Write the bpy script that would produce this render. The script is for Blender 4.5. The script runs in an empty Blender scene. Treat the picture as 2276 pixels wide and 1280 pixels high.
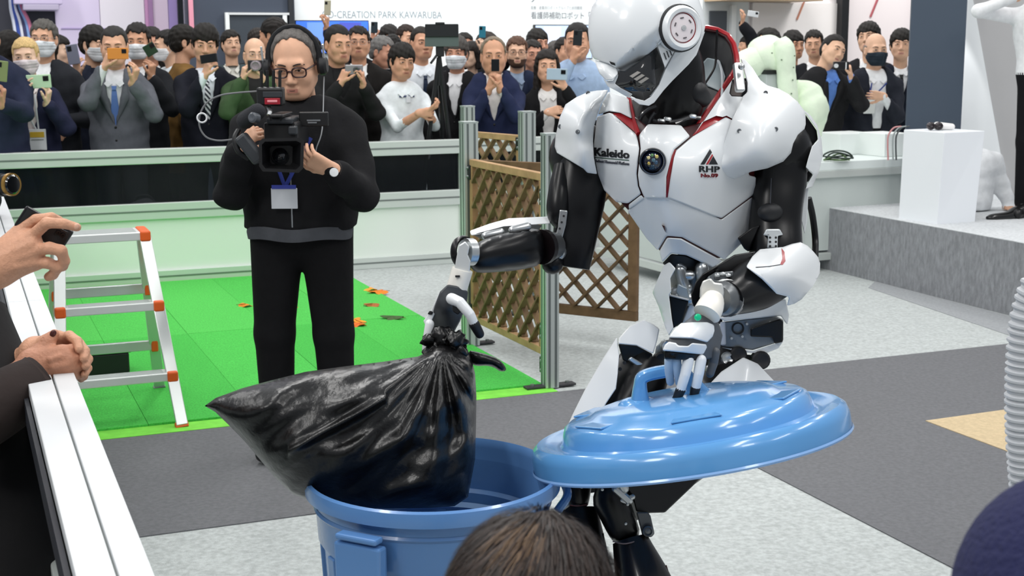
import bpy, bmesh, math, random
import numpy as np
from mathutils import Vector, Matrix
from mathutils.bvhtree import BVHTree
from mathutils.geometry import delaunay_2d_cdt

scene = bpy.context.scene
COL = scene.collection
random.seed(7); RNG = np.random.default_rng(7)

# ------------------------------------------------------------------ camera
IW, IH, FPX = 2276.0, 1280.0, 3050.0
CAMZ, PITCH, ROLL = 1.55, math.radians(9.95), 0.0045
_cp, _sp = math.cos(PITCH), math.sin(PITCH)
FWD = np.array([0, _cp, -_sp]); _r = np.array([1.0, 0, 0]); _u = np.array([0, _sp, _cp])
CR = math.cos(ROLL) * _r - math.sin(ROLL) * _u
CU = math.sin(ROLL) * _r + math.cos(ROLL) * _u
CAM = np.array([0, 0, CAMZ])
cam_data = bpy.data.cameras.new('camera'); cam = bpy.data.objects.new('camera', cam_data); COL.objects.link(cam)
cam.matrix_world = Matrix(((CR[0], CU[0], -FWD[0], CAM[0]), (CR[1], CU[1], -FWD[1], CAM[1]), (CR[2], CU[2], -FWD[2], CAM[2]), (0, 0, 0, 1)))
cam_data.sensor_width = 36.0; cam_data.lens = 36.0 * FPX / IW; cam_data.clip_start = 0.05; cam_data.clip_end = 200
cam_data.dof.use_dof = True; cam_data.dof.focus_distance = 3.4; cam_data.dof.aperture_fstop = 11.5
scene.camera = cam

# ------------------------------------------------------------------ light
scene.view_settings.view_transform = 'Standard'; scene.view_settings.look = 'None'
scene.view_settings.gamma = 1.0; scene.view_settings.use_curve_mapping = False
scene.view_settings.exposure = 0.0
world = bpy.data.worlds.new('hall_world'); scene.world = world; world.use_nodes = True
_bg = world.node_tree.nodes['Background']; _bg.inputs[0].default_value = (0.86, 0.92, 1.0, 1); _bg.inputs[1].default_value = 0.40
def area_light(x, y, z, sx, sy, power, col=(1, 0.985, 0.96), tgt=None):
    l = bpy.data.lights.new('hall_or_fill_lamp', 'AREA'); l.shape = 'RECTANGLE'; l.size = sx; l.size_y = sy; l.energy = power; l.color = col
    o = bpy.data.objects.new('hall_or_fill_lamp', l); COL.objects.link(o); o.location = (x, y, z)
    if tgt is not None:
        o.rotation_euler = (Vector(tgt) - Vector((x, y, z))).to_track_quat('-Z', 'Y').to_euler()
    return o
for _x in (-5.4, -1.8, 1.8, 5.4):
    for _y in (0.6, 4.2, 7.8, 11.4):
        area_light(_x, _y, 5.6, 0.35, 2.2, 66)
area_light(-3.2, -1.0, 4.6, 1.2, 1.2, 85, tgt=(0.6, 3.4, 1.2))
area_light(2.6, -0.5, 4.8, 0.8, 0.8, 34, tgt=(0.6, 3.4, 1.0))
for _x in (-2.6, 1.0, 4.6):  # added lamps out of view that brighten the booth walls
    area_light(_x, 12.6, 4.6, 1.6, 0.4, 95, tgt=(_x, 15.4, 2.2))

# ------------------------------------------------------------------ projection helpers (pixel of the 2276x1280 frame -> place)
def ray(px, py):
    px = np.asarray(px, float)[..., None]; py = np.asarray(py, float)[..., None]
    return FWD + (px - IW / 2) / FPX * CR - (py - IH / 2) / FPX * CU
def P(px, py, D):
    d = ray(px, py); D = np.asarray(D, float)[..., None] if np.ndim(D) else D
    return CAM + d * (D / d[..., 1:2])
def G(px, py, z=0.0):
    d = ray(px, py); return CAM + d * ((z - CAMZ) / d[..., 2:3])
def MPP(D, py=600):                                    # metres per pixel at depth D
    return D / ray(0, py)[1] / FPX
TH = math.radians(22.1)                                # the hall's own axes seen from this camera
AX = np.array([-math.sin(TH), math.cos(TH), 0]); BX = np.array([math.cos(TH), math.sin(TH), 0]); ZX = np.array([0, 0, 1.0])

# ------------------------------------------------------------------ materials
def lin(c):
    if isinstance(c, str):
        c = [int(c[i:i + 2], 16) / 255 for i in (0, 2, 4)]
    return tuple((v / 12.92 if v <= .04045 else ((v + .055) / 1.055) ** 2.4) for v in c[:3]) + (1,)
_M = {}
def mat(c, rough=.6, metal=0, spec=.5, emit=0, coat=0, noise=0, nscale=60, bump=0, bscale=200, alpha=1, trans=0, ior=1.45, sheen=0, stretch=None):
    key = (c if isinstance(c, str) else tuple(c), rough, metal, spec, emit, coat, noise, nscale, bump, bscale, alpha, trans, sheen, stretch)
    if key in _M: return _M[key]
    m = bpy.data.materials.new('m_%s' % (c if isinstance(c, str) else 'c')); m.use_nodes = True
    nt = m.node_tree; b = nt.nodes['Principled BSDF']; L = lin(c)
    b.inputs['Base Color'].default_value = L; b.inputs['Roughness'].default_value = rough; b.inputs['Metallic'].default_value = metal
    b.inputs['Specular IOR Level'].default_value = spec; b.inputs['IOR'].default_value = ior
    b.inputs['Coat Weight'].default_value = coat; b.inputs['Coat Roughness'].default_value = .06
    b.inputs['Alpha'].default_value = alpha; b.inputs['Transmission Weight'].default_value = trans; b.inputs['Sheen Weight'].default_value = sheen
    if emit: b.inputs['Emission Color'].default_value = L; b.inputs['Emission Strength'].default_value = emit
    if noise or bump:
        tc = nt.nodes.new('ShaderNodeTexCoord'); src = tc.outputs['Object']
        if stretch:
            mp = nt.nodes.new('ShaderNodeMapping'); mp.inputs['Scale'].default_value = stretch; nt.links.new(src, mp.inputs[0]); src = mp.outputs[0]
    if noise:
        n = nt.nodes.new('ShaderNodeTexNoise'); n.inputs['Scale'].default_value = nscale; n.inputs['Detail'].default_value = 5
        r = nt.nodes.new('ShaderNodeValToRGB'); nt.links.new(src, n.inputs['Vector']); nt.links.new(n.outputs[0], r.inputs[0])
        r.color_ramp.elements[0].position = .3; r.color_ramp.elements[1].position = .7
        r.color_ramp.elements[0].color = tuple(v * (1 - noise) for v in L[:3]) + (1,)
        r.color_ramp.elements[1].color = tuple(min(1, v * (1 + noise)) for v in L[:3]) + (1,)
        nt.links.new(r.outputs[0], b.inputs['Base Color'])
    if bump:
        n = nt.nodes.new('ShaderNodeTexNoise'); n.inputs['Scale'].default_value = bscale; n.inputs['Detail'].default_value = 4
        nt.links.new(src, n.inputs['Vector'])
        bp = nt.nodes.new('ShaderNodeBump'); bp.inputs['Strength'].default_value = bump; bp.inputs['Distance'].default_value = .01
        nt.links.new(n.outputs[0], bp.inputs['Height']); nt.links.new(bp.outputs[0], b.inputs['Normal'])
    _M[key] = m; return m

# ------------------------------------------------------------------ objects
ORIG = {}
def tag(o, label=None, cat=None, group=None, kind=None):
    if label: o['label'] = label
    if cat: o['category'] = cat
    if group: o['group'] = group
    if kind: o['kind'] = kind
    return o
def thing(name, loc, label, cat, group=None):
    o = bpy.data.objects.new(name, None); o.empty_display_size = .1; COL.objects.link(o)
    o.location = [float(v) for v in loc]; ORIG[o.name] = np.array(loc, float)
    return tag(o, label, cat, group)
def obj(name, V, F, m, parent=None, fm=None, smooth=35, label=None, cat=None, group=None, kind=None, bevel=0, seg=2):
    V = np.asarray(V, float); 
    if parent is not None and False: pass
    o0 = np.array([(V[:, 0].min() + V[:, 0].max()) / 2, (V[:, 1].min() + V[:, 1].max()) / 2, V[:, 2].min()])
    me = bpy.data.meshes.new(name)
    me.from_pydata((V - o0).tolist(), [], F if isinstance(F, list) else np.asarray(F).tolist())
    for mm in (m if isinstance(m, (list, tuple)) else [m]): me.materials.append(mm)
    if fm is not None: me.polygons.foreach_set('material_index', np.asarray(fm, np.int32))
    if smooth:
        me.polygons.foreach_set('use_smooth', np.ones(len(me.polygons), bool))
        if smooth < 180: me.set_sharp_from_angle(angle=math.radians(smooth))
    me.update()
    o = bpy.data.objects.new(name, me); COL.objects.link(o)
    po = ORIG[parent.name] if parent is not None else np.zeros(3)
    if parent is not None: o.parent = parent
    o.location = (o0 - po).tolist(); ORIG[o.name] = o0
    if bevel:
        b = o.modifiers.new('bevel', 'BEVEL'); b.width = bevel; b.segments = seg; b.limit_method = 'ANGLE'; b.angle_limit = math.radians(40)
    return tag(o, label, cat, group, kind)
class MB:
    """collects pieces of ONE part"""
    def __init__(s): s.V = []; s.F = []; s.M = []; s.n = 0
    def add(s, VF, mi=0):
        V, F = VF; V = np.asarray(V, float)
        s.V.append(V); F = F.tolist() if isinstance(F, np.ndarray) else F
        s.F += [[i + s.n for i in f] for f in F]; s.M += [mi] * len(F); s.n += len(V); return s
    def obj(s, name, m, parent=None, **k):
        return obj(name, np.concatenate(s.V), s.F, m, parent, fm=s.M if isinstance(m, (list, tuple)) else None, **k)
def nrm(v): v = np.asarray(v, float); return v / (np.linalg.norm(v) + 1e-12)
def box(c, ax, ay, az, sx, sy, sz):                     # centre, axes, full sizes
    c = np.asarray(c, float); V = []
    for k in (-.5, .5):
        for j in (-.5, .5):
            for i in (-.5, .5): V.append(c + np.asarray(ax) * i * sx + np.asarray(ay) * j * sy + np.asarray(az) * k * sz)
    return np.array(V), [[0, 2, 3, 1], [4, 5, 7, 6], [0, 1, 5, 4], [2, 6, 7, 3], [0, 4, 6, 2], [1, 3, 7, 5]]
X, Y, Z = np.eye(3)
def wbox(x0, x1, y0, y1, z0, z1): return box(((x0 + x1) / 2, (y0 + y1) / 2, (z0 + z1) / 2), X, Y, Z, x1 - x0, y1 - y0, z1 - z0)
def bar(a, b, w, h, up=Z):                              # square bar from a to b
    a = np.asarray(a, float); b = np.asarray(b, float); t = nrm(b - a); s = np.cross(t, up)
    s = nrm(s) if np.linalg.norm(s) > 1e-4 else X; u = np.cross(s, t)
    return box((a + b) / 2, t, s, u, np.linalg.norm(b - a), w, h)
def prism(poly, n, t):                                  # flat polygon (3D points) extruded by n*t
    poly = np.asarray(poly, float); k = len(poly); V = np.concatenate([poly, poly + np.asarray(n) * t])
    F = [list(range(k))[::-1], list(range(k, 2 * k))] + [[i, (i + 1) % k, k + (i + 1) % k, k + i] for i in range(k)]
    return V, F
def spline(pts, n=6):
    p = np.asarray(pts, float); p = np.concatenate([[2 * p[0] - p[1]], p, [2 * p[-1] - p[-2]]]); out = []
    for i in range(1, len(p) - 2):
        for k in range(n):
            t = k / n; out.append(.5 * (2 * p[i] + (p[i + 1] - p[i - 1]) * t + (2 * p[i - 1] - 5 * p[i] + 4 * p[i + 1] - p[i + 2]) * t ** 2 + (3 * p[i] - p[i - 1] - 3 * p[i + 1] + p[i + 2]) * t ** 3))
    out.append(p[-2]); return np.array(out)
def sweep(path, ru, rv=None, up=None, n=12, e=2.0, cap=True, flatcap=True):
    """tube along a path with per-station radii (ru across, rv along the other side)"""
    path = np.asarray(path, float); m = len(path); ru = np.broadcast_to(np.asarray(ru, float), (m,)); rv = ru if rv is None else np.broadcast_to(np.asarray(rv, float), (m,))
    t = np.gradient(path, axis=0); t /= np.linalg.norm(t, axis=1)[:, None] + 1e-12
    a = np.linspace(0, 2 * math.pi, n, endpoint=False); ca, sa = np.cos(a), np.sin(a)
    ca = np.sign(ca) * np.abs(ca) ** (2 / e); sa = np.sign(sa) * np.abs(sa) ** (2 / e)
    V = []; prev = None
    for i in range(m):
        if up is not None: u = np.cross(t[i], up)
        elif prev is None: u = np.cross(t[i], Z if abs(t[i][2]) < .9 else X)
        else: u = prev - t[i] * prev.dot(t[i])
        u = nrm(u); prev = u; v = np.cross(t[i], u)
        V.append(path[i] + np.outer(ca, u) * ru[i] + np.outer(sa, v) * rv[i])
    V = np.concatenate(V); F = []
    for i in range(m - 1):
        for k in range(n): k2 = (k + 1) % n; F.append([i * n + k, i * n + k2, (i + 1) * n + k2, (i + 1) * n + k])
    if cap: F.append(list(range(n))[::-1]); F.append(list(range((m - 1) * n, m * n)))
    return V, F
def cyl(a, b, r, r2=None, n=20): return sweep([a, b], [r, r if r2 is None else r2], n=n)
def rod(pts, r, n=8, k=6): return sweep(spline(pts, k) if len(pts) > 2 else pts, r, n=n)
def capsule(a, b, ra, rb=None, n=12, rings=4):
    rb = ra if rb is None else rb; a = np.asarray(a, float); b = np.asarray(b, float); t = nrm(b - a); path = []; rr = []
    for i in range(rings + 1):
        q = math.pi / 2 * i / rings; path.append(a - t * ra * math.cos(q)); rr.append(max(ra * math.sin(q), 1e-4))
    for i in range(rings, -1, -1):
        q = math.pi / 2 * i / rings; path.append(b + t * rb * math.cos(q)); rr.append(max(rb * math.sin(q), 1e-4))
    return sweep(path, rr, n=n)
def lathe(prof, c, axis=Z, n=64, ref=None, closed=False):   # prof: (r, h) from c along axis
    axis = nrm(axis); u = nrm(np.cross(axis, X if abs(axis[0]) < .8 else Y)) if ref is None else nrm(np.asarray(ref) - axis * np.dot(ref, axis)); v = np.cross(axis, u)
    a = np.linspace(0, 2 * math.pi, n, endpoint=False); V = []; c = np.asarray(c, float)
    for r, h in prof: V.append(c + axis * h + (np.outer(np.cos(a), u) + np.outer(np.sin(a), v)) * max(r, 1e-5))
    F = []; m = len(prof)
    for i in range(m if closed else m - 1):
        j = (i + 1) % m
        for k in range(n): k2 = (k + 1) % n; F.append([i * n + k, i * n + k2, j * n + k2, j * n + k])
    return np.concatenate(V), F
def ellipsoid(c, r, R=np.eye(3), n=14, m=9):
    V = []; 
    for i in range(m + 1):
        q = math.pi * i / m
        for k in range(n): a = 2 * math.pi * k / n; V.append((r[0] * math.sin(q) * math.cos(a), r[1] * math.sin(q) * math.sin(a), r[2] * math.cos(q)))
    F = [[i * n + k, (i + 1) * n + k, (i + 1) * n + (k + 1) % n, i * n + (k + 1) % n] for i in range(m) for k in range(n)]
    return np.array(V) @ np.asarray(R).T + np.asarray(c), F

# ------------------------------------------------------------------ shaped panels
def smooth_poly(pts, it=2):
    pts = [tuple(p) + ((0,) if len(p) == 2 else ()) for p in pts]
    for _ in range(it):
        out = []; n = len(pts)
        for i in range(n):
            p, q = pts[i], pts[(i + 1) % n]
            a = p if p[2] else (p[0] * .75 + q[0] * .25, p[1] * .75 + q[1] * .25, 0)
            b = q if q[2] else (p[0] * .25 + q[0] * .75, p[1] * .25 + q[1] * .75, 0)
            if p[2]: out.append(p)
            else: out.append(a)
            if not q[2]: out.append(b)
        pts = out
    return np.array([(p[0], p[1]) for p in pts])
def densify(pts, step):
    out = []; n = len(pts)
    for i in range(n):
        a, b = pts[i], pts[(i + 1) % n]; L = np.linalg.norm(b - a); k = max(1, int(round(L / step)))
        for j in range(k): out.append(a + (b - a) * j / k)
    return np.array(out)
def inside(P2, poly):
    x, y = P2[:, 0], P2[:, 1]; c = np.zeros(len(P2), bool); n = len(poly)
    for i in range(n):
        x1, y1 = poly[i]; x2, y2 = poly[i - 1]
        c ^= ((y1 > y) != (y2 > y)) & (x < (x2 - x1) * (y - y1) / (y2 - y1 + 1e-12) + x1)
    return c
def bdist(P2, poly):
    d = np.full(len(P2), 1e9); n = len(poly)
    for i in range(n):
        a = poly[i]; b = poly[(i + 1) % n]; ab = b - a; t = np.clip(((P2 - a) @ ab) / (ab @ ab + 1e-12), 0, 1)
        d = np.minimum(d, np.linalg.norm(P2 - a - t[:, None] * ab, axis=1))
    return d
def rbf(ctrl):
    c = np.array(ctrl, float); A = c[:, :2] / 100.0; n = len(c)
    def U(r2): return np.where(r2 > 1e-9, r2 * np.log(r2 + 1e-12), 0) * .5
    K = U(((A[:, None] - A[None]) ** 2).sum(-1)) + np.eye(n) * 1e-4; Q = np.hstack([np.ones((n, 1)), A])
    S = np.block([[K, Q], [Q.T, np.zeros((3, 3))]]); w = np.linalg.lstsq(S, np.concatenate([c[:, 2], np.zeros(3)]), rcond=None)[0]
    def f(x, y):
        p = np.stack([np.asarray(x, float), np.asarray(y, float)], -1) / 100.0
        return U(((p[..., None, :] - A) ** 2).sum(-1)) @ w[:n] + w[n] + p @ w[n + 1:]
    return f
def puff_field(poly, cell=4.0, iters=400):
    lo = poly.min(0) - 2 * cell; hi = poly.max(0) + 2 * cell; nx, ny = (np.ceil((hi - lo) / cell)).astype(int) + 1
    gx, gy = np.meshgrid(lo[0] + np.arange(nx) * cell, lo[1] + np.arange(ny) * cell, indexing='ij')
    m = inside(np.stack([gx.ravel(), gy.ravel()], -1), poly).reshape(nx, ny); h = np.zeros((nx, ny))
    for _ in range(iters):
        a = np.zeros_like(h); a[1:-1, 1:-1] = (h[2:, 1:-1] + h[:-2, 1:-1] + h[1:-1, 2:] + h[1:-1, :-2] + cell * cell) * .25; h = np.where(m, a, 0)
    h = np.sqrt(h / max(h.max(), 1e-9))
    def f(x, y):
        fx = np.clip((x - lo[0]) / cell, 0, nx - 1.001); fy = np.clip((y - lo[1]) / cell, 0, ny - 1.001); i = fx.astype(int); j = fy.astype(int); u = fx - i; v = fy - j
        return h[i, j] * (1 - u) * (1 - v) + h[i + 1, j] * u * (1 - v) + h[i, j + 1] * (1 - u) * v + h[i + 1, j + 1] * u * v
    return f
def tri_poly(poly, step):
    lo, hi = poly.min(0), poly.max(0); xs = np.arange(lo[0], hi[0] + step, step); ys = np.arange(lo[1], hi[1] + step, step * .87)
    g = np.array([(x + (step / 2 if j % 2 else 0), y) for j, y in enumerate(ys) for x in xs])
    g = g[inside(g, poly)]
    if len(g): g = g[bdist(g, poly) > step * .55]
    n = len(poly); pts = np.concatenate([poly, g]) if len(g) else poly
    r = delaunay_2d_cdt([Vector(p) for p in pts], [], [list(range(n))], 1, 1e-5)
    return np.array([tuple(v) for v in r[0]]), [list(f) for f in r[2]]
def relief(name, outline, D, m, parent=None, thick=.012, ctrl=0.0, puff=0, ff=1.0, fb=1.0, step=8, sm=0, disp=None, bevel=.003, build=True, cell=4.0, holes=None, **k):
    """a solid panel or padded body: its outline as seen from the front, a depth for every point (ctrl), a thickness or a swelling"""
    poly = densify(smooth_poly(outline, sm) if sm else np.array([p[:2] for p in outline], float), step)
    V2, T = tri_poly(poly, step); n = len(V2)
    cf = ctrl if callable(ctrl) else (rbf(ctrl) if isinstance(ctrl, list) else None)
    z0 = cf(V2[:, 0], V2[:, 1]) if cf else np.full(n, float(ctrl))
    on = bdist(V2, poly) < .05
    ed = {}
    for f in T:
        for a, b in ((f[0], f[1]), (f[1], f[2]), (f[2], f[0])): ed[(a, b)] = 1
    bed = [(a, b) for (a, b) in ed if (b, a) not in ed]
    if puff:
        h = puff_field(poly, cell)(V2[:, 0], V2[:, 1]) * puff; h[on] = 0
        dd = disp(V2[:, 0], V2[:, 1]) * np.minimum(1, h / (.25 * puff)) if disp else 0
        Fz = z0 - h * ff + dd; Bz = z0 + h * fb
        vf = P(V2[:, 0], V2[:, 1], D + Fz); vb = P(V2[:, 0], V2[:, 1], D + Bz)
        mp = {i: (i if on[i] else n + j) for j, i in enumerate(range(n))}
        V = np.concatenate([vf, vb]); F = [f for f in T] + [[mp[i] for i in f[::-1]] for f in T]
        used = sorted({i for f in F for i in f}); rm = {u: i for i, u in enumerate(used)}; V = V[used]; F = [[rm[i] for i in f] for f in F]; bevel = 0
    else:
        if disp: z0 = z0 + disp(V2[:, 0], V2[:, 1])
        vf = P(V2[:, 0], V2[:, 1], D + z0); vb = P(V2[:, 0], V2[:, 1], D + z0 + thick)
        V = np.concatenate([vf, vb]); F = [f for f in T] + [[i + n for i in f[::-1]] for f in T] + [[b, a, a + n, b + n] for a, b in bed]
    # outward facing
    c = V.mean(0); f = F[0]; nn = np.cross(V[f[1]] - V[f[0]], V[f[2]] - V[f[0]])
    if nn.dot(CAM - V[f[0]]) < 0: F = [q[::-1] for q in F]
    if not build: return V, F
    k.setdefault('smooth', 60 if puff else 32)
    return obj(name, V, F, m, parent, bevel=bevel, **k)
def strip(pts, w, D, ctrl, lift=.003, h=.004):
    """thin raised bead following a surface given by depth field ctrl"""
    p = densify_open(np.array(pts, float), 8); z = ctrl(p[:, 0], p[:, 1]); return sweep(P(p[:, 0], p[:, 1], D + z - lift), w, h, up=-FWD, n=6)
def densify_open(p, step):
    out = []
    for a, b in zip(p[:-1], p[1:]):
        k = max(1, int(np.linalg.norm(b - a) / step)); out += [a + (b - a) * j / k for j in range(k)]
    out.append(p[-1]); return np.array(out)
_dgt = None
def text_mesh(s, ext=0.0, bold=0.0):
    cu = bpy.data.curves.new('lettering', 'FONT'); cu.body = s; cu.size = 1; cu.resolution_u = 3; cu.align_x = 'LEFT'; cu.fill_mode = 'BOTH'; cu.extrude = ext; cu.offset = bold
    o = bpy.data.objects.new('lettering_tmp', cu); COL.objects.link(o); dg = bpy.context.evaluated_depsgraph_get(); me = bpy.data.meshes.new_from_object(o.evaluated_get(dg))
    V = np.array([v.co[:] for v in me.vertices]) if len(me.vertices) else np.zeros((1, 3)); F = [list(p.vertices) for p in me.polygons]
    bpy.data.objects.remove(o); bpy.data.curves.remove(cu); bpy.data.meshes.remove(me); return V, F
def text_on(name, s, fn, m, parent, x0, x1, y0, y1, flipdepth=.0008, bold=0, label=None):
    """letters fitted to the box x0..x1, y0..y1 (in the surface's own u, v) and laid on a surface fn(u, v) -> (point, normal)"""
    V, F = text_mesh(s, .5, bold); u = V[:, 0]; v = V[:, 1]; dz = V[:, 2]
    u = (u - u.min()) / max(np.ptp(u), 1e-6); v = (v - v.min()) / max(np.ptp(v), 1e-6)
    p, n = fn(x0 + u * (x1 - x0), y0 + v * (y1 - y0)); W = p + n * (dz[:, None] * 2 * flipdepth + .0006)
    return obj(name, W, F, m, parent, smooth=0, label=label)
def rot(yaw=0, pitch=0, roll=0):                            # yaw>0 turns the face to the right of the picture, pitch>0 looks down, roll>0 leans to the right of the picture
    y, p, r = math.radians(yaw), math.radians(pitch), math.radians(roll)
    Rz = np.array([[math.cos(y), -math.sin(y), 0], [math.sin(y), math.cos(y), 0], [0, 0, 1]])
    Rx = np.array([[1, 0, 0], [0, math.cos(p), -math.sin(p)], [0, math.sin(p), math.cos(p)]])
    Ry = np.array([[math.cos(r), 0, math.sin(r)], [0, 1, 0], [-math.sin(r), 0, math.cos(r)]])
    return Rz @ Ry @ Rx
# ================================================================== setting
def carpet_mat(c, noise=.12, nscale=70, bump=.5):
    return mat(c, .95, spec=.15, noise=noise, nscale=nscale, bump=bump, bscale=240)
def ground(name, pts, z0, z1, m, parent=None, kind='structure', **k):
    V = np.array([G(x, y, z1) for x, y in pts]); V2 = V.copy(); V2[:, 2] = z0; n = len(V)
    a = V[1] - V[0]; b = V[2] - V[0]
    if np.cross(a, b)[2] < 0: V = V[::-1]; V2 = V2[::-1]
    F = [list(range(n)), list(range(n, 2 * n))[::-1]] + [[i, n + i, n + (i + 1) % n, (i + 1) % n] for i in range(n)]
    return obj(name, np.concatenate([V, V2]), F, m, parent, smooth=0, kind=kind, **k)
def flat(p): return np.array([p[0], p[1], 0.0])
O1 = G(1640, 1018)                                       # a carpet corner everything on the ground is measured from
def AB(a, b, z=0.0): return np.array([O1[0], O1[1], 0]) + AX * a + BX * b + ZX * z
def ab_of(p): d = np.asarray(p) - O1; return float(d @ AX), float(d @ BX)
fl = obj('floor', *wbox(-14, 14, -2, 22, -.12, 0), mat('b9bebd', .95, spec=.15, noise=.17, nscale=55, bump=.5, bscale=240), smooth=0, kind='structure')
def floor_patch(name, abs_, m, z=.004):
    V = np.array([AB(a, b, z) for a, b in abs_]); V2 = V.copy(); V2[:, 2] = .0003; n = len(V)
    if np.cross(V[1] - V[0], V[2] - V[0])[2] < 0: V = V[::-1]; V2 = V2[::-1]
    F = [list(range(n)), list(range(n, 2 * n))[::-1]] + [[i, n + i, n + (i + 1) % n, (i + 1) % n] for i in range(n)]
    return obj(name, np.concatenate([V, V2]), F, m, fl, smooth=0)
aT = ab_of(G(1240, 872))[0]                              # far edge of the dark carpet / near edge of the turf
aR, bR = ab_of(G(2240, 745))
dark = carpet_mat('727376', .12, 60)
floor_patch('dark_carpet', [(0, -6), (aT, -6), (aT, 5), (-3, 5), (-3, 0), (0, 0)], dark)
t0 = ab_of(G(2057, 938)); 
ta = G(2057, 938); tb = G(2330, 900); tc_ = G(2330, 1040)
floor_patch('tan_carpet', [ab_of(ta), ab_of(tb), ab_of(tc_)], carpet_mat('ccb896', .1, 60), z=.007)
# turf
aB = ab_of(G(500, 618))[0]; bL = ab_of(G(240, 995))[1]; bRt = ab_of(G(1240, 872))[1]
bRf = ab_of(G(1005, 590))[1]
turf = thing('artificial_turf', AB((aT + aB) / 2, (bL + bRt) / 2), 'bright green artificial turf laid on the floor inside the low barriers', 'turf')
EDGE = mat('7ed84f', .8, spec=.2, noise=.1, nscale=20)
gm = [mat(c, .9, spec=.2, noise=.22, nscale=130, bump=.7, bscale=420) for c in ('58cf5a', '60d560', '53c956', '5cd25d')]
def tp(name, q, m, z): 
    V = np.array([AB(a, b, z) for a, b in q]); V2 = V.copy(); V2[:, 2] = .0003; n = 4
    if np.cross(V[1] - V[0], V[2] - V[0])[2] < 0: V = V[::-1]; V2 = V2[::-1]
    return obj(name, np.concatenate([V, V2]), [[0, 1, 2, 3], [7, 6, 5, 4]] + [[i, 4 + i, 4 + (i + 1) % 4, (i + 1) % 4] for i in range(4)], m, turf, smooth=0)
ew = .13
HR = .90; bl = ab_of(flat(G(345, 1280, HR)))[1]
tp('edge_tape', [(aT, bl + .03), (aT + ew, bl + .03), (aT + ew, bRt), (aT, bRt)], EDGE, .006)
tp('edge_tape', [(aB - .02, bl + .03), (aB - .02 - ew * 1.2, bl + .03), (aB - .02 - ew * 1.2, bRt - .05), (aB - .02, bRt - .05)], EDGE, .006)
nb = 5; bb = np.linspace(bl + .03, bRt - .02, nb + 1)
for i in range(nb):
    for j in range(2):
        am = (aT + ew) + (aB - ew - .06 - aT) * j / 2; an = (aT + ew) + (aB - ew - .06 - aT) * (j + 1) / 2
        tp('turf_strip', [(am + .001, bb[i] + .001), (an - .001, bb[i] + .001), (an - .001, bb[i + 1] - .001), (am + .001, bb[i + 1] - .001)], gm[(i * 2 + j) % 4], .014 + .0008 * ((i + j) % 2))
# fallen leaves on the turf
lf_spots = [(838, 649, 'e8801e', 0), (826, 644, 'f0a030', 1), (828, 678, 'a8602a', 2), (788, 714, 'f0901a', 0), (797, 722, 'e06a18', 1), (766, 708, 'd88a20', 2), (648, 681, 'c8501e', 1),
            (873, 706, '3f5a2a', 0), (762, 678, 'd8701e', 0), (547, 679, 'e88a20', 2), (640, 714, 'c86a20', 1), (757, 637, 'e0781e', 1)]
lf_lab = ['orange leaf alone near the far edge of the turf, right of the camera operator', 'pale orange leaf touching the far orange leaf', 'brown leaf below the far pair of leaves',
          'large bright orange leaf in the heap on the turf', 'red-orange leaf lowest in the heap on the turf', 'ochre leaf at the left end of the heap', 'red leaf seen between the camera operator\'s legs',
          'dark green leaf lying to the right of the orange heap', 'orange leaf above the heap beside the operator\'s hip', 'orange leaf on the turf left of the camera operator', 'brown-orange leaf low between the operator\'s legs', 'orange leaf beside the operator\'s right pocket']
for i, (x, y, c, kd) in enumerate(lf_spots):
    c0 = G(x, y, .02); s = .055 + .02 * (kd == 0); a0 = i * 1.7; pts = []
    lob = 5 if kd < 2 else 3
    for k in range(lob * 4):
        q = 2 * math.pi * k / (lob * 4); r = s * (.45 + .55 * abs(math.cos(q * lob / 2)) ** 1.2); pts.append((r * math.cos(q + a0), r * math.sin(q + a0) * .8, .012 * math.sin(q * 2 + i)))
    pts = np.array(pts) + c0; n = len(pts); V = np.concatenate([pts, [c0 + Z * .012], pts - Z * .002, [c0 + Z * .010]])
    F = [[j, (j + 1) % n, n] for j in range(n)] + [[n + 1 + (j + 1) % n, n + 1 + j, 2 * n + 1] for j in range(n)] + [[j, n + 1 + j, n + 1 + (j + 1) % n, (j + 1) % n] for j in range(n)]
    t = obj('fallen_leaf', V, F, mat(c, .7, noise=.2, nscale=60), smooth=30, label=lf_lab[i], cat='leaf', group='autumn leaves on the turf')
    obj('stalk', *rod([c0 + Z * .011, c0 + np.array([math.cos(a0 + .3), math.sin(a0 + .3), 0]) * s * 1.1 + Z * .004], .0018, n=5), mat('6a3a18', .7), t)

# ---- low barriers of aluminium frame, smoked panes and white panels
ALU = mat('d4dad6', .38, metal=.35, spec=.5); ALUD = mat('8b918f', .4, metal=.7); WHITE_RAIL = mat('dde0e2', .35, spec=.5)
GLS = bpy.data.materials.new('m_smoked_pane'); GLS.use_nodes = True
_n = GLS.node_tree; _b = _n.nodes['Principled BSDF']; _tr = _n.nodes.new('ShaderNodeBsdfTransparent'); _mx = _n.nodes.new('ShaderNodeMixShader')
_b.inputs['Base Color'].default_value = lin('22262a'); _b.inputs['Roughness'].default_value = .08; _tr.inputs[0].default_value = (.5, .52, .54, 1)
_mx.inputs[0].default_value = .30; _n.links.new(_tr.outputs[0], _mx.inputs[1]); _n.links.new(_b.outputs[0], _mx.inputs[2]); _n.links.new(_mx.outputs[0], _n.nodes['Material Output'].inputs[0])
PANEL = mat('e6ece6', .28, spec=.5)
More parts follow.
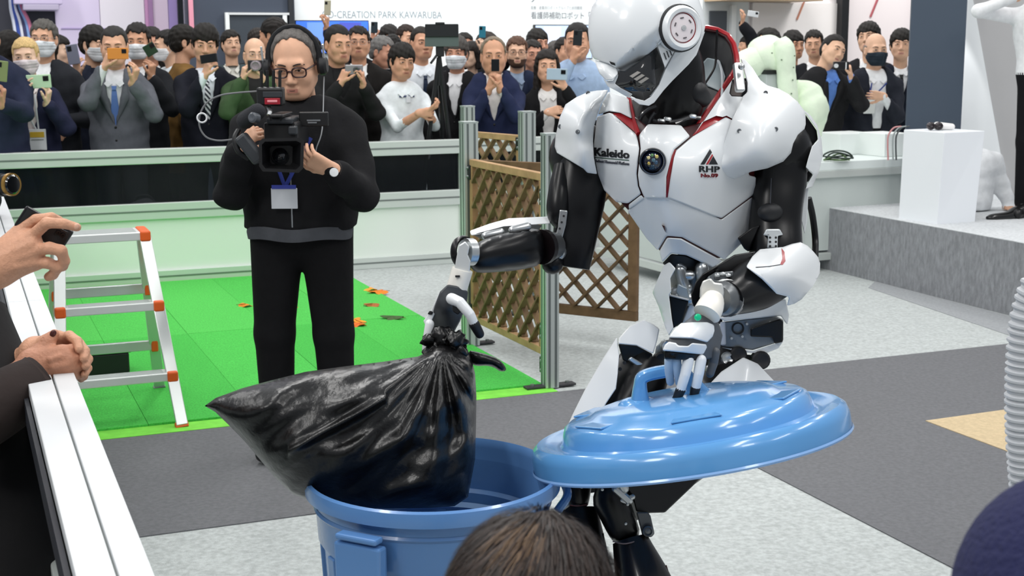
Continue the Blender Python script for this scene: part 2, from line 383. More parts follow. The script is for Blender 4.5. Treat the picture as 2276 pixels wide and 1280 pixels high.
def rail(th, a, b, z0, z1, w, name, m=ALU):
    V, F = bar(np.array([a[0], a[1], (z0 + z1) / 2]), np.array([b[0], b[1], (z0 + z1) / 2]), w, z1 - z0); r = obj(name, V, F, m, th, smooth=0, bevel=.004)
    d = nrm(b - a); s = np.array([d[1], -d[0], 0])
    for sg in (1, -1):
        zc = (z0 + z1) / 2; q = s * (w / 2 + .0006) * sg
        obj('groove', *bar(np.array([a[0], a[1], zc]) + q, np.array([b[0], b[1], zc]) + q, .0016, .012), ALUD, r, smooth=0)
    return r
HR = .90
def barrier(A, B, nbay, label, z_top=HR):
    th = thing('display_barrier', ((A + B) / 2 * np.array([1, 1, 0])), label, 'barrier')
    d = nrm(B - A); L = np.linalg.norm(B - A)
    rail(th, A, B, z_top - .10, z_top, .07, 'top_rail'); rail(th, A, B, z_top - .47, z_top - .36, .06, 'middle_rail'); rail(th, A, B, .0, .085, .06, 'bottom_rail')
    for i in range(nbay + 1):
        p = A + d * (L * i / nbay); obj('post', *box(p * np.array([1, 1, 0]) + Z * (z_top - .1) / 2, d, np.cross(Z, d), Z, .05, .05, z_top - .1), ALU, th, smooth=0, bevel=.003)
    for i in range(nbay):
        p = A + d * (L * (i + .5) / nbay); p = p * np.array([1, 1, 0])
        obj('smoked_pane', *box(p + Z * (z_top - .23), d, np.cross(Z, d), Z, L / nbay - .05, .006, .26), GLS, th, smooth=0, label='dark see-through pane')
        obj('white_panel', *box(p + Z * ((z_top - .47 + .085) / 2), d, np.cross(Z, d), Z, L / nbay - .05, .012, z_top - .47 - .085), PANEL, th, smooth=0)
    return th
def flat(p): return np.array([p[0], p[1], 0.0])
WB0 = flat(G(500, 618)); WA = WB0 + BX * (ab_of(G(30, 645))[1] - ab_of(WB0)[1]); 
WB = WB0 + BX * (ab_of(G(1040, 588))[1] - ab_of(WB0)[1])
RL = flat(G(345, 1280, HR)); 
bl = ab_of(RL)[1]; WA = WB0 + BX * (bl + .04 - ab_of(WB0)[1])
barrier(WA, WB, 1, 'long pale aluminium barrier with smoked panes behind the turf, spectators crowding it')
W2 = WB0 + BX * (ab_of(WB)[1] + 1.0 - ab_of(WB0)[1])
barrier(WB + BX * .1, W2, 1, 'short stretch of low barrier behind the trellis fences, ending at the white counter')
# left barrier with white cap seen from above
th = thing('display_barrier', flat(RL) + AX * 3, 'white-capped low barrier running down the left side, a pair of clasped hands on it', 'barrier')
aw0, aw1 = ab_of(RL)[0] - .9, ab_of(WA)[0]
gp = ab_of(G(118, 664, HR))[0]
def ABz(a, b, z): p = AB(a, b); p[2] = z; return p
for (q0, q1) in ((aw0, gp - .004), (gp + .004, gp + 1.3), (gp + 1.308, aw1)):
    for k in range(2):
        b0 = bl - (.0205, .0685)[k]; obj('cap_board', *box(ABz((q0 + q1) / 2, b0, HR - .012), AX, BX, Z, q1 - q0, (.041, .047)[k], .024), WHITE_RAIL, th, smooth=0, bevel=.002)
    obj('cap_groove', *box(ABz((q0 + q1) / 2, bl - .043, HR - .020), AX, BX, Z, q1 - q0, .010, .02), ALUD, th, smooth=0)
rail(th, flat(AB(aw0, bl - .046)), flat(AB(aw1, bl - .046)), HR - .12, HR - .026, .085, 'top_rail')
rail(th, flat(AB(aw0, bl - .045)), flat(AB(aw1, bl - .045)), .0, .085, .06, 'bottom_rail')
rail(th, flat(AB(aw0, bl - .045)), flat(AB(aw1, bl - .045)), HR - .47, HR - .36, .06, 'middle_rail')
for i in range(5):
    a0 = aw0 + (aw1 - aw0) * i / 4; obj('post', *box(AB(a0, bl - .045) + Z * .39, AX, BX, Z, .05, .05, .78), ALU, th, smooth=0, bevel=.003)
    if i < 4:
        a1 = aw0 + (aw1 - aw0) * (i + .5) / 4; L = (aw1 - aw0) / 4 - .05
        obj('white_panel', *box(AB(a1, bl - .045) + Z * .257, AX, BX, Z, L, .012, .345), PANEL, th, smooth=0); obj('smoked_pane', *box(AB(a1, bl - .045) + Z * .66, AX, BX, Z, L, .006, .24), GLS, th, smooth=0, label='dark see-through pane')
obj('kick_strip', *box(ABz((aw0 + aw1) / 2, bl - .098, HR - .05), AX, BX, Z, aw1 - aw0, .008, .05), mat('23262e', .5), th, smooth=0)

# ---- platform, pedestal, counter at right
PZ = .22
pe = flat(G(1966, 631)); pdir = nrm(flat(G(2254, 704)) - pe); pn = np.array([-pdir[1], pdir[0], 0]); 
ptop = G(1979, 486, 0)
# height of the platform from its top corner above pe
_d = ray(1979, 486)
_s = (pe[1] - CAM[1]) / _d[1]; PZ = float(CAM[2] + _d[2] * _s)
pb = nrm(BX)
poly = [pe, pe + pdir * 4.2, pe + pdir * 4.2 + BX * 5, pe + BX * 5 + AX * 1.2, pe + AX * 1.2]
pl = obj('floor', *prism([p + Z * .0005 for p in poly], Z, PZ - .0005), mat('8f9195', .95, spec=.1, noise=.2, nscale=45, bump=.5, bscale=150, stretch=(1, 1, .35)), smooth=0, kind='structure')
obj('platform_top', *prism([p + Z * (PZ + .0004) for p in poly], Z, .004), mat('cdd0d2', .95, spec=.15, noise=.14, nscale=50, bump=.4), pl, smooth=0)
gl = P(2080, 640, 4.6)
floor_patch('grey_carpet', [ab_of(G(1930, 640)), ab_of(pe + AX * .1), ab_of(G(2276, 712)), ab_of(G(2276, 757))], carpet_mat('9fa2a5', .1, 60), z=.003)
# ---- booth walls behind the crowd
def wall_seg(name, x0, x1, D0, m, z0=0.0, z1=4.6, t=.12, kind='structure', parent=None, axis=BX, yref=100):
    p0 = flat(P(x0, yref, D0)); r = ray(x1, yref)[:2]; A = np.array([[axis[0], -r[0]], [axis[1], -r[1]]]); s = np.linalg.solve(A, (CAM[:2] - p0[:2]))[0]
    p1 = p0 + axis * s; n = np.cross(Z, nrm(p1 - p0)); n = n if n[1] > 0 else -n
    V, F = box((p0 + p1) / 2 + n * t / 2 + Z * (z0 + z1) / 2, nrm(p1 - p0), n, Z, np.linalg.norm(p1 - p0), t, z1 - z0)
    o = obj(name, V, F, m, parent, smooth=0, kind=kind); return o, p0, p1
def on_wall(p0, p1, px, py):                               # the point of the wall plane seen at a pixel
    n = np.cross(Z, nrm(p1 - p0)); d = ray(px, py); return CAM + d * (np.dot(p0 - CAM, n) / np.dot(d, n))
def wallbox(p0, p1, x0, y0, x1, y1, t, off=0):
    a, b, c = on_wall(p0, p1, x0, y1), on_wall(p0, p1, x1, y1), on_wall(p0, p1, x0, y0); u = nrm(p1 - p0); n = np.cross(Z, u); n = n if n[1] > 0 else -n
    w = np.dot(b - a, u); h = c[2] - a[2]; return box(a + u * w / 2 + Z * h / 2 - n * (t / 2 + off), u, n, Z, abs(w), t, abs(h))
WHT = mat('f3f8f9', .5, spec=.3); NAVY = mat('3a4250', .55); BLK = mat('16171a', .5); DGREY = mat('4a4a54', .6)
wN, n0, n1 = wall_seg('wall_back', 418, 657, 13.6, NAVY)
wW, w0, w1 = wall_seg('wall_back', 655, 1602, 14.2, WHT)
wL, l0, l1 = wall_seg('wall_left', 128, 436, 15.5, mat('f6ecfd', .5))
wD, d0_, d1_ = wall_seg('wall_left', -300, 138, 14.8, DGREY)
wR, r0_, r1_ = wall_seg('wall_right', 1640, 2040, 13.4, mat('f6f1f2', .5))
wG, g0_, g1_ = wall_seg('wall_right', 2118, 2600, 10.0, mat('bdbcbc', .6), axis=nrm(BX + AX * -.25))
def navy_text(s, p0, p1, x0, y0, x1, y1, c, par, name='lettering'):
    u = nrm(p1 - p0); n = np.cross(Z, u); n = n if n[1] > 0 else -n; a = on_wall(p0, p1, x0, y1); b = on_wall(p0, p1, x1, y1); c2 = on_wall(p0, p1, x0, y0); w = np.dot(b - a, u); h = c2[2] - a[2]
    return text_on(name, s, lambda q, v: (a + np.outer(q, u) + np.outer(v, Z), np.tile(-n, (len(q), 1))), mat(c, .6), par, 0, w, 0, h, .002)
navy_text('CO-CREATION PARK KAWARUBA', w0, w1, 716, 24, 982, 40, '939ea6', wW)
navy_text('看護師補助ロボット「N', w0, w1, 1180, 26, 1322, 42, '7f848a', wW)
navy_text('医療・産業用ロボットグループと共同開発', w0, w1, 1180, 13, 1294, 21, 'b3b8bb', wW)
navy_text('ノ', w0, w1, 1181, -12, 1192, 5, '5c6670', wW)
for (x0, y0, x1, y1, c, lab) in ((657, 47, 816, 118, '3f6fd8', 'blue screen on the white booth wall behind the camera operator'), (1186, 57, 1310, 130, 'b9cdf0', 'pale blue wall screen behind the man raising a dark phone')):
    sc_ = thing('wall_screen', on_wall(w0, w1, x0, y1), lab, 'screen')
    obj('bezel', *wallbox(w0, w1, x0 - 2, y0 - 2, x1 + 2, y1 + 2, .05, .005), BLK, sc_, smooth=0, bevel=.004)
    obj('display', *wallbox(w0, w1, x0, y0, x1, y1, .004, .056), mat(c, .3, emit=.55), sc_, smooth=0)
    for k in range(2): obj('display_band', *wallbox(w0, w1, x0 + (x1 - x0) * (.15 + .45 * k), y0 + 3, x0 + (x1 - x0) * (.45 + .45 * k), y1 - 2, .003, .061), mat('6a8fe6' if k == 0 else '4b55b0', .3, emit=.5) if c[0] == '3' else mat('d6def2' if k == 0 else '8d99a8', .3, emit=.5), sc_, smooth=0)
fr = thing('framed_board', on_wall(n0, n1, 575, 120), 'dark board in a white frame against the navy booth wall', 'board')
obj('board', *wallbox(n0, n1, 513, 33, 632, 200, .03, .01), mat('363d45', .5), fr, smooth=0)
obj('frame_side', *wallbox(n0, n1, 505, 28, 513.5, 200, .05, .01), mat('dfe3e3', .5), fr, smooth=0); obj('frame_side', *wallbox(n0, n1, 631, 30, 640, 200, .05, .01), mat('dfe3e3', .5), fr, smooth=0)
obj('frame_top', *wallbox(n0, n1, 505, 28, 640, 33, .05, .012), mat('c9cccd', .5), fr, smooth=0)
obj('pink_strip', *wallbox(n0, n1, 420, -60, 430, 65, .04, .005), mat('d792a4', .35), wN, smooth=0)
obj('dark_edge', *wallbox(n0, n1, 645, -80, 656, 200, .04, .005), mat('23262b', .5), wN, smooth=0)
# lilac booth
for i, (x0, x1, c, off) in enumerate(((134, 232, 'ecdffb', .004), (233, 330, 'fdf6ff', .006), (331, 338, 'd9a3cf', .03), (338, 348, 'b48ab8', .05), (349, 382, 'f6dff4', .01), (383, 402, 'b7a0dc', .02), (402, 414, '23262c', .06))):
    obj('panel_or_lit_wedge', *wallbox(l0, l1, x0, -70, x1, 230, .03, off), mat(c, .4), wL, smooth=0, bevel=.004)
obj('panel_or_lit_wedge', *wallbox(l0, l1, 136, 62, 232, 64, .02, .036), mat('c9b6e6', .5), wL, smooth=0)
bh = thing('overhead_box', on_wall(d0_, d1_, 80, 24), 'lilac box hanging above the masked man with glasses, top left', 'light box')
obj('box_body', *wallbox(d0_, d1_, 26, -60, 132, 12, .5, .02), mat('d3c6e6', .5), bh, smooth=0, bevel=.01); obj('box_lip', *wallbox(d0_, d1_, 46, 12, 124, 25, .5, .02), mat('bcb3cc', .5), bh, smooth=0, bevel=.01)
bow = thing('curved_banner', on_wall(d0_, d1_, 45, 100), 'blue, white and pink curved banner above the blonde woman', 'banner')
for i, (c, dx) in enumerate((('e8ecfa', -7), ('3f57a8', 0), ('f0f0fb', 7), ('4a4a70', 14), ('8fb0e4', 20), ('e58aa8', 26))):
    q = np.array([on_wall(d0_, d1_, 24 + dx * .4 + 12 * 0, -30), on_wall(d0_, d1_, 27 + dx * .7, 18), on_wall(d0_, d1_, 36 + dx, 55), on_wall(d0_, d1_, 45 + dx * 1.1, 120)]) - AX * .3
    obj('banner_band', *sweep(spline(q, 6), .036, .02, n=6), mat(c, .4), bow)
# right booth: posters, black posts, beam, glazed door
obj('poster_panel', *wallbox(r0_, r1_, 1662, 6, 1846, 300, .03, .005), mat('fbf6f4', .45), wR, smooth=0); obj('poster_panel', *wallbox(r0_, r1_, 1862, -60, 2016, 300, .03, .005), mat('f2e8e8', .45), wR, smooth=0)
obj('post', *wallbox(r0_, r1_, 1846, -60, 1861, 300, .10, .02), BLK, wR, smooth=0); obj('post', *wallbox(r0_, r1_, 2012, -60, 2024, 300, .10, .02), mat('22304a', .5), wR, smooth=0)
def wstrip(p0, p1, a, b, w, c, par, name):
    u = nrm(p1 - p0); n = np.cross(Z, u); n = n if n[1] > 0 else -n; A = on_wall(p0, p1, *a) - n * .042; B = on_wall(p0, p1, *b) - n * .042
    return obj(name, *sweep([A, B], w, .004, up=n, n=4), mat(c, .5), par, smooth=0)
wstrip(r0_, r1_, (1783, 2), (1766, 44), .010, 'c9876f', wR, 'red_stripe'); wstrip(r0_, r1_, (1946, -4), (1929, 38), .013, 'b25a62', wR, 'red_stripe')
navy_text('DX', r0_, r1_, 1765, 52, 1790, 60, 'c99a8e', wR); navy_text('NET3', r0_, r1_, 1936, 46, 1958, 52, '8b8790', wR); navy_text('スマート', r0_, r1_, 1950, 58, 1978, 64, 'c9a7a7', wR)
obj('beam', *wallbox(r0_, r1_, 1560, -60, 1760, 4, .5, .02), mat('b89f80', .5), wR, smooth=0)
_, q0_, q1_ = wall_seg('door_1', 1560, 1662, 13.2, mat('e6ecee', .4), z1=2.1, t=.06)
obj('door_pane', *wallbox(q0_, q1_, 1570, 24, 1607, 300, .02, .005), mat('4f545a', .2), bpy.data.objects['door_1'], smooth=0)
obj('door_stile', *wallbox(q0_, q1_, 1614, 12, 1624, 300, .05, .005), mat('f2f5f5', .4), bpy.data.objects['door_1'], smooth=0)
# dark column and pale wall with its light
ca, cb = flat(P(2019, 150, 9.6)), flat(P(2141, 150, 9.55))
colm = obj('wall_right', *box((ca + cb) / 2 + Z * 2.3, nrm(cb - ca), np.cross(Z, nrm(cb - ca)), Z, np.linalg.norm(cb - ca), .05, 4.6), mat('434f5e', .5), smooth=0, kind='structure')
sp_ = bpy.data.lights.new('wall_washer', 'SPOT'); sp_.energy = 26; sp_.spot_size = math.radians(30); sp_.spot_blend = .12; sp_.shadow_soft_size = .02
obj('panel_or_lit_wedge', *prism([on_wall(g0_, g1_, *q) - CAM * 0 for q in ((2110, 520), (2110, -60), (2148, -60), (2252, 520))], -np.cross(nrm(g1_ - g0_), Z) * (1 if np.cross(nrm(g1_ - g0_), Z)[1] > 0 else -1), .03), mat('f6f9fa', .5), wG, smooth=0)  # lit wedge on the wall, put into the shape of a whiter panel
so = bpy.data.objects.new('wall_washer', sp_); COL.objects.link(so); tp0 = P(2150, -70, 9.80); so.location = tp0; so.rotation_euler = (Vector(P(2150, 420, 9.93)) - Vector(tp0)).to_track_quat('-Z', 'Y').to_euler()

# ---- pedestal with the small device
def zat(px, py, D): return float(P(px, py, D)[2])
f0 = G(2082, 500, PZ); l0p = G(1997, 487, PZ); r0p = G(2167, 494, PZ); b0p = l0p + r0p - f0
Dm = f0[1]; tz = zat(2098, 294, Dm)
f1 = P(2099, 294, f0[1] - .03); l1p = P(2009, 285, l0p[1]); r1p = P(2189, 290, r0p[1]); 
for q in (f1, l1p, r1p): q[2] = tz
b1p = l1p + r1p - f1
ped = obj('pedestal', [f0, r0p, b0p, l0p, f1, r1p, b1p, l1p], [[3, 2, 1, 0], [4, 5, 6, 7], [0, 1, 5, 4], [1, 2, 6, 5], [2, 3, 7, 6], [3, 0, 4, 7]], mat('eef1f5', .45), smooth=0, bevel=.004,
          label='plain white pedestal standing on the carpeted platform', cat='pedestal')
dv = thing('handheld_device', (f1 + b1p) / 2, 'small white handheld device with two dark lenses on top of the pedestal', 'device')
dc = P(2086, 281, (f1[1] + b1p[1]) / 2); dc[2] = tz + .028
obj('body', *capsule(dc + X * -.01, dc + X * .085 + Z * -.006, .026, .02), mat('eceae8', .4), dv)
for sx in (-.055, -.005): 
    le = obj('lens', *ellipsoid(dc + X * sx - Y * .018, (.028, .022, .026)), mat('4a4448', .15), dv); obj('lens_ring', *lathe([(.018, 0), (.022, .006), (.014, .010)], dc + X * sx - Y * .036, -Y, n=16), mat('2a2528', .3), le)

# ---- white counter with the covered robot arm
CP = flat(G(1486, 632)); cd = nrm(BX * 1.0 + AX * .06); cn = np.array([-cd[1], cd[0], 0])
CH = zat(1829, 362, (CP + cd * 1.05)[1])
ct = thing('display_counter', CP + cd * 2, 'long white counter of aluminium frame behind the robot', 'counter')
LN = 4.2; DP = .95
obj('counter_top', *box(CP + cd * LN / 2 + cn * DP / 2 + Z * (CH - .03), cd, cn, Z, LN + .04, DP + .04, .06), mat('e3ebe9', .4), ct, smooth=0, bevel=.004)
for i, (a, b) in enumerate(((0, 1.05), (1.05, 2.62), (2.62, 4.2))):
    obj('front_panel', *box(CP + cd * (a + b) / 2 + cn * .02 + Z * (CH / 2 + .02), cd, cn, Z, b - a - .05, .02, CH - .24), mat('c9d1ce', .5), ct, smooth=0)
    for z_ in (CH - .085, .10): obj('frame_rail', *box(CP + cd * (a + b) / 2 + Z * z_, cd, cn, Z, b - a - .045, .05, .05), ALU, ct, smooth=0, bevel=.004)
for a in (0, 1.05, 2.62, 4.2): obj('frame_post', *box(CP + cd * a + Z * (CH / 2), cd, cn, Z, .045, .05, CH - .06), ALU, ct, smooth=0, bevel=.004)
obj('side_panel', *box(CP + cn * DP / 2 + Z * (CH / 2 + .02), cd, cn, Z, .02, DP - .06, CH - .24), mat('c9d1ce', .5), ct, smooth=0)
for z_ in (CH - .085, .10): obj('frame_rail', *box(CP + cn * DP / 2 + Z * z_, cd, cn, Z, .05, DP, .05), ALU, ct, smooth=0, bevel=.004)
cDp = (CP + cd * 1.3 + cn * .5)[1]
for i, (x0, x1, y0, y1, dd, lab) in enumerate(((1828, 1927, 291, 336, .75, 'white box lying behind the tangled cables on the counter'), (1928, 1998, 287, 336, .55, 'white box at the end of the counter, hoses beside it'))):
    p = P((x0 + x1) / 2, y1, cDp + dd - .45); p[2] = CH; w = (x1 - x0) * MPP(p[1]); h = (y1 - y0) * MPP(p[1])
    t = obj('equipment_box', *box(p + Z * (h / 2 + .001), cd, cn, Z, w, .3, h), mat('e9eeec', .45), smooth=0, bevel=.004, label=lab, cat='box')
    obj('seam_strip', *box(p + cd * w * .49 - cn * .152 + Z * h / 2, cd, cn, Z, .014, .006, h * .96), ALUD, t, smooth=0)
def pz(px, py, D, z=None):
    q = P(px, py, D); 
    if z is not None: q[2] = z
    return q
Dc = cDp - .45
tg = thing('cable_tangle', pz(1862, 325, Dc, CH), 'tangle of dark cables with a green one on the counter top', 'cable')
for i in range(7):
    q = [pz(1832 + 62 * t + 5 * math.sin(i * 2.1 + t * 5), 325, Dc + .03 * math.sin(i * 1.3 + t * 7), CH + .012 + .012 * (i % 3) + .04 * math.sin(math.pi * t) * (i % 2)) for t in np.linspace(0, 1, 6)]
    obj('cable', *rod(q, .006, n=6), mat('33403a' if i % 3 else '4f6b3f', .5), tg)
for i, (x, c, lab) in enumerate(((1981, 'c98f8f', 'thin red hose hanging over the counter box, beside a dark one'), (1992, '9ea6a6', 'thin pale hose between the red and the dark one'), (1999, '4b5052', 'thin dark hose nearest the white pedestal'))):
    D_ = cDp - .42
    q = [pz(x + 22, 281, D_), pz(x + 6, 284, D_), pz(x - 6, 300, D_), pz(x - 8, 322, D_), pz(x - 6, 334, D_, CH + .006)]
    obj('air_hose', *rod(q, .006, n=6), mat(c, .5), label=lab, cat='hose')
GRN = mat('e4f2da', .7, noise=.08, nscale=8, bump=.7, bscale=14)
cb_ = thing('covered_robot_arm', pz(1770, 300, cDp - .1, CH), 'industrial robot arm under a pale green cloth cover on the counter', 'robot arm')
D_ = cDp - .1
def crumple(VF, amp=.012, f=26):
    V, F = VF; V = np.array(V); c = V.mean(0); d = V - c; d /= np.linalg.norm(d, axis=1)[:, None] + 1e-9
    return V + d * (amp * (np.sin(V[:, :1] * f + 1.3 * np.sin(V[:, 2:3] * f * 1.3)) * np.sin(V[:, 2:3] * f * .8 + V[:, 1:2] * f)))[:, :1], F
obj('shoulder_cover', *crumple(sweep(spline([P(1796, 300, D_), P(1800, 270, D_), P(1800, 235, D_ - .02), P(1786, 205, D_), P(1765, 190, D_)], 6), spline([[.10, 0, 0], [.11, 0, 0], [.125, 0, 0], [.10, 0, 0], [.05, 0, 0]], 6)[:, 0], n=20)), GRN, cb_)
obj('upper_cover', *crumple(sweep(spline([P(1756, 262, D_ - .12), P(1752, 220, D_ - .12), P(1748, 160, D_ - .12), P(1742, 110, D_ - .12), P(1733, 90, D_ - .1)], 6), spline([[.066, 0, 0], [.07, 0, 0], [.066, 0, 0], [.075, 0, 0], [.05, 0, 0]], 6)[:, 0], n=18), .005), GRN, cb_)
obj('elbow_cover', *crumple(ellipsoid(P(1706, 124, D_), (.155, .14, .145), n=26, m=18), .012, 20), GRN, cb_)
obj('wrist_cover', *crumple(sweep(spline([P(1700, 128, D_), P(1660, 142, D_ - .05), P(1625, 152, D_ - .08), P(1590, 168, D_ - .1)], 6), spline([[.12, 0, 0], [.10, 0, 0], [.075, 0, 0], [.06, 0, 0]], 6)[:, 0], n=18), .006), GRN, cb_)
obj('hanging_cover', *crumple(sweep(spline([P(1706, 140, D_ + .02), P(1722, 175, D_ + .02), P(1728, 230, D_ + .02), P(1730, 300, D_ + .02)], 6), spline([[.09, 0, 0], [.075, 0, 0], [.06, 0, 0], [.06, 0, 0]], 6)[:, 0], n=16), .006), GRN, cb_)
for i in range(6): obj('stud', *ellipsoid(P((1766, 1764, 1762, 1759, 1737, 1716)[i], (124, 150, 178, 208, 133, 118)[i], D_ - .19), (.006, .006, .006), n=8, m=5), mat('6f8069', .5), cb_)
cu_ = thing('control_box', pz(1712, 300, D_ - .05, CH), 'small dark and silver control unit behind the robot\'s shoulder', 'control unit')
obj('unit_body', *box(P(1712, 178, D_ - .05), cd, cn, Z, .14, .1, .13), mat('b9bfbf', .4), cu_, smooth=0, bevel=.006); obj('unit_lid', *box(P(1714, 160, D_ - .05), cd, cn, Z, .16, .12, .03), BLK, cu_, smooth=0, bevel=.004)
obj('unit_stand', *cyl(pz(1712, 300, D_ - .05, CH), P(1712, 185, D_ - .05), .022), ALUD, cu_)

# ---- trellis fences
WOODS = [mat(c, .75, spec=.25, noise=.22, nscale=18, stretch=(1, 1, 1)) for c in ('80684d', '766047', '8a7052', '7c6449')]
WOODF = [mat(c, .7, spec=.25, noise=.18, nscale=14) for c in ('b3906a', 'a8845f')]
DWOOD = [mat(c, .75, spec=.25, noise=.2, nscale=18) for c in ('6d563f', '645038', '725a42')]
def trellis(A, B, z0, z1, label, slat=.032, pitch=.128, mats=WOODS, fm=WOODF, fw=.036):
    th = thing('trellis_fence', (A + B) / 2 * np.array([1, 1, 0]), label, 'fence'); d = nrm(flat(B) - flat(A)); n = np.cross(d, Z); L = np.linalg.norm(flat(B) - flat(A)); A = flat(A); H = z1 - z0
    def pt(u, v, o=0): return A + d * u + Z * (z0 + v) + n * o
    for a, b in ((pt(0, H - fw / 2), pt(L, H - fw / 2)), (pt(0, fw / 2), pt(L, fw / 2))): obj('frame_rail', *bar(a, b, .034, fw, Z), fm[0], th, smooth=0, bevel=.003)
    for u in (fw / 2, L - fw / 2): obj('frame_stile', *bar(pt(u, fw), pt(u, H - fw), .034, fw, d), fm[-1], th, smooth=0, bevel=.003)
    x0, x1, y0, y1 = fw, L - fw, fw, H - fw; i = 0
    for s in (1, -1):
        c = -2.0
        while c < 3.0:                                     # line v = s*u + c
            pts = []
            for u in (x0, x1):
                v = s * u + c
                if y0 <= v <= y1: pts.append((u, v))
            for v in (y0, y1):
                u = (v - c) * s
                if x0 < u < x1: pts.append((u, v))
            if len(pts) >= 2 and math.hypot(pts[0][0] - pts[1][0], pts[0][1] - pts[1][1]) > .05:
                obj('slat', *bar(pt(*pts[0], .006 * s), pt(*pts[1], .006 * s), .010, slat, n), mats[i % len(mats)], th, smooth=0); i += 1
            c += pitch
    return th
def post(px, py_base, py_top, w, label, base=True, D=None):
    p = flat(G(px, py_base)) if D is None else flat(P(px, py_base, D)); z1 = zat(px, py_top, p[1])
    th = thing('aluminium_post', p, label, 'post', )
    obj('profile', *box(p + Z * (z1 / 2 + .001), BX, AX, Z, w, w, z1 - .008), mat('c3cbc8', .3, metal=.45), th, smooth=0, bevel=.004)
    for sx in (-.24, .24):
        obj('slot', *box(p + BX * sx * w - AX * (w / 2 + .0006) + Z * z1 / 2, BX, AX, Z, .011, .0016, z1 * .985), mat('737b7a', .4, metal=.6), th, smooth=0); obj('slot', *box(p + AX * sx * w - BX * (w / 2 + .0006) + Z * z1 / 2, BX, AX, Z, .0016, .011, z1 * .985), mat('737b7a', .4, metal=.6), th, smooth=0)
    obj('end_cap', *box(p + Z * (z1 - .003), BX, AX, Z, w * 1.02, w * 1.02, .008), mat('b7bfbd', .35, metal=.4), th, smooth=0)
    if base:
        for sg in (-1, 1):
            obj('foot_bracket', *box(p + BX * sg * (w / 2 + .045) + Z * .012, BX, AX, Z, .09, .05, .010), mat('3f3f42', .5, metal=.3), th, smooth=0, bevel=.002)
            obj('bolt', *cyl(p + BX * sg * (w / 2 + .055) + Z * .017, p + BX * sg * (w / 2 + .055) + Z * .026, .010, n=8), ALUD, th)
    return th, p, z1
pA, p1_, z1_ = post(1222, 862, 296, .066, 'aluminium post nearest the robot, holding the front trellis fence')
pB, p2_, z2_ = post(1046, 768, 270, .078, 'left aluminium post of the front trellis fence, in front of a taller-looking one')
pC, p3_, z3_ = post(1043, 640, 235, .072, 'aluminium post rising behind the left post of the front fence', D=8.45)
pD, p4_, z4_ = post(1172, 640, 247, .080, 'aluminium post standing alone between the two others, behind the fences', D=7.95)
def hinge(p, d, zc, par):
    h = obj('clamp', *box(p + Z * zc, d, np.cross(Z, d), Z, .05, .045, .075), mat('1b1c1e', .4), par, smooth=0, bevel=.004)
    for k in (-1, 1): obj('clamp_screw', *ellipsoid(p + Z * (zc + k * .022) + np.cross(d, Z) * .024 * (1 if np.cross(d, Z)[1] < 0 else -1), (.008, .006, .008), n=8, m=5), ALUD, h)
dA = nrm(p1_ - p2_)
tA = trellis(p2_ + dA * .05, p1_ - dA * .05, zat(1200, 790, p1_[1] + .03), zat(1205, 386, p1_[1] + .03), 'front trellis fence of crossed brown slats between two aluminium posts')
for p, dd, z_ in ((p2_, .045, .92), (p1_, -.045, .88), (p2_, .045, .20), (p1_, -.045, .26), (p1_, -.045, .10)): hinge(p + dA * dd, dA, z_, tA)
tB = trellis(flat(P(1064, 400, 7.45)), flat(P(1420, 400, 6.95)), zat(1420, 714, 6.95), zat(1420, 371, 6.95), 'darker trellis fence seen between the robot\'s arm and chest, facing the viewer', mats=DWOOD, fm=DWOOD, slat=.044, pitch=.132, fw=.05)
tC = trellis(p3_ + nrm(p4_ - p3_) * .05, p4_ - nrm(p4_ - p3_) * .05, .2, zat(1110, 296, 8.2), 'rearmost trellis fence, only its top showing between the tall posts')
hinge(p4_ - nrm(p4_ - p3_) * .06, nrm(p4_ - p3_), zat(1155, 322, 7.9), tC)

# ---- step ladder
FR = flat(G(405, 951)); RR = flat(G(355, 867)); lad = thing('step_ladder', (FR + RR) / 2 - BX * .2, 'small silver step ladder with orange joints standing on the turf', 'ladder')
LM = mat('cfd4d2', .3, metal=.55); LT = mat('dde1df', .35, metal=.35); ORG = mat('e2601f', .45)
mid = FR * .45 + RR * .55; zt = zat(318, 520, mid[1]); TR = np.array([*P(318, 520, mid[1])]); 
tdir = -BX; TLc = TR + tdir * ((318 - 152) * MPP(mid[1]) / BX[0] * 1.0); wb_ = np.linalg.norm(TLc - TR) + .13
FL = FR + tdir * wb_; RLg = RR + tdir * wb_; TRf = TR - AX * .055; TRr = TR + AX * .055; TLf = TLc - AX * .055; TLr = TLc + AX * .055
for a, b, nm in ((FR, TRf, 'front_leg'), (FL, TLf, 'front_leg'), (RR, TRr, 'rear_leg'), (RLg, TLr, 'rear_leg')):
    lg = obj(nm, *bar(a + Z * .012, b, .022, .048, BX), LM, lad, smooth=0, bevel=.003)
    obj('foot_cap', *bar(a + Z * .001, a + (b - a) * .03, .028, .054, BX), ORG if nm == 'front_leg' else ALUD, lg, smooth=0, bevel=.003, label='orange foot' if nm == 'front_leg' else None)
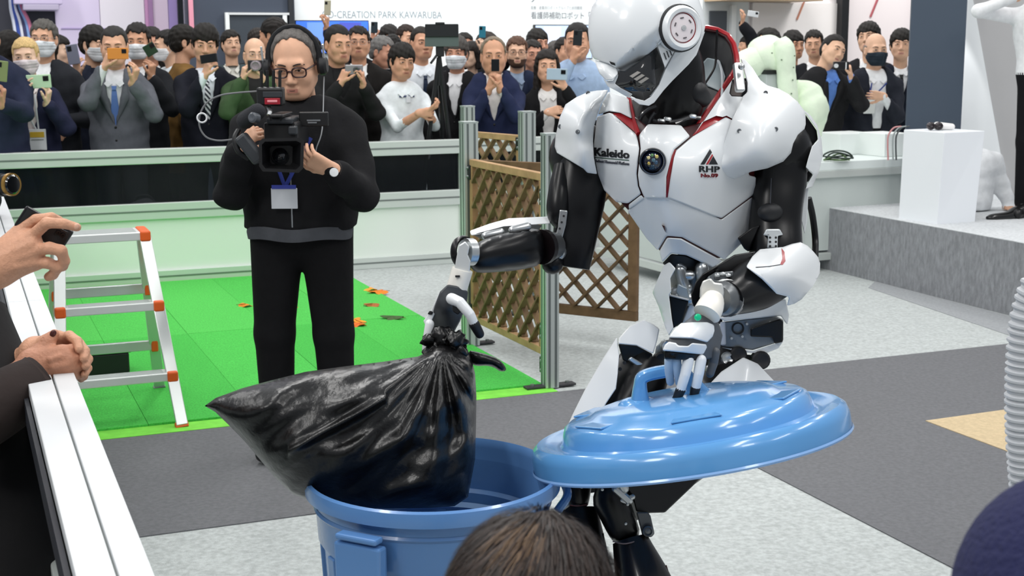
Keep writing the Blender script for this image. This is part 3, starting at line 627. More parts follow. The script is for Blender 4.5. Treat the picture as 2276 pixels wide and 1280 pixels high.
for t in (0.0, .37, .735):
    a = TRf + (FR - TRf) * t; b = TLf + (FL - TLf) * t; dpt = .17 if t == 0 else .085
    a2, b2 = a + AX * (dpt / 2 - .02), b + AX * (dpt / 2 - .02)
    st = obj('tread', *box((a2 + b2) / 2, nrm(b2 - a2), AX, Z, np.linalg.norm(b2 - a2) - .03, dpt, .036), LT, lad, smooth=0, bevel=.004)
    for k in range(4 if t else 7): obj('tread_rib', *box((a2 + b2) / 2 + AX * ((k + .5) / (4 if t else 7) - .5) * dpt * .9 + Z * .0185, nrm(b2 - a2), AX, Z, np.linalg.norm(b2 - a2) - .07, .006, .003), LM, st, smooth=0)
    for q in (a2, b2): obj('corner_joint', *box(q, nrm(b2 - a2), AX, Z, .045, dpt + .014, .046), ORG, lad, smooth=0, bevel=.008, label='orange joint')
for t in (.34, .70):
    a = TRr + (RR - TRr) * t; b = TLr + (RLg - TLr) * t
    obj('rear_bar', *box((a + b) / 2, nrm(b - a), AX, Z, np.linalg.norm(b - a) - .02, .02, .045), LM, lad, smooth=0, bevel=.003)
    for q in (a, b): obj('corner_joint', *box(q, nrm(b - a), AX, Z, .03, .03, .06), ORG, lad, smooth=0, bevel=.005, label='orange joint')
bxp = flat(G(238, 842)); bk = thing('black_case', bxp, 'black case on the turf behind the ladder\'s lowest tread', 'case')
obj('case_body', *box(bxp + AX * .1 + Z * .065, BX, AX, Z, .22, .16, .10), mat('1c1d1f', .5), bk, smooth=0, bevel=.008); obj('case_lid', *box(bxp + AX * .1 + Z * .125, BX, AX, Z, .24, .17, .02), mat('2a2b2d', .5), bk, smooth=0, bevel=.004)
# ---- grey ribbed hose in the near right corner
_e = P(2700, 900, 2.5); hp = spline([np.array([_e[0], _e[1], .002]), _e, P(2640, 640, 2.45), P(2520, 530, 2.4), P(2400, 540, 2.34), P(2330, 612, 2.3), P(2296, 690, 2.3), P(2284, 780, 2.3), P(2280, 900, 2.3), P(2284, 1010, 2.3), P(2292, 1110, 2.3), P(2300, 1230, 2.3), P(2310, 1400, 2.3)], 44)
hp = np.concatenate([hp, [[hp[-1][0], hp[-1][1], hp[-1][2] - .25], [hp[-1][0], hp[-1][1], .0]]])
_s = np.concatenate([[0], np.cumsum(np.linalg.norm(np.diff(hp, axis=0), axis=1))]); hs = np.linspace(0, _s[-1], 760); hp = np.stack([np.interp(hs, _s, hp[:, k]) for k in range(3)], -1)
obj('ribbed_hose', *sweep(hp, .0335 + .0022 * np.sign(np.sin(hs * 2 * math.pi / .0135)), n=22), mat('b9bcc0', .45), label='thick grey ribbed hose hanging at the right edge', cat='hose', smooth=30)
# ================================================================== the robot
RW = mat('e3e6e8', .27, spec=.5, coat=.25); RWC = mat('ece9e1', .35); RB = mat('0c0c0e', .30, spec=.4); RBM = mat('1b1c1f', .5); RGR = mat('56595d', .45)
RRED = mat('a3161f', .3, coat=.3); RDR = mat('3a080c', .35); RMET = mat('c4c7c8', .28, metal=.85); RMETD = mat('7b7e80', .35, metal=.8); RLG = mat('b4b6b8', .4)
DT = 3.15
rb = thing('humanoid_robot', flat(P(1480, 700, 3.12)), 'white and black humanoid robot lifting a blue lid and a black bag', 'robot')
TC = [(1455, 360, -.135), (1430, 300, -.105), (1502, 300, -.09), (1322, 330, .03), (1340, 420, .01), (1395, 452, -.055), (1600, 400, -.055), (1680, 430, .06), (1622, 268, -.01), (1560, 360, -.105), (1482, 440, -.115),
      (1480, 520, -.075), (1475, 578, -.03), (1600, 580, .02), (1672, 500, .07), (1455, 545, -.02), (1640, 180, .09), (1543, 297, -.06), (1345, 212, .05), (1397, 218, .02), (1418, 296, -.085), (1365, 330, -.06), (1380, 390, -.07), (1330, 258, .03), (1360, 252, -.02),
      (1603, 488, -.02), (1540, 460, -.095), (1600, 258, -.0), (1660, 200, .08)]
CH_ = rbf(TC)
def chd(k): return lambda x, y: CH_(x, y) + k
def R(name, o, D, m, par, **k): return relief(name, o, D, m, par, **k)
# torso core
tor = R('torso', [(1345, 240), (1400, 250), (1440, 282), (1512, 284), (1600, 262), (1660, 250), (1676, 330), (1678, 430), (1668, 500), (1640, 545), (1600, 574), (1550, 572), (1500, 560), (1476, 572), (1460, 548), (1435, 520), (1405, 476), (1375, 445), (1345, 415), (1328, 370), (1324, 300)], DT, RDR, rb, ctrl=chd(.012), thick=.20, step=9, smooth=40)
pl_ = dict(thick=.016, step=7, bevel=.0035)
R('chest_plate', [(1327, 259), (1355, 250), (1362, 253), (1414, 299), (1418, 314), (1421, 330), (1415, 385), (1418, 413), (1425, 431), (1396, 452), (1370, 449), (1343, 423), (1330, 389), (1322, 362), (1320, 322)], DT, RW, tor, ctrl=chd(0), **pl_)
R('chest_plate', [(1421, 299), (1440, 276), (1513, 278), (1534, 303), (1499, 332), (1493, 346), (1481, 393), (1480, 441), (1432, 439), (1421, 413), (1418, 389), (1424, 330)], DT, RW, tor, ctrl=lambda x, y: CH_(x, y) - .004 - .010 * np.exp(-((x - 1470) / 55) ** 2 - ((y - 300) / 30) ** 2), **pl_)
R('chest_plate', [(1540, 303), (1613, 260), (1627, 267), (1650, 300), (1665, 390), (1680, 393), (1678, 430), (1604, 485), (1581, 478), (1489, 441), (1484, 441), (1490, 396), (1498, 350), (1503, 334)], DT, RW, tor, ctrl=chd(0), **pl_)
R('strap_plate', [(1340, 226), (1352, 203), (1397, 219), (1401, 247), (1405, 264), (1379, 251), (1360, 248), (1354, 247), (1329, 255)], DT, RW, tor, ctrl=chd(-.002), **pl_)
R('strap_plate', [(1545, 297), (1560, 272), (1592, 257), (1606, 260), (1615, 257), (1628, 264), (1645, 240), (1655, 216), (1647, 215), (1626, 214), (1621, 207), (1627, 178)], DT, RW, tor, ctrl=chd(-.002), **pl_)
R('red_inset', [(1362, 252), (1379, 251), (1405, 266), (1417, 298)], DT, RRED, tor, ctrl=chd(.010), thick=.012, step=6, bevel=0)
R('red_inset', [(1539, 302), (1560, 273), (1592, 257), (1606, 260), (1615, 257), (1627, 266), (1613, 260)], DT, RRED, tor, ctrl=chd(.009), thick=.012, step=6, bevel=0)
R('red_inset', [(1498, 331), (1504, 333), (1499, 348), (1491, 396), (1483, 444), (1480, 444), (1482, 394), (1493, 346)], DT, RRED, tor, ctrl=chd(.008), thick=.012, step=6, bevel=0)
R('abdomen_plate', [(1433, 437), (1485, 438), (1580, 475), (1603, 488), (1677, 434), (1674, 498), (1650, 540), (1610, 577), (1516, 527), (1482, 524), (1462, 557), (1436, 529), (1412, 494), (1394, 468)], DT, RW, tor, ctrl=chd(.006), **pl_)
R('abdomen_plate', [(1397, 455), (1425, 433), (1432, 441), (1398, 465)], DT, RW, tor, ctrl=chd(.001), thick=.014, step=6)
R('belly_plate', [(1465, 559), (1483, 528), (1514, 530), (1606, 580), (1584, 594), (1525, 567), (1492, 563), (1472, 583)], DT, RW, tor, ctrl=chd(.002), **pl_)
R('notch', [(1471, 500), (1477, 502), (1479, 516)], DT, RDR, tor, ctrl=chd(-.001), thick=.01, step=4, bevel=0)
R('under_shell', [(1472, 585), (1492, 564), (1525, 568), (1584, 596), (1570, 612), (1500, 606)], DT, RBM, tor, ctrl=chd(.03), thick=.12, step=8)
def chest_pt(px, py, lift=.0): 
    px = np.asarray(px, float); py = np.asarray(py, float); z = CH_(px, py); p = P(px, py, DT + z - lift); e = 3.0
    a = P(px + e, py, DT + CH_(px + e, py) - lift) - p; b = P(px, py + e, DT + CH_(px, py + e) - lift) - p; n = np.cross(a, b); n /= np.linalg.norm(n, axis=-1)[..., None]; n = np.where((n @ FWD > 0)[..., None], -n, n); return p, n
def logo(name, s, f, c, x): return text_on(name, s, f, mat(c, .4), tor, 0, 1, 0, 1, .0012, bold=x)
logo('lettering', 'Kaleido', lambda u, v: chest_pt(1322 + 77 * u, 346.5 + 6 * u - 19 * v + 1.5 * u * v, .0008), '15161a', .022)
logo('lettering', 'Robust Humanoid Platform', lambda u, v: chest_pt(1323.5 + 75 * u, 360.5 + 7 * u - 7 * v, .0008), '5b5d64', .006)
def decal(name, pts, c, lift=.0012):
    p = densify(np.array(pts, float), 4); V2, T = tri_poly(p, 4); W, n = chest_pt(V2[:, 0], V2[:, 1], lift); W2 = W - n * .0016; m = len(V2)
    F = T + [[i + m for i in f[::-1]] for f in T]; return obj(name, np.concatenate([W, W2]), F, mat(c, .4), tor, smooth=0)
decal('underline', [(1323, 349), (1398, 355.5), (1398, 357.5), (1323, 351)], '3f5a4e')
decal('emblem', [(1578, 331), (1582.5, 338.5), (1566, 365.5), (1557, 365.5)], '17191d'); decal('emblem', [(1583, 342), (1585, 345.5), (1574, 365.5), (1569, 365.5)], 'a82028'); decal('emblem', [(1585.5, 346.5), (1596, 365.5), (1575, 365.5)], '17191d')
logo('lettering', 'RHP', lambda u, v: chest_pt(1554 + 45 * u, 382 + 1 * u - 13.5 * v, .0008), '17191d', .012); logo('lettering', 'No.09', lambda u, v: chest_pt(1558 + 37 * u, 394 - 8.5 * v, .0008), '7a1a22', .012)
# chest camera
cp, cnv = chest_pt(1450.5, 358.5); cnv = nrm(cnv * .7 + nrm(CAM - cp) * .5 + np.array([.10, 0, 0])); rr = 27 * MPP(DT)
ccam = obj('chest_camera', *lathe([(rr * 1.06, -.02), (rr * 1.06, .004), (rr * .98, .009), (rr * .90, .006), (rr * .88, -.004), (rr * .86, -.02)], cp + cnv * .004, cnv, n=40), mat('101216', .25), rb, label='round black camera in the middle of the chest')
obj('bezel_ring', *lathe([(rr * .92, .004), (rr * .96, .0105), (rr * .90, .008)], cp + cnv * .004, cnv, n=40), mat('7d8fae', .2, metal=.8), ccam)
obj('lens', *lathe([(rr * .88, .0), (rr * .7, .007), (rr * .4, .011), (.0004, .013)], cp + cnv * .003, cnv, n=32), mat('0c1224', .04, coat=1), ccam)
u1 = nrm(np.cross(cnv, Z)); u2 = np.cross(u1, cnv)
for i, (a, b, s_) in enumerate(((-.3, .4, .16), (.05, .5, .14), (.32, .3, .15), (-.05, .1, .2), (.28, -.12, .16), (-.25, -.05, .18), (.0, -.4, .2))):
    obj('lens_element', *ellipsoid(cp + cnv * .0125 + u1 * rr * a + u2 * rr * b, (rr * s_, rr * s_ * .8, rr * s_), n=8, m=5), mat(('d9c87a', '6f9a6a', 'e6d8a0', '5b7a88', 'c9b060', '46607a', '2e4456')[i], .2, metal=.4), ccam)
# ---- neck and collar
col_ = R('collar', [(1540, 64), (1570, 62), (1595, 66), (1618, 78), (1631, 98), (1637, 122), (1639, 145), (1630, 162), (1540, 296), (1515, 290), (1440, 290), (1419, 296), (1404, 222), (1420, 214), (1480, 200)], DT, RBM, rb, ctrl=[(1540, 64, .16), (1620, 80, .15), (1638, 140, .10), (1540, 296, -.03), (1420, 292, -.05), (1404, 222, .05), (1500, 200, .14), (1580, 160, .15)], thick=.012, step=10)
cf = rbf([(1540, 64, .16), (1620, 80, .15), (1638, 140, .10), (1540, 296, -.03), (1420, 292, -.05), (1404, 222, .05), (1500, 200, .14), (1580, 160, .15)])
obj('collar_trim', *strip([(1560, 61), (1572, 61), (1595, 66), (1618, 78), (1631, 98), (1637, 122), (1639, 143), (1630, 163), (1600, 208), (1570, 252), (1540, 298)], .0062, DT, cf, .008, .006), RRED, col_)
obj('collar_trim', *strip([(1398, 217), (1402, 240), (1409, 270), (1419, 298)], .006, DT, cf, .02, .006), RRED, col_)
obj('collar_lining', *strip([(1568, 66), (1592, 70), (1613, 82), (1625, 100), (1631, 122), (1633, 143)], .004, DT, cf, .008, .004), mat('3a0c10', .4), col_)
R('collar_window', [(1556, 146), (1572, 128), (1600, 134), (1612, 170), (1604, 206), (1572, 192), (1556, 168)], DT, mat('8f9ba0', .4), col_, ctrl=lambda x, y: cf(x, y) - .006, thick=.008, step=8)
obj('cable', *rod([P(1594, 66, DT + .12), P(1592, 110, DT + .12), P(1588, 150, DT + .11), P(1566, 188, DT + .08), P(1556, 210, DT + .06)], .0028, n=6), RB, col_)
obj('cable', *rod([P(1594, 134, DT + .13), P(1603, 155, DT + .12), P(1605, 190, DT + .09), P(1604, 215, DT + .06)], .0032, n=6), mat('b9bfc4', .4), col_)
nk = obj('neck', *sweep(spline([P(1486, 300, DT + .05), P(1492, 255, DT + .045), P(1500, 210, DT + .04), P(1505, 150, DT + .03), P(1495, 100, DT + .02)], 5), spline([[.075, 0, 0], [.068, 0, 0], [.07, 0, 0], [.062, 0, 0], [.05, 0, 0]], 5)[:, 0], n=24), RB, rb)
obj('throat_guard', *capsule(P(1548, 205, DT + .0), P(1560, 218, DT + .02), .026, .022, n=14), RBM, nk)
for a in ([(1420, 290), (1424, 262), (1440, 245), (1460, 236)], [(1452, 268), (1475, 272), (1510, 268), (1540, 258)], [(1440, 292), (1445, 268), (1456, 250)], [(1500, 275), (1530, 262), (1556, 262)]):
    obj('hose', *rod([P(x, y, DT - .055 + .0004 * abs(x - 1480)) for x, y in a], .005, n=8), mat('2a2b2e', .2, coat=.5), nk)
for (x, y) in ((1466, 268), (1480, 264), (1536, 258)): obj('fitting', *capsule(P(x, y, DT - .06), P(x + 8, y + 1, DT - .06), .005, n=8), RMET, nk)
# ---- helmet
DH = 3.06
def dome(x, y):
    q = np.clip(1 - ((x - 1440) / 137) ** 2 - ((y - 76) / 146) ** 2, 0, 1); z = -.112 * np.sqrt(q)
    t = ((x - 1391) * 58 + (y - 124) * 63) / math.hypot(58, 63)                 # beyond the brow ridge the shell folds under
    m = np.clip((1480 - x) / 60, 0, 1); return z + np.maximum(0, t) * .0021 * m
he = R('helmet', [(1307, 70), (1309, 40), (1318, 8), (1342, -28), (1390, -56), (1445, -67), (1498, -56), (1534, -30), (1554, 0), (1563, 25), (1568, 55), (1564, 76), (1545, 96), (1520, 106), (1496, 98), (1480, 83), (1460, 104), (1421, 137), (1400, 155), (1388, 160), (1372, 153), (1353, 141), (1320, 131), (1311, 112)], DH, RW, rb, ctrl=dome, thick=.02, step=6, bevel=.003, smooth=28)
R('skull', [(1310, 60), (1322, 8), (1390, -52), (1445, -62), (1500, -52), (1550, 0), (1563, 60), (1550, 105), (1500, 165), (1450, 215), (1400, 205), (1370, 180), (1345, 150), (1318, 120)], DH, RW, he, ctrl=.012, puff=.11, ff=.05, fb=1, step=12)
def face(x, y): return -.060 - .020 * np.exp(-((x - 1410) / 50) ** 2 - ((y - 175) / 45) ** 2) + .0011 * np.maximum(0, x - 1450) + .0006 * np.maximum(0, y - 195)
R('visor', [(1364, 187), (1372, 172), (1374, 156), (1388, 158), (1421, 136), (1460, 103), (1478, 150), (1464, 188), (1446, 212), (1430, 222), (1415, 219), (1385, 206)], DH, mat('17181b', .05, coat=1), he, ctrl=lambda x, y: face(x, y), thick=.03, step=6, smooth=40)
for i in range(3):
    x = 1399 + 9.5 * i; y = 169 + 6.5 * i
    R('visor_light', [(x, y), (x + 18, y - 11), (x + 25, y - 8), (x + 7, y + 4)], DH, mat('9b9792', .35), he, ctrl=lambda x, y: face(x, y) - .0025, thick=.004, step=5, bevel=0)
R('chin_sensor', [(1405, 190), (1412, 186), (1420, 194), (1428, 190), (1438, 196), (1434, 206), (1424, 204), (1410, 198)], DH, mat('3d3c3a', .3), he, ctrl=lambda x, y: face(x, y) - .004, thick=.006, step=4)
def jaw(x, y): return -.058 + .00055 * np.maximum(0, x - 1440) + .0001 * np.maximum(0, y - 210) - .012 * np.exp(-((x - 1500) / 40) ** 2 - ((y - 140) / 50) ** 2)
R('jaw_guard', [(1396, 214), (1421, 232), (1442, 235), (1454, 228), (1475, 201), (1494, 180), (1512, 162), (1531, 143), (1548, 122), (1557, 98), (1567, 70), (1530, 96), (1505, 110), (1498, 120), (1479, 155), (1465, 189), (1448, 214), (1432, 224)], DH, RW, he, ctrl=lambda x, y: jaw(x, y) - .012, thick=.035, step=6, bevel=.004)
R('cheek_arm', [(1462, 102), (1480, 83), (1500, 76), (1520, 98), (1503, 108), (1496, 118), (1478, 151)], DH, RW, he, ctrl=lambda x, y: jaw(x, y) - .036, thick=.03, step=5, bevel=.003)
for i in range(3):
    x = 1474.5 + 6 * i; y = 118 - 4.5 * i; R('vent_slot', [(x, y), (x + 2.2, y - 1), (x + 7.5, y + 13), (x + 5.3, y + 15)], DH, mat('3c3e42', .5), he, ctrl=lambda x, y: jaw(x, y) - .038, thick=.004, step=4, bevel=0)
R('face_scoop', [(1322, 133), (1345, 141), (1371, 152), (1374, 164), (1362, 178), (1347, 179), (1333, 164), (1326, 148)], DH, RW, he, ctrl=[(1322, 133, -.03), (1371, 152, -.065), (1347, 179, -.075), (1340, 150, -.072), (1362, 170, -.085)], thick=.02, step=5, bevel=.004)
R('chin_front', [(1340, 174), (1351, 192), (1372, 203), (1398, 218), (1406, 209), (1380, 196), (1367, 186), (1373, 172), (1374, 165), (1362, 179), (1348, 180)], DH, RW, he, ctrl=lambda x, y: face(x, y) - .004 + .0004 * np.maximum(0, 1365 - x), thick=.03, step=5, bevel=.003)
R('brow_vent', [(1354, 136), (1366, 140), (1368, 146), (1358, 143)], DH, RBM, he, ctrl=lambda x, y: dome(x, y) - .001, thick=.004, step=4, bevel=0)
ec = P(1517, 62, DH - .098); en = nrm(nrm(CAM - ec) + np.array([.55, 0, .05])); er = 45 * MPP(DH)
dk = obj('ear_disc', *lathe([(er * 1.05, -.03), (er * 1.05, -.004), (er, .004), (er * .90, .008), (er * .74, .006), (er * .70, .001), (er * .69, -.002), (.0005, -.001)], ec, en, n=48), RW, he.parent, label='round white ear disc on the side of the helmet')
obj('ear_rim', *lathe([(er * 1.06, -.012), (er * 1.12, -.012), (er * 1.10, -.004), (er * 1.055, -.003)], ec, en, n=48), RBM, dk)
obj('ear_ring', *lathe([(er * .675, -.002), (er * .70, .0015), (er * .72, -.001)], ec, en, n=48), RRED, dk); obj('ear_plate', *lathe([(er * .66, -.004), (er * .64, .0025), (er * .3, .004), (.0005, .0042)], ec, en, n=40), mat('e8dfe2', .3), dk)
obj('ear_knob', *lathe([(er * .13, .002), (er * .12, .007), (.0005, .0075)], ec, en, n=16), RLG, dk)
eu = nrm(np.cross(en, Z)); ev = np.cross(eu, en)
for i in range(6):
    a = math.radians(20 + 60 * i); p = ec + (eu * math.cos(a) + ev * math.sin(a)) * er * .46 + en * .0042; t_ = -eu * math.sin(a) + ev * math.cos(a); obj('ear_slot', *box(p, t_, np.cross(en, t_), en, er * .17, er * .05, .002), mat('5a5458', .5), dk, smooth=0)
# ---- shoulders
sl = R('shoulder_guard', [(1352, 200), (1327, 201), (1305, 205), (1281, 216), (1257, 232), (1244, 261), (1235, 301), (1233, 326), (1238, 340), (1297, 375), (1305, 384), (1327, 387), (1320, 350), (1318, 314), (1320, 281), (1328, 255), (1335, 234)], DT, RW, rb, sm=0,
       ctrl=[(1260, 280, -.035), (1298, 290, -.07), (1315, 245, -.055), (1295, 365, -.06), (1306, 330, -.066), (1319, 300, .0), (1327, 385, -.02), (1330, 250, .0), (1235, 310, .045), (1238, 338, .035), (1300, 206, .04), (1350, 202, .03), (1257, 233, .04), (1340, 215, .0)], thick=.02, step=4.5, bevel=.004, smooth=75)
slc = rbf([(1260, 280, -.035), (1298, 290, -.07), (1315, 245, -.055), (1295, 365, -.06), (1306, 330, -.066), (1319, 300, .0), (1327, 385, -.02), (1330, 250, .0), (1235, 310, .045), (1238, 338, .035), (1300, 206, .04), (1350, 202, .03), (1257, 233, .04), (1340, 215, .0)])
SR = [(1690, 270, -.075), (1608, 345, -.055), (1626, 270, -.035), (1655, 220, .02), (1700, 195, .05), (1788, 255, .05), (1790, 280, .045), (1765, 320, .0), (1740, 352, -.02), (1705, 357, -.07), (1646, 362, -.08), (1605, 370, -.06), (1660, 384, -.035), (1706, 373, -.03), (1610, 389, -.04), (1745, 290, -.035), (1650, 310, -.08)]
src_ = rbf(SR)
srg = R('shoulder_guard', [(1651, 214), (1625, 270), (1606, 329), (1601, 373), (1609, 390), (1632, 398), (1647, 393), (1668, 382), (1706, 374), (1741, 359), (1758, 340), (1763, 319), (1773, 300), (1788, 287), (1791, 276), (1790, 249), (1773, 226), (1752, 209), (1731, 197), (1706, 190), (1690, 178), (1672, 150), (1655, 132), (1646, 130), (1655, 163), (1661, 184), (1661, 205)], DT, RW, rb, ctrl=src_, thick=.02, step=6, bevel=.004, smooth=60)
for par, f_, pts in ((sl, slc, ((1307, 207), (1245, 281), (1284, 293))), (srg, src_, ((1702, 206), (1643, 291), (1724.6, 287)))):
    for (x, y) in pts:
        p = P(x, y, DT + float(f_(x, y))); n_ = nrm(CAM - p); p = p + n_ * .0015; obj('bolt', *lathe([(.0052, -.004), (.0052, .0008), (.0034, .0012), (.003, -.001), (.0004, -.001)], p, n_, n=14), mat('7c7f83', .35, metal=.6), par)
hb = obj('collar_hinge', *box(P(1642, 172, DT + .03), nrm(P(1648, 172, DT) - P(1636, 172, DT)), FWD, nrm(P(1638, 140, DT + .04) - P(1644, 205, DT)), .020, .03, .075), RMET, rb, smooth=0, bevel=.004); obj('hinge_pin', *ellipsoid(P(1648, 148, DT + .005), (.008, .008, .008), n=10, m=6), RMET, hb)
R('hinge_slot', [(1628, 180), (1622, 207), (1626, 213), (1647, 214), (1660, 186), (1656, 178), (1645, 200), (1634, 198)], DT, mat('3a2f2c', .5), hb, ctrl=lambda x, y: CH_(x, y) + .004, thick=.02, step=6)
og = R('arm_guard', [(1786, 244), (1803, 258), (1816, 277), (1826, 310), (1829, 346), (1820, 382), (1805, 416), (1790, 420), (1797, 406), (1808, 388), (1791, 372), (1797, 350), (1805, 325), (1819, 310), (1816, 288), (1792, 254)], DT + .06, RW, rb, ctrl=[(1786, 244, .0), (1829, 346, .05), (1800, 360, -.03), (1800, 410, .0)], thick=.02, step=7)
R('guard_inside', [(1790, 254), (1815, 290), (1818, 310), (1804, 325), (1796, 350), (1790, 372), (1807, 388), (1796, 405), (1770, 400), (1760, 340), (1788, 290)], DT + .1, RB, og, ctrl=.02, thick=.02, step=10)
R('guard_tail', [(1781, 420), (1797, 415), (1794, 492), (1788, 520), (1778, 478)], DT + .09, RW, og, thick=.02, step=8)
obj('arm_cable', *rod([P(1797, 440, DT + .14), P(1806, 480, DT + .15), P(1812, 530, DT + .15), P(1812, 570, DT + .12)], .008, n=10), RB, og)
for (x, y, D_) in ((1290, 350, DT + .10), (1735, 340, DT + .10)): obj('shoulder_joint', *ellipsoid(P(x, y, D_), (.075, .075, .085), n=20, m=12), RB, rb)
# ---- right-hand side of the picture: arm over the lid
ua = obj('upper_arm', *sweep(spline([P(1734, 345, DT + .08), P(1733, 400, DT + .075), P(1727, 450, DT + .06), P(1723, 500, DT + .05), P(1725, 560, DT + .03), P(1735, 600, DT + .02)], 5), spline([[.05, 0, 0], [.053, 0, 0], [.054, 0, 0], [.058, 0, 0], [.062, 0, 0], [.05, 0, 0]], 5)[:, 0], spline([[.06, 0, 0], [.062, 0, 0], [.06, 0, 0], [.06, 0, 0], [.06, 0, 0], [.05, 0, 0]], 5)[:, 0], n=28, e=2.6), RB, rb)
obj('arm_cap', *ellipsoid(P(1712, 472, DT - .0), (.030, .018, .022), n=18, m=10), RBM, ua); obj('arm_seam', *rod([P(1714, 396, DT + .015), P(1713, 430, DT + .0), P(1712, 452, DT - .008)], .0012, n=5), mat('3b3d44', .3), ua)
R('elbow_link', [(1703, 509), (1733, 509), (1741, 522), (1729, 524), (1728, 552), (1705, 552), (1707, 524), (1696, 523)], DT - .035, mat('d3d8da', .35, metal=.5), ua, thick=.02, step=6)
for i in range(3):
    for x in (1711.5, 1724.5): obj('screw', *lathe([(.0026, -.001), (.0026, .001), (.0003, .001)], P(x, 528 + 9.5 * i, DT - .0355), -FWD, n=10), RBM, ua)
R('elbow_flap', [(1639, 529), (1672, 505), (1690, 500), (1672, 540), (1664, 560), (1654, 553)], DT + .0, RB, ua, thick=.05, step=7)
fa = obj('forearm', *sweep(spline([P(1755, 596, DT - .05), P(1720, 614, DT - .11), P(1680, 632, DT - .17), P(1640, 652, DT - .24), P(1618, 662, DT - .27)], 6), spline([[.040, 0, 0], [.054, 0, 0], [.058, 0, 0], [.046, 0, 0], [.037, 0, 0]], 6)[:, 0], n=28), RB, rb)
fc = [(1658, 593, -.26), (1690, 555, -.15), (1740, 545, -.08), (1808, 560, -.02), (1822, 600, -.02), (1782, 665, -.12), (1750, 679, -.15), (1726, 653, -.225), (1693, 620, -.26), (1760, 605, -.19), (1710, 590, -.235)]
R('forearm_shell', [(1658, 593), (1672, 570), (1689, 554), (1740, 549), (1760, 542), (1779, 538), (1795, 546), (1808, 559), (1818, 571), (1823, 585), (1822, 610), (1806, 637), (1782, 665), (1766, 675), (1749, 680), (1754, 660), (1726, 653), (1693, 620)], DT, RW, fa, ctrl=fc, thick=.075, step=7, bevel=.004)
ff_ = rbf(fc)
R('red_slit', [(1737, 551), (1744, 560), (1746, 580), (1740, 588), (1734, 588), (1739, 574)], DT, RRED, fa, ctrl=lambda x, y: ff_(x, y) - .002, thick=.006, step=4, bevel=0)
obj('shell_seam', *strip([(1680, 594), (1710, 592), (1734, 588)], .001, DT, ff_, .001, .001), RGR, fa)
R('cuff_plate', [(1547, 690), (1538, 672), (1536, 655), (1546, 627), (1562, 608), (1586, 594), (1632, 566), (1680, 558), (1660, 592), (1636, 600), (1612, 606), (1592, 604), (1575, 614), (1560, 634), (1556, 660), (1556, 684)], DT - .22, RB, fa, ctrl=[(1540, 660, -.03), (1680, 560, .10), (1600, 600, .0), (1550, 690, -.03)], thick=.02, step=7)
wr_ = obj('wrist', *sweep([P(1614, 662, DT - .26), P(1604, 664, DT - .285), P(1596, 666, DT - .30)], [.037, .037, .03], n=24), RMETD, rb)
obj('wrist_ring', *sweep([P(1618, 662, DT - .262), P(1613, 662, DT - .272)], [.041, .041], n=24), mat('e3e6e8', .12, metal=1), wr_)
R('wrist_yoke', [(1556, 640), (1562, 624), (1580, 618), (1588, 628), (1606, 630), (1610, 650), (1606, 674), (1590, 676), (1562, 672), (1555, 660)], DT - .31, mat('dcdcd8', .35, metal=.4), wr_, thick=.045, step=6, bevel=.006)
R('wrist_window', [(1588, 606), (1630, 602), (1630, 616), (1610, 624), (1586, 622)], DT - .255, RMETD, wr_, thick=.02, step=6)
for (x, y) in ((1594, 612), (1606, 609), (1618, 612)): obj('fitting', *ellipsoid(P(x, y, DT - .26), (.007, .006, .005), n=8, m=5), RMET, wr_)
DHa = DT - .40
wc = obj('wrist_cap', *sweep(spline([P(1586, 664, DT - .32), P(1582, 674, DT - .335), P(1577, 686, DHa + .035), P(1571, 698, DHa + .025)], 4), spline([[.022, 0, 0], [.026, 0, 0], [.028, 0, 0], [.029, 0, 0]], 4)[:, 0], n=24), RWC, rb)
hnd = R('hand', [(1521, 716), (1542, 699), (1568, 700), (1598, 718), (1606, 745), (1600, 775), (1584, 796), (1566, 800), (1476, 798), (1480, 770), (1490, 745)], DHa, RGR, rb, ctrl=[(1540, 700, .03), (1598, 720, .045), (1605, 755, .05), (1580, 795, .02), (1478, 795, -.02), (1490, 745, -.01), (1535, 750, -.03)], thick=.05, step=7, bevel=.006)
hc_ = rbf([(1540, 700, .03), (1598, 720, .045), (1605, 755, .05), (1580, 795, .02), (1478, 795, -.02), (1490, 745, -.01), (1535, 750, -.03)])
R('hand_plate', [(1486, 750), (1500, 730), (1514, 718), (1540, 716), (1572, 716), (1587, 722), (1588, 735), (1584, 748), (1572, 761), (1540, 752)], DHa, RW, hnd, ctrl=lambda x, y: hc_(x, y) - .014, thick=.016, step=6, bevel=.005)
R('hand_plate', [(1472, 779), (1478, 766), (1486, 759), (1502, 762), (1508, 768), (1530, 769), (1538, 762), (1570, 765), (1571, 772), (1563, 788), (1515, 783)], DHa, RW, hnd, ctrl=lambda x, y: hc_(x, y) - .014, thick=.018, step=6, bevel=.004)
R('knuckle_bar', [(1475, 780), (1515, 784), (1564, 788), (1566, 798), (1560, 802), (1478, 798)], DHa, RB, hnd, ctrl=lambda x, y: hc_(x, y) - .008, thick=.03, step=6)
obj('status_light', *ellipsoid(P(1551, 705, DHa - .002), (.0075, .004, .0075), rot(0, 0, 20), n=10, m=6), mat('10a878', .2, emit=.35), hnd, label='small green light on the wrist')
def finger(par, pts, D0, r, m1, m2, tip=True, dd=0):
    q = [P(x, y, D0 + d_) for x, y, d_ in pts]
    k = len(q) - (2 if tip else 1)
    for i in range(k): s_ = obj('finger', *capsule(q[i], q[i + 1], r * (1 - .06 * i), r * (.94 - .06 * i), n=12), m1, par)
    if tip: obj('fingertip', *capsule(q[-2], q[-1], r * .92, r * .8, n=12), m2, par)
LB = mat('c3d2e0', .35)
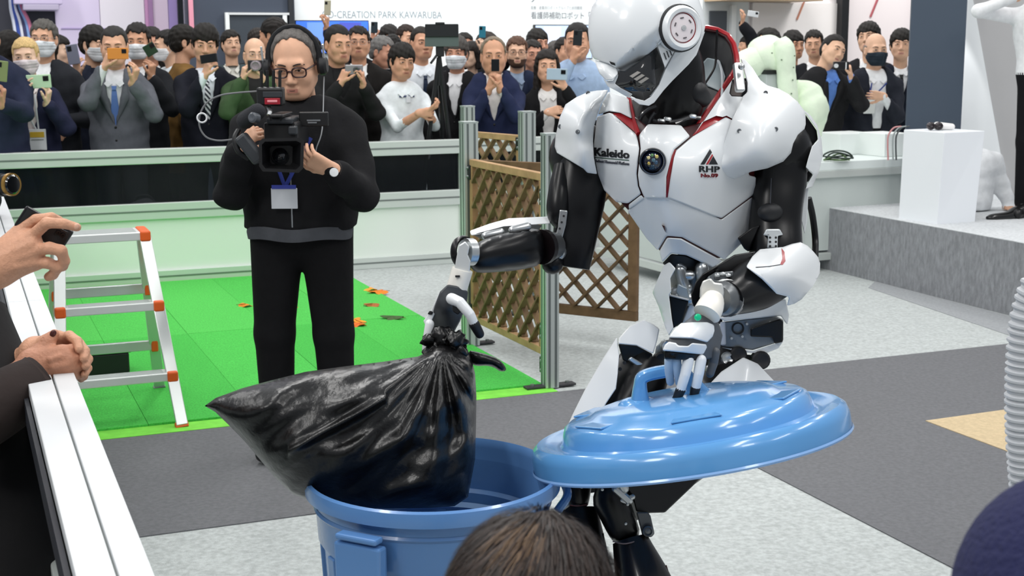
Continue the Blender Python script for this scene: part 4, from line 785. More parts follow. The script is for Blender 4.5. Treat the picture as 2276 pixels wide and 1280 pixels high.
finger(hnd, [(1487, 800, -.0), (1487, 826, .015), (1490, 848, .03)], DHa, .0098, LB, RB, False); finger(hnd, [(1504, 801, -.005), (1506, 828, .01), (1510, 850, .03)], DHa, .0098, LB, RB, False)
finger(hnd, [(1530, 800, -.02), (1523, 832, -.025), (1513, 866, -.02), (1503, 888, -.01)], DHa, .0115, RW, RBM); finger(hnd, [(1558, 800, -.015), (1553, 830, -.02), (1546, 862, -.015), (1541, 884, -.005)], DHa, .0115, RW, RBM)
finger(hnd, [(1590, 782, .03), (1586, 806, .03), (1578, 830, .025)], DHa, .010, RGR, RBM, False)
# ---- left-hand side of the picture: arm holding the bag
ul = obj('upper_arm', *sweep(spline([P(1298, 350, DT + .07), P(1292, 400, DT + .06), P(1288, 445, DT + .05), P(1283, 490, DT + .04), P(1275, 545, DT + .02), P(1268, 594, DT + .01)], 6), spline([[.046, 0, 0], [.052, 0, 0], [.053, 0, 0], [.046, 0, 0], [.034, 0, 0], [.025, 0, 0]], 6)[:, 0], spline([[.055, 0, 0], [.06, 0, 0], [.06, 0, 0], [.055, 0, 0], [.05, 0, 0], [.045, 0, 0]], 6)[:, 0], n=28, e=2.8), RB, rb)
obj('arm_lobe', *sweep(spline([P(1252, 370, DT + .05), P(1243, 430, DT + .02), P(1240, 475, DT + .01), P(1244, 505, DT + .02)], 5), spline([[.022, 0, 0], [.026, 0, 0], [.026, 0, 0], [.012, 0, 0]], 5)[:, 0], n=18), RB, ul)
R('elbow_link', [(1244, 466), (1262, 468), (1258, 500), (1247, 540), (1236, 552), (1232, 530), (1240, 505)], DT - .02, RMET, ul, thick=.025, step=6)
for i in range(4): obj('screw', *lathe([(.0026, -.001), (.0026, .001), (.0003, .001)], P(1253 - 4.5 * i, 480 + 14 * i, DT - .021), -FWD, n=10), RBM, ul)
for (x, y, r_) in ((1224, 540, .024), (1240, 560, .02), (1228, 585, .026)): obj('elbow_joint', *ellipsoid(P(x, y, DT - .02), (r_, r_, r_), n=14, m=9), RMET if r_ < .026 else RB, ul)
fl2 = R('forearm', [(1039, 563), (1049, 547), (1074, 532), (1110, 521), (1152, 511), (1193, 507), (1206, 518), (1211, 553), (1206, 588), (1152, 601), (1100, 605), (1064, 607), (1049, 600), (1039, 580)], DT - .13, RB, rb, ctrl=[(1040, 570, -.04), (1210, 550, .06), (1120, 560, .01), (1120, 520, .012)], puff=.060, step=7, sm=1)
obj('cuff_ring', *sweep([P(1203, 549, DT - .07), P(1211, 548, DT - .06)], [.040, .040], n=24), mat('0c0507', .35), fl2)
obj('elbow_block', *sweep([P(1211, 548, DT - .06), P(1234, 546, DT - .03)], [.038, .030], n=18), RMETD, fl2)
R('forearm_shell', [(1044, 513), (1088, 497), (1131, 485), (1175, 483), (1222, 481), (1224, 497), (1180, 500), (1120, 504), (1070, 520), (1047, 524)], DT - .03, RW, fl2, ctrl=[(1044, 515, -.06), (1222, 490, .04), (1130, 495, .0), (1130, 486, .012)], thick=.03, step=7)
R('shell_inside', [(1050, 521), (1120, 503), (1180, 499), (1205, 500), (1198, 512), (1120, 520), (1075, 534)], DT - .05, RGR, fl2, ctrl=[(1044, 515, -.06), (1222, 490, .04), (1130, 510, .0)], thick=.03, step=8)
for (x, y) in ((1095, 520), (1155, 507)): obj('actuator', *capsule(P(x - 16, y + 4, DT - .11), P(x + 18, y - 4, DT - .10), .009, n=12), RMET, fl2)
wl = obj('wrist', *sweep([P(1050, 560, DT - .19), P(1034, 560, DT - .20)], [.030, .030], n=24), RMET, rb)
obj('cuff_plate', *lathe([(.034, -.008), (.0365, 0), (.034, .008), (.028, .006), (.028, -.006)], P(1030, 560, DT - .185), nrm(np.array([.75, -.6, .1])), n=36, closed=True), RB, wl)
R('wrist_yoke', [(1020, 545), (1034, 536), (1044, 548), (1040, 566), (1046, 580), (1044, 606), (1010, 600), (1014, 575)], DT - .24, mat('d9dcdc', .35, metal=.4), wl, thick=.04, step=6, bevel=.006)
wcl = obj('wrist_cap', *sweep(spline([P(1028, 598, DT - .225), P(1024, 612, DT - .225), P(1018, 632, DT - .225), P(1015, 644, DT - .225)], 4), [.0225, .0228, .0228, .0228, .0228, .0228, .0228, .0228, .0228, .0228, .0228, .0225, .022], n=24), RWC, rb)
obj('port', *box(P(1017, 614, DT - .25), X, Y, Z, .010, .004, .004), RBM, wcl, smooth=0)
DL = DT - .25
hl = R('hand', [(995, 632), (1018, 636), (1041, 648), (1036, 680), (1022, 715), (1006, 744), (985, 742), (968, 732), (956, 716), (966, 680), (978, 648)], DL, mat('3c3f43', .45), rb, ctrl=[(1018, 640, .0), (1036, 690, .015), (960, 710, .02), (990, 690, -.025)], thick=.05, step=6, bevel=.006)
R('hand_plate', [(977, 647), (966, 672), (958, 690), (948, 704), (941, 713), (946, 725), (960, 712), (970, 690), (980, 662)], DL, RW, hl, ctrl=.0, thick=.05, step=6, bevel=.005); R('plate_band', [(955, 690), (963, 693), (960, 700), (950, 698)], DL, RBM, hl, ctrl=-.003, thick=.05, step=5)
th_ = [(1004, 664, -.045), (1022, 672, -.055), (1044, 698, -.06), (1054, 720, -.055), (1066, 742, -.045)]
finger(hl, th_, DL, .0125, RW, RBM)
R('thumb_pad', [(1005, 668), (1020, 672), (1028, 690), (1018, 700), (1006, 692)], DL, RBM, hl, ctrl=-.055, thick=.02, step=5)
finger(hl, [(955, 720, -.01), (950, 748, -.012), (947, 775, -.01)], DL, .010, RW, RBM, False)
for i, (x0, x1) in enumerate(((968, 962), (982, 978), (996, 994))): finger(hl, [(x0, 736, -.01), (x1 + 1, 756, -.02), (x1 + 4, 778, -.015)], DL, .0105, RB, RBM)
for i in range(5): obj('tendon', *box(P(972 + 7 * i, 742 + 1.5 * i, DL - .022), nrm(np.array([.3, 0, 1])), Y, X, .014, .004, .003), mat('c9ced2', .3), hl, smooth=0)
# ---- waist, pelvis and legs
ws = obj('waist', *sweep(spline([P(1540, 575, DT + .07), P(1545, 640, DT + .08), P(1555, 720, DT + .08)], 4), .055, n=20), mat('8d9092', .4, metal=.6), rb)
for (x0, y0, x1, y1, r_) in ((1512, 600, 1524, 648, .014), (1520, 612, 1534, 612, .012), (1508, 660, 1532, 664, .017), (1560, 596, 1566, 660, .016), (1510, 590, 1518, 596, .009), (1515, 632, 1528, 640, .012), (1500, 646, 1524, 640, .010)): obj('actuator', *capsule(P(x0, y0, DT + .0), P(x1, y1, DT + .0), r_, n=12), RMET, ws)
R('waist_block', [(1507, 630), (1528, 640), (1534, 668), (1510, 662), (1502, 648)], DT - .02, mat('9aa5ad', .35, metal=.5), ws, thick=.06, step=7)
hp1 = R('hip_shell', [(1475, 590), (1488, 582), (1502, 597), (1490, 619), (1492, 650), (1487, 655), (1490, 690), (1497, 729), (1487, 746), (1479, 729), (1464, 682), (1450, 650), (1460, 625)], DT - .01, RW, rb, ctrl=[(1455, 645, .03), (1490, 600, -.03), (1488, 700, -.04), (1470, 690, .01)], thick=.03, step=7)
R('hip_shell_back', [(1488, 584), (1503, 598), (1510, 622), (1500, 640), (1494, 662), (1490, 650)], DT + .01, mat('d5d3c8', .4), hp1, thick=.03, step=7)
R('hip_pocket', [(1487, 657), (1531, 669), (1517, 716), (1496, 730)], DT - .02, RB, hp1, thick=.05, step=8); R('pocket_rim', [(1486, 653), (1533, 665), (1531, 669), (1487, 658)], DT - .03, RLG, hp1, thick=.06, step=6)
R('hip_wing', [(1533, 672), (1552, 690), (1530, 712), (1516, 718)], DT - .0, RW, hp1, thick=.04, step=7)
pv = R('pelvis', [(1600, 716), (1724, 702), (1741, 710), (1741, 757), (1712, 766), (1673, 778), (1604, 770)], DT + .02, mat('85888a', .4, metal=.5), rb, thick=.12, step=9)
R('pelvis_cowl', [(1598, 706), (1660, 688), (1746, 664), (1754, 700), (1750, 722), (1742, 712), (1736, 702), (1610, 714)], DT - .01, RW, pv, ctrl=lambda x, y: .0004 * (x - 1650), thick=.12, step=8); R('pelvis_cowl', [(1604, 772), (1673, 780), (1741, 758), (1730, 774), (1700, 786), (1640, 782)], DT + .02, RW, pv, thick=.1, step=8)
R('side_panel', [(1600, 716), (1612, 714), (1614, 766), (1602, 768)], DT - .0, mat('b9bec8', .4), pv, thick=.06, step=7)
obj('port_hole', *lathe([(.0145, -.01), (.0145, .004), (.0115, .005), (.011, -.008), (.0003, -.008)], P(1640, 730, DT + .018), -FWD, n=24), RBM, pv)
R('motor', [(1690, 722), (1735, 708), (1741, 716), (1740, 760), (1722, 764), (1716, 750), (1668, 748), (1668, 730)], DT - .0, RB, pv, thick=.04, step=7)
for (x, y) in ((1626, 752), (1650, 748), (1704, 736), (1712, 716), (1660, 720)): obj('screw', *lathe([(.003, -.002), (.003, .002), (.0003, .002)], P(x, y, DT + .012), -FWD, n=10), RMET, pv)
hj = obj('hip_joint', *ellipsoid(P(1600, 792, DT + .06), (.05, .05, .05), n=18, m=11), RBM, rb)
for (x, y, r_) in ((1592, 806, .02), (1615, 796, .016), (1640, 788, .02), (1580, 822, .014), (1690, 800, .022), (1470, 800, .02), (1482, 770, .016), (1462, 820, .015)): obj('actuator', *lathe([(r_, -.02), (r_, .012), (r_ * .8, .016), (r_ * .4, .012), (.0004, .012)], P(x, y, DT + .02), -FWD, n=18), RMET if r_ < .019 else RBM, hj)
R('joint_bracket', [(1458, 770), (1478, 752), (1490, 790), (1470, 830), (1452, 812)], DT + .03, mat('d9dee0', .35), hj, thick=.03, step=7)
R('joint_bracket', [(1620, 785), (1690, 790), (1703, 812), (1690, 822), (1650, 796), (1604, 820)], DT + .06, RMETD, hj, thick=.03, step=8)
# thighs, knees, shins and feet
kneeL, kneeR = P(1298, 1060, 2.98), P(1392, 1120, 2.92)
t1 = obj('thigh', *sweep(spline([P(1440, 800, DT + .05), P(1405, 865, DT + .02), P(1355, 950, DT - .04), P(1312, 1020, DT - .12), kneeL], 5), spline([[.058, 0, 0], [.07, 0, 0], [.07, 0, 0], [.058, 0, 0], [.05, 0, 0]], 5)[:, 0], n=24, e=2.5), RB, rb)
R('thigh_shell', [(1371, 749), (1376, 790), (1373, 830), (1369, 864), (1347, 897), (1330, 930), (1262, 945), (1272, 922), (1300, 866), (1341, 795)], DT - .06, RW, t1, ctrl=[(1371, 755, .03), (1272, 922, -.02), (1350, 890, -.05), (1372, 820, -.02)], thick=.03, step=8)
R('thigh_flap', [(1376, 751), (1400, 724), (1431, 710), (1452, 720), (1466, 731), (1460, 760), (1452, 786), (1415, 768), (1374, 764)], DT - .01, RW, t1, ctrl=[(1376, 752, -.03), (1431, 710, .03), (1466, 731, .03), (1440, 780, -.02)], thick=.02, step=8)
R('thigh_cavity', [(1374, 764), (1415, 768), (1450, 786), (1452, 812), (1420, 818), (1384, 800)], DT + .0, RBM, t1, thick=.04, step=8)
R('thigh_actuator', [(1395, 800), (1402, 792), (1436, 812), (1430, 824)], DT - .02, RMET, t1, thick=.02, step=6)
for (x, y) in ((1388, 806), (1378, 820)): obj('vent_hole', *lathe([(.0045, -.002), (.0045, .001), (.0003, .001)], P(x, y, DT - .045), -FWD, n=10), RBM, t1)
t2 = obj('thigh', *sweep(spline([P(1640, 830, DT + .06), P(1600, 900, DT - .0), P(1545, 985, DT - .10), P(1470, 1065, DT - .18), kneeR], 5), spline([[.07, 0, 0], [.08, 0, 0], [.068, 0, 0], [.048, 0, 0], [.04, 0, 0]], 5)[:, 0], n=24, e=2.5), RB, rb)
R('thigh_shell', [(1560, 872), (1603, 826), (1652, 794), (1684, 808), (1720, 846), (1740, 880), (1660, 920)], DT - .06, RW, t2, ctrl=[(1580, 850, .0), (1652, 794, .05), (1720, 846, .06), (1650, 860, -.03)], thick=.03, step=8)
R('thigh_panel', [(1364, 1052), (1480, 1010), (1596, 1022), (1540, 1080), (1478, 1139), (1440, 1140), (1414, 1137), (1405, 1100)], DT - .27, mat('0c0c0d', .35), t2, ctrl=[(1596, 1022, .06), (1400, 1110, -.02), (1478, 1135, .0)], thick=.05, step=9)
kl = obj('knee', *sweep(spline([P(1285, 1040, 2.96), P(1282, 1075, 2.94), P(1284, 1105, 2.93), P(1286, 1122, 2.93)], 4), spline([[.034, 0, 0], [.034, 0, 0], [.028, 0, 0], [.022, 0, 0]], 4)[:, 0], n=20), RB, rb)
obj('knee_bolt', *ellipsoid(P(1293, 1082, 2.895), (.004, .004, .004), n=8, m=5), RMET, kl); obj('knee_pin', *capsule(P(1254, 1128, 2.90), P(1262, 1122, 2.90), .005, n=8), RMET, kl); obj('knee_rim', *rod([P(1262, 1122, 2.905), P(1284, 1124, 2.90), P(1305, 1121, 2.91)], .0015, n=5), mat('7a5050', .3), kl)
footL, footR = flat(P(1290, 1300, 2.86)), flat(P(1475, 1300, 2.74))
for i, (kn, ft) in enumerate(((P(1288, 1126, 2.94), footL), (P(1400, 1198, 2.86), footR))):
    m_ = kn * .5 + ft * .5; q = spline([kn, kn * .72 + ft * .28 + np.array([.02 if i else 0, -.03, 0]), kn * .35 + ft * .65, ft + Z * .10], 6)
    sh_ = obj('shin', *sweep(q, spline([[.036, 0, 0], [.066 if i else .05, 0, 0], [.055, 0, 0], [.04, 0, 0]], 6)[:, 0], spline([[.04, 0, 0], [.07, 0, 0], [.06, 0, 0], [.045, 0, 0]], 6)[:, 0], n=24, e=2.4), mat('15100f', .3, coat=.2) if i else RB, rb)
    obj('shin_edge', *rod([p + np.array([.060 if i else .05, -.02, 0]) for p in q[2:-6]], .003, n=6), mat('5a3030' if i else '333333', .4), sh_)
    fo = R_ = MB(); 
    V, F = sweep(spline([ft + np.array([0, .10, .035]), ft + np.array([0, .02, .06]), ft + np.array([-.01, -.08, .04]), ft + np.array([-.015, -.15, .03])], 5), spline([[.035, 0, 0], [.05, 0, 0], [.05, 0, 0], [.035, 0, 0]], 5)[:, 0], spline([[.03, 0, 0], [.055, 0, 0], [.035, 0, 0], [.026, 0, 0]], 5)[:, 0], n=20, e=3, up=Z); V = V.copy(); V[:, 2] = np.maximum(V[:, 2], .004)
    obj('foot', V, F, RBM, rb)
kr = R('knee', [(1328, 1072), (1345, 1058), (1372, 1062), (1392, 1092), (1408, 1132), (1426, 1192), (1400, 1203), (1364, 1205), (1352, 1189), (1330, 1146), (1315, 1115)], 2.86, RB, rb, ctrl=0, puff=.05, step=7, sm=1)
R('knee_plate', [(1414, 1138), (1440, 1138), (1446, 1146), (1455, 1186), (1448, 1194), (1428, 1192)], 2.84, mat('5d5f62', .4, metal=.4), kr, thick=.02, step=6)
obj('knee_axle', *lathe([(.012, -.01), (.012, .006), (.009, .008), (.006, .004), (.0004, .006)], P(1440, 1180, 2.835), -FWD, n=20), RMETD, kr)
for (a, b, r_) in (((1342, 1062), (1376, 1078), .007), ((1372, 1060), (1388, 1086), .010), ((1368, 1086), (1398, 1112), .009), ((1384, 1064), (1392, 1070), .010), ((1398, 1108), (1406, 1104), .006), ((1380, 1112), (1392, 1116), .004)): obj('actuator', *capsule(P(*a, 2.82), P(*b, 2.82), r_, n=10), RMET, kr)
for (x, y) in ((1342, 1075), (1339, 1088), (1395, 1121), (1391, 1164)): obj('screw', *ellipsoid(P(x, y, 2.815), (.0035, .0025, .0035), n=8, m=5), RMET, kr)
obj('knee_rim', *rod([P(1362, 1203, 2.82), P(1390, 1208, 2.81), P(1430, 1198, 2.83)], .0016, n=5), mat('8a7a7a', .3), kr)
# ================================================================== bin, lid and bag
BLU = mat('5a86bd', .24, spec=.5, coat=.3); BLUD = mat('557fb4', .25, spec=.5, coat=.3); BLL = mat('5a97d0', .2, spec=.5, coat=.4)
BZ = .70; bc_ = G(962, 1046, BZ); BR = 289 * MPP(bc_[1], 1046) * .985; bc0 = flat(bc_)
bn = thing('trash_bin', bc0, 'large round blue plastic bin without its lid, in front of the robot', 'bin')
t_ = .006
prof = [(.0005, .012), (BR * .70, .012), (BR * .72, .004), (BR * .74, .012), (BR * .86, BZ * .80), (BR * .865, BZ * .83), (BR * .90, BZ * .84), (BR * .915, BZ * .93), (BR * .93, BZ * .955), (BR * .995, BZ * .955), (BR * 1.0, BZ * .975), (BR * .99, BZ * .995), (BR * .965, BZ), (BR * .945, BZ * .992), (BR * .925, BZ * .975), (BR * .90, BZ * .82), (BR * .852, BZ * .79), (BR * .845, BZ * .76), (BR * .73, .03), (.0005, .028)]
obj('bin_body', *lathe(prof, bc0, Z, n=96), BLU, bn, smooth=40)
obj('rim_line', *lathe([(BR * .918, BZ * .905), (BR * .930, BZ * .912), (BR * .918, BZ * .92)], bc0, Z, n=96), BLUD, bn)
obj('inner_ledge', *lathe([(BR * .845, BZ * .775), (BR * .825, BZ * .785), (BR * .845, BZ * .80)], bc0, Z, n=96), mat('9dc0ea', .2), bn)
for i in range(14):
    a = 2 * math.pi * i / 14 + .1; d = np.array([math.cos(a), math.sin(a), 0]); s_ = np.array([-d[1], d[0], 0])
    obj('rib', *bar(bc0 + d * BR * .752 + Z * .03, bc0 + d * BR * .868 + Z * BZ * .80, .03, .010, d), BLUD, bn, smooth=0, bevel=.003)
def on_rim(px):                                             # direction around the bin towards a pixel column, front side
    best = min(np.linspace(-math.pi, 0, 721), key=lambda a: abs((lambda q: (q[0] - CAM[0]) / ((q - CAM) @ FWD) * FPX + IW / 2)(bc0 + np.array([math.cos(a), math.sin(a), 0]) * BR * .93 + Z * BZ * .85) - px)); return best
for ang, nm in ((on_rim(815), 'handle'), (on_rim(815) + math.pi, 'handle')):
    d = np.array([math.cos(ang), math.sin(ang), 0]); s_ = np.array([-d[1], d[0], 0]); c0 = bc0 + d * (BR * .93)
    h_ = obj(nm, *prism([c0 + s_ * a + Z * z + d * .012 for a, z in ((-.052, BZ * .905), (.052, BZ * .905), (.050, BZ * .80), (-.050, BZ * .795))], d, .026), BLU, bn, smooth=0, bevel=.005)
    obj('handle_top', *box(c0 + d * .028 + Z * BZ * .922, s_, d, Z, .092, .028, .012), BLU, h_, smooth=0, bevel=.004); obj('handle_slot', *box(c0 + d * .006 + Z * BZ * .84, s_, d, Z, .085, .012, .07), BLUD, h_, smooth=0)
ang = on_rim(1225) + .12; d = np.array([math.cos(ang), math.sin(ang), 0]); s_ = np.array([-d[1], d[0], 0])
obj('latch', *rod([bc0 + d * BR * .95 - s_ * .07 + Z * BZ * .90, bc0 + d * BR * 1.03 - s_ * .05 + Z * BZ * .93, bc0 + d * BR * 1.05 + Z * BZ * .935, bc0 + d * BR * 1.03 + s_ * .05 + Z * BZ * .93, bc0 + d * BR * .95 + s_ * .07 + Z * BZ * .90], .009, n=10), BLU, bn)
# lid: a disc whose ends are set by where its rim stands
DLd = 2.77
eL, eR = P(1178, 996, DLd), P(1877, 880, DLd)
lc = (eL + eR) / 2; lu = nrm(eR - eL); LR = np.linalg.norm(eR - eL) / 2
w_ = nrm(np.cross(Z, lu)); ln0 = nrm(np.cross(lu, w_)); ln0 = ln0 if ln0[2] > 0 else -ln0
tilt = min(np.linspace(-.5, .5, 401), key=lambda t: abs(nrm(ln0 * math.cos(t) - w_ * math.sin(t)) @ nrm(CAM - lc) - math.sin(math.radians(8.6)))); ln = nrm(ln0 * math.cos(tilt) - w_ * math.sin(tilt))
if ln[2] < 0: ln = -ln
ld = thing('bin_lid', lc - Z * .05, 'round blue bin lid held tilted by the robot over the floor', 'lid')
k = LR
lp = [(k * .985, -.045), (k, -.042), (k * 1.0, -.012), (k * .985, .004), (k * .955, .012), (k * .90, .010), (k * .845, .000), (k * .80, .002), (k * .785, .022), (k * .765, .038), (k * .73, .046), (k * .60, .052), (k * .56, .060), (k * .48, .066), (k * .25, .070), (.0006, .071), (.0006, .064), (k * .25, .063), (k * .55, .050), (k * .72, .038), (k * .765, .018), (k * .84, -.008), (k * .95, .002), (k * .978, -.012)]
obj('lid_body', *lathe(lp, lc - ln * .01, ln, n=112, closed=False, ref=lu), BLL, ld, smooth=45)
obj('lid_lip', *lathe([(k * 1.004, -.047), (k * 1.010, -.043), (k * 1.004, -.039)], lc - ln * .01, ln, n=96, ref=lu), mat('86b0e4', .2, coat=.3), ld)
lw = np.cross(ln, lu)
def LP(a, b, h): return lc + lu * a * k + lw * b * k + ln * (h - .01)
sgn = 1 if (LP(0, 1, 0)[1] > LP(0, -1, 0)[1]) else -1
for i in range(6):                                          # raised facets round the crown
    a = math.radians(30 + 60 * i); c = LP(.60 * math.cos(a), .60 * math.sin(a), .047); r_ = lu * math.cos(a) + lw * math.sin(a); t_ = np.cross(ln, r_)
    obj('lid_facet', *prism([c + r_ * x * k + t_ * y * k for x, y in ((-.14, -.10), (.12, -.15), (.12, .15), (-.14, .10))], ln, .0042), BLL, ld, smooth=0, bevel=.006, seg=3)
hd_ = [LP(-.27, .02 * sgn, .058), LP(-.25, .02 * sgn, .10), LP(-.22, .02 * sgn, .118), LP(-.10, .02 * sgn, .122), LP(.02, .02 * sgn, .118), LP(.06, .02 * sgn, .10), LP(.11, .02 * sgn, .058)]
gp_ = obj('grip', *sweep(spline(hd_, 6), spline([[.022, 0, 0], [.014, 0, 0], [.013, 0, 0], [.013, 0, 0], [.013, 0, 0], [.014, 0, 0], [.026, 0, 0]], 6)[:, 0], .024, up=lw, n=16, e=3.5), BLL, ld)
for a in (-.265, .105): obj('grip_base', *ellipsoid(LP(a, .02 * sgn, .056), (.05, .045, .022), n=18, m=10), BLL, ld)
# black bag
BD = 2.78
bo = [(455, 902), (480, 884), (540, 862), (600, 846), (680, 826), (760, 815), (850, 804), (930, 792), (952, 780), (962, 768), (985, 758), (1010, 766), (1030, 772), (1046, 790), (1056, 830), (1059, 880), (1058, 950), (1056, 1020), (1046, 1075), (1040, 1105), (1010, 1125), (950, 1129), (860, 1130), (780, 1128), (700, 1118), (650, 1098), (610, 1060), (575, 1018), (545, 982), (510, 946), (478, 915)]
gpx, gpy = 985, 775
def wrink(x, y):
    dx, dy = x - gpx, y - gpy; r = np.hypot(dx, dy) + 1; a = np.arctan2(dy, dx)
    f = np.clip(r / 90, .1, 1) * np.exp(-r / 420)
    v = .011 * np.abs(np.sin(a * 8 + .9 * np.sin(r / 90))) + .006 * np.sin(a * 19 + .010 * r + 1.5 * np.sin(r / 65)) + .0025 * np.sin(a * 37 + r / 60) * np.exp(-r / 200)
    v2 = .011 * np.sin(x / 52 + y / 80 + 2 * np.sin(y / 90)) * np.sin(y / 61 - x / 120) + .006 * np.sin(x / 60 + y / 22 + 1.6 * np.sin(x / 75)) + .0022 * np.sin(x / 21 + y / 9 + 1.5 * np.sin(x / 33))
    crease = -.020 * np.exp(-((y - (905 + .55 * (820 - x))) / 9.0) ** 2) * (x > 640) * (x < 860)
    return -v * f * 1.7 - v2 * 1.05 + crease
BAG = mat('0b0b0c', .30, spec=.5, bump=.45, bscale=22)
bg = thing('garbage_bag', P(900, 1120, BD), 'shiny black garbage bag held by its neck over the open bin', 'bag')
relief('bag_body', bo, BD, BAG, bg, ctrl=[(455, 902, -.10), (985, 775, .09), (1050, 900, .03), (850, 1120, -.06), (620, 1060, -.08), (750, 950, -.05)], puff=.15, ff=1, fb=.9, step=4.5, sm=0, disp=wrink, smooth=180, cell=5)
nb_ = MB(); rngb = np.random.default_rng(3)
for i in range(16):
    x = 950 + 75 * rngb.random(); y = 745 + 48 * rngb.random(); V, F = ellipsoid((0, 0, 0), (.018, .014, .024), rot(*(rngb.random(3) * 180)), n=12, m=8); V = V * (1 + .25 * np.sin(V[:, :1] * 400 + i) * np.sin(V[:, 2:3] * 300 + 2 * i)); nb_.add((V + P(x, y, BD + .07 - .04 * rngb.random()), F))
nb_.obj('bag_neck', BAG, bg, smooth=180)
tl = relief('bag_tail', [(1040, 778), (1062, 782), (1085, 788), (1108, 797), (1122, 812), (1126, 824), (1112, 826), (1098, 816), (1080, 812), (1060, 814), (1042, 806)], BD + .1, BAG, bg, puff=.02, step=5, sm=1, smooth=180)
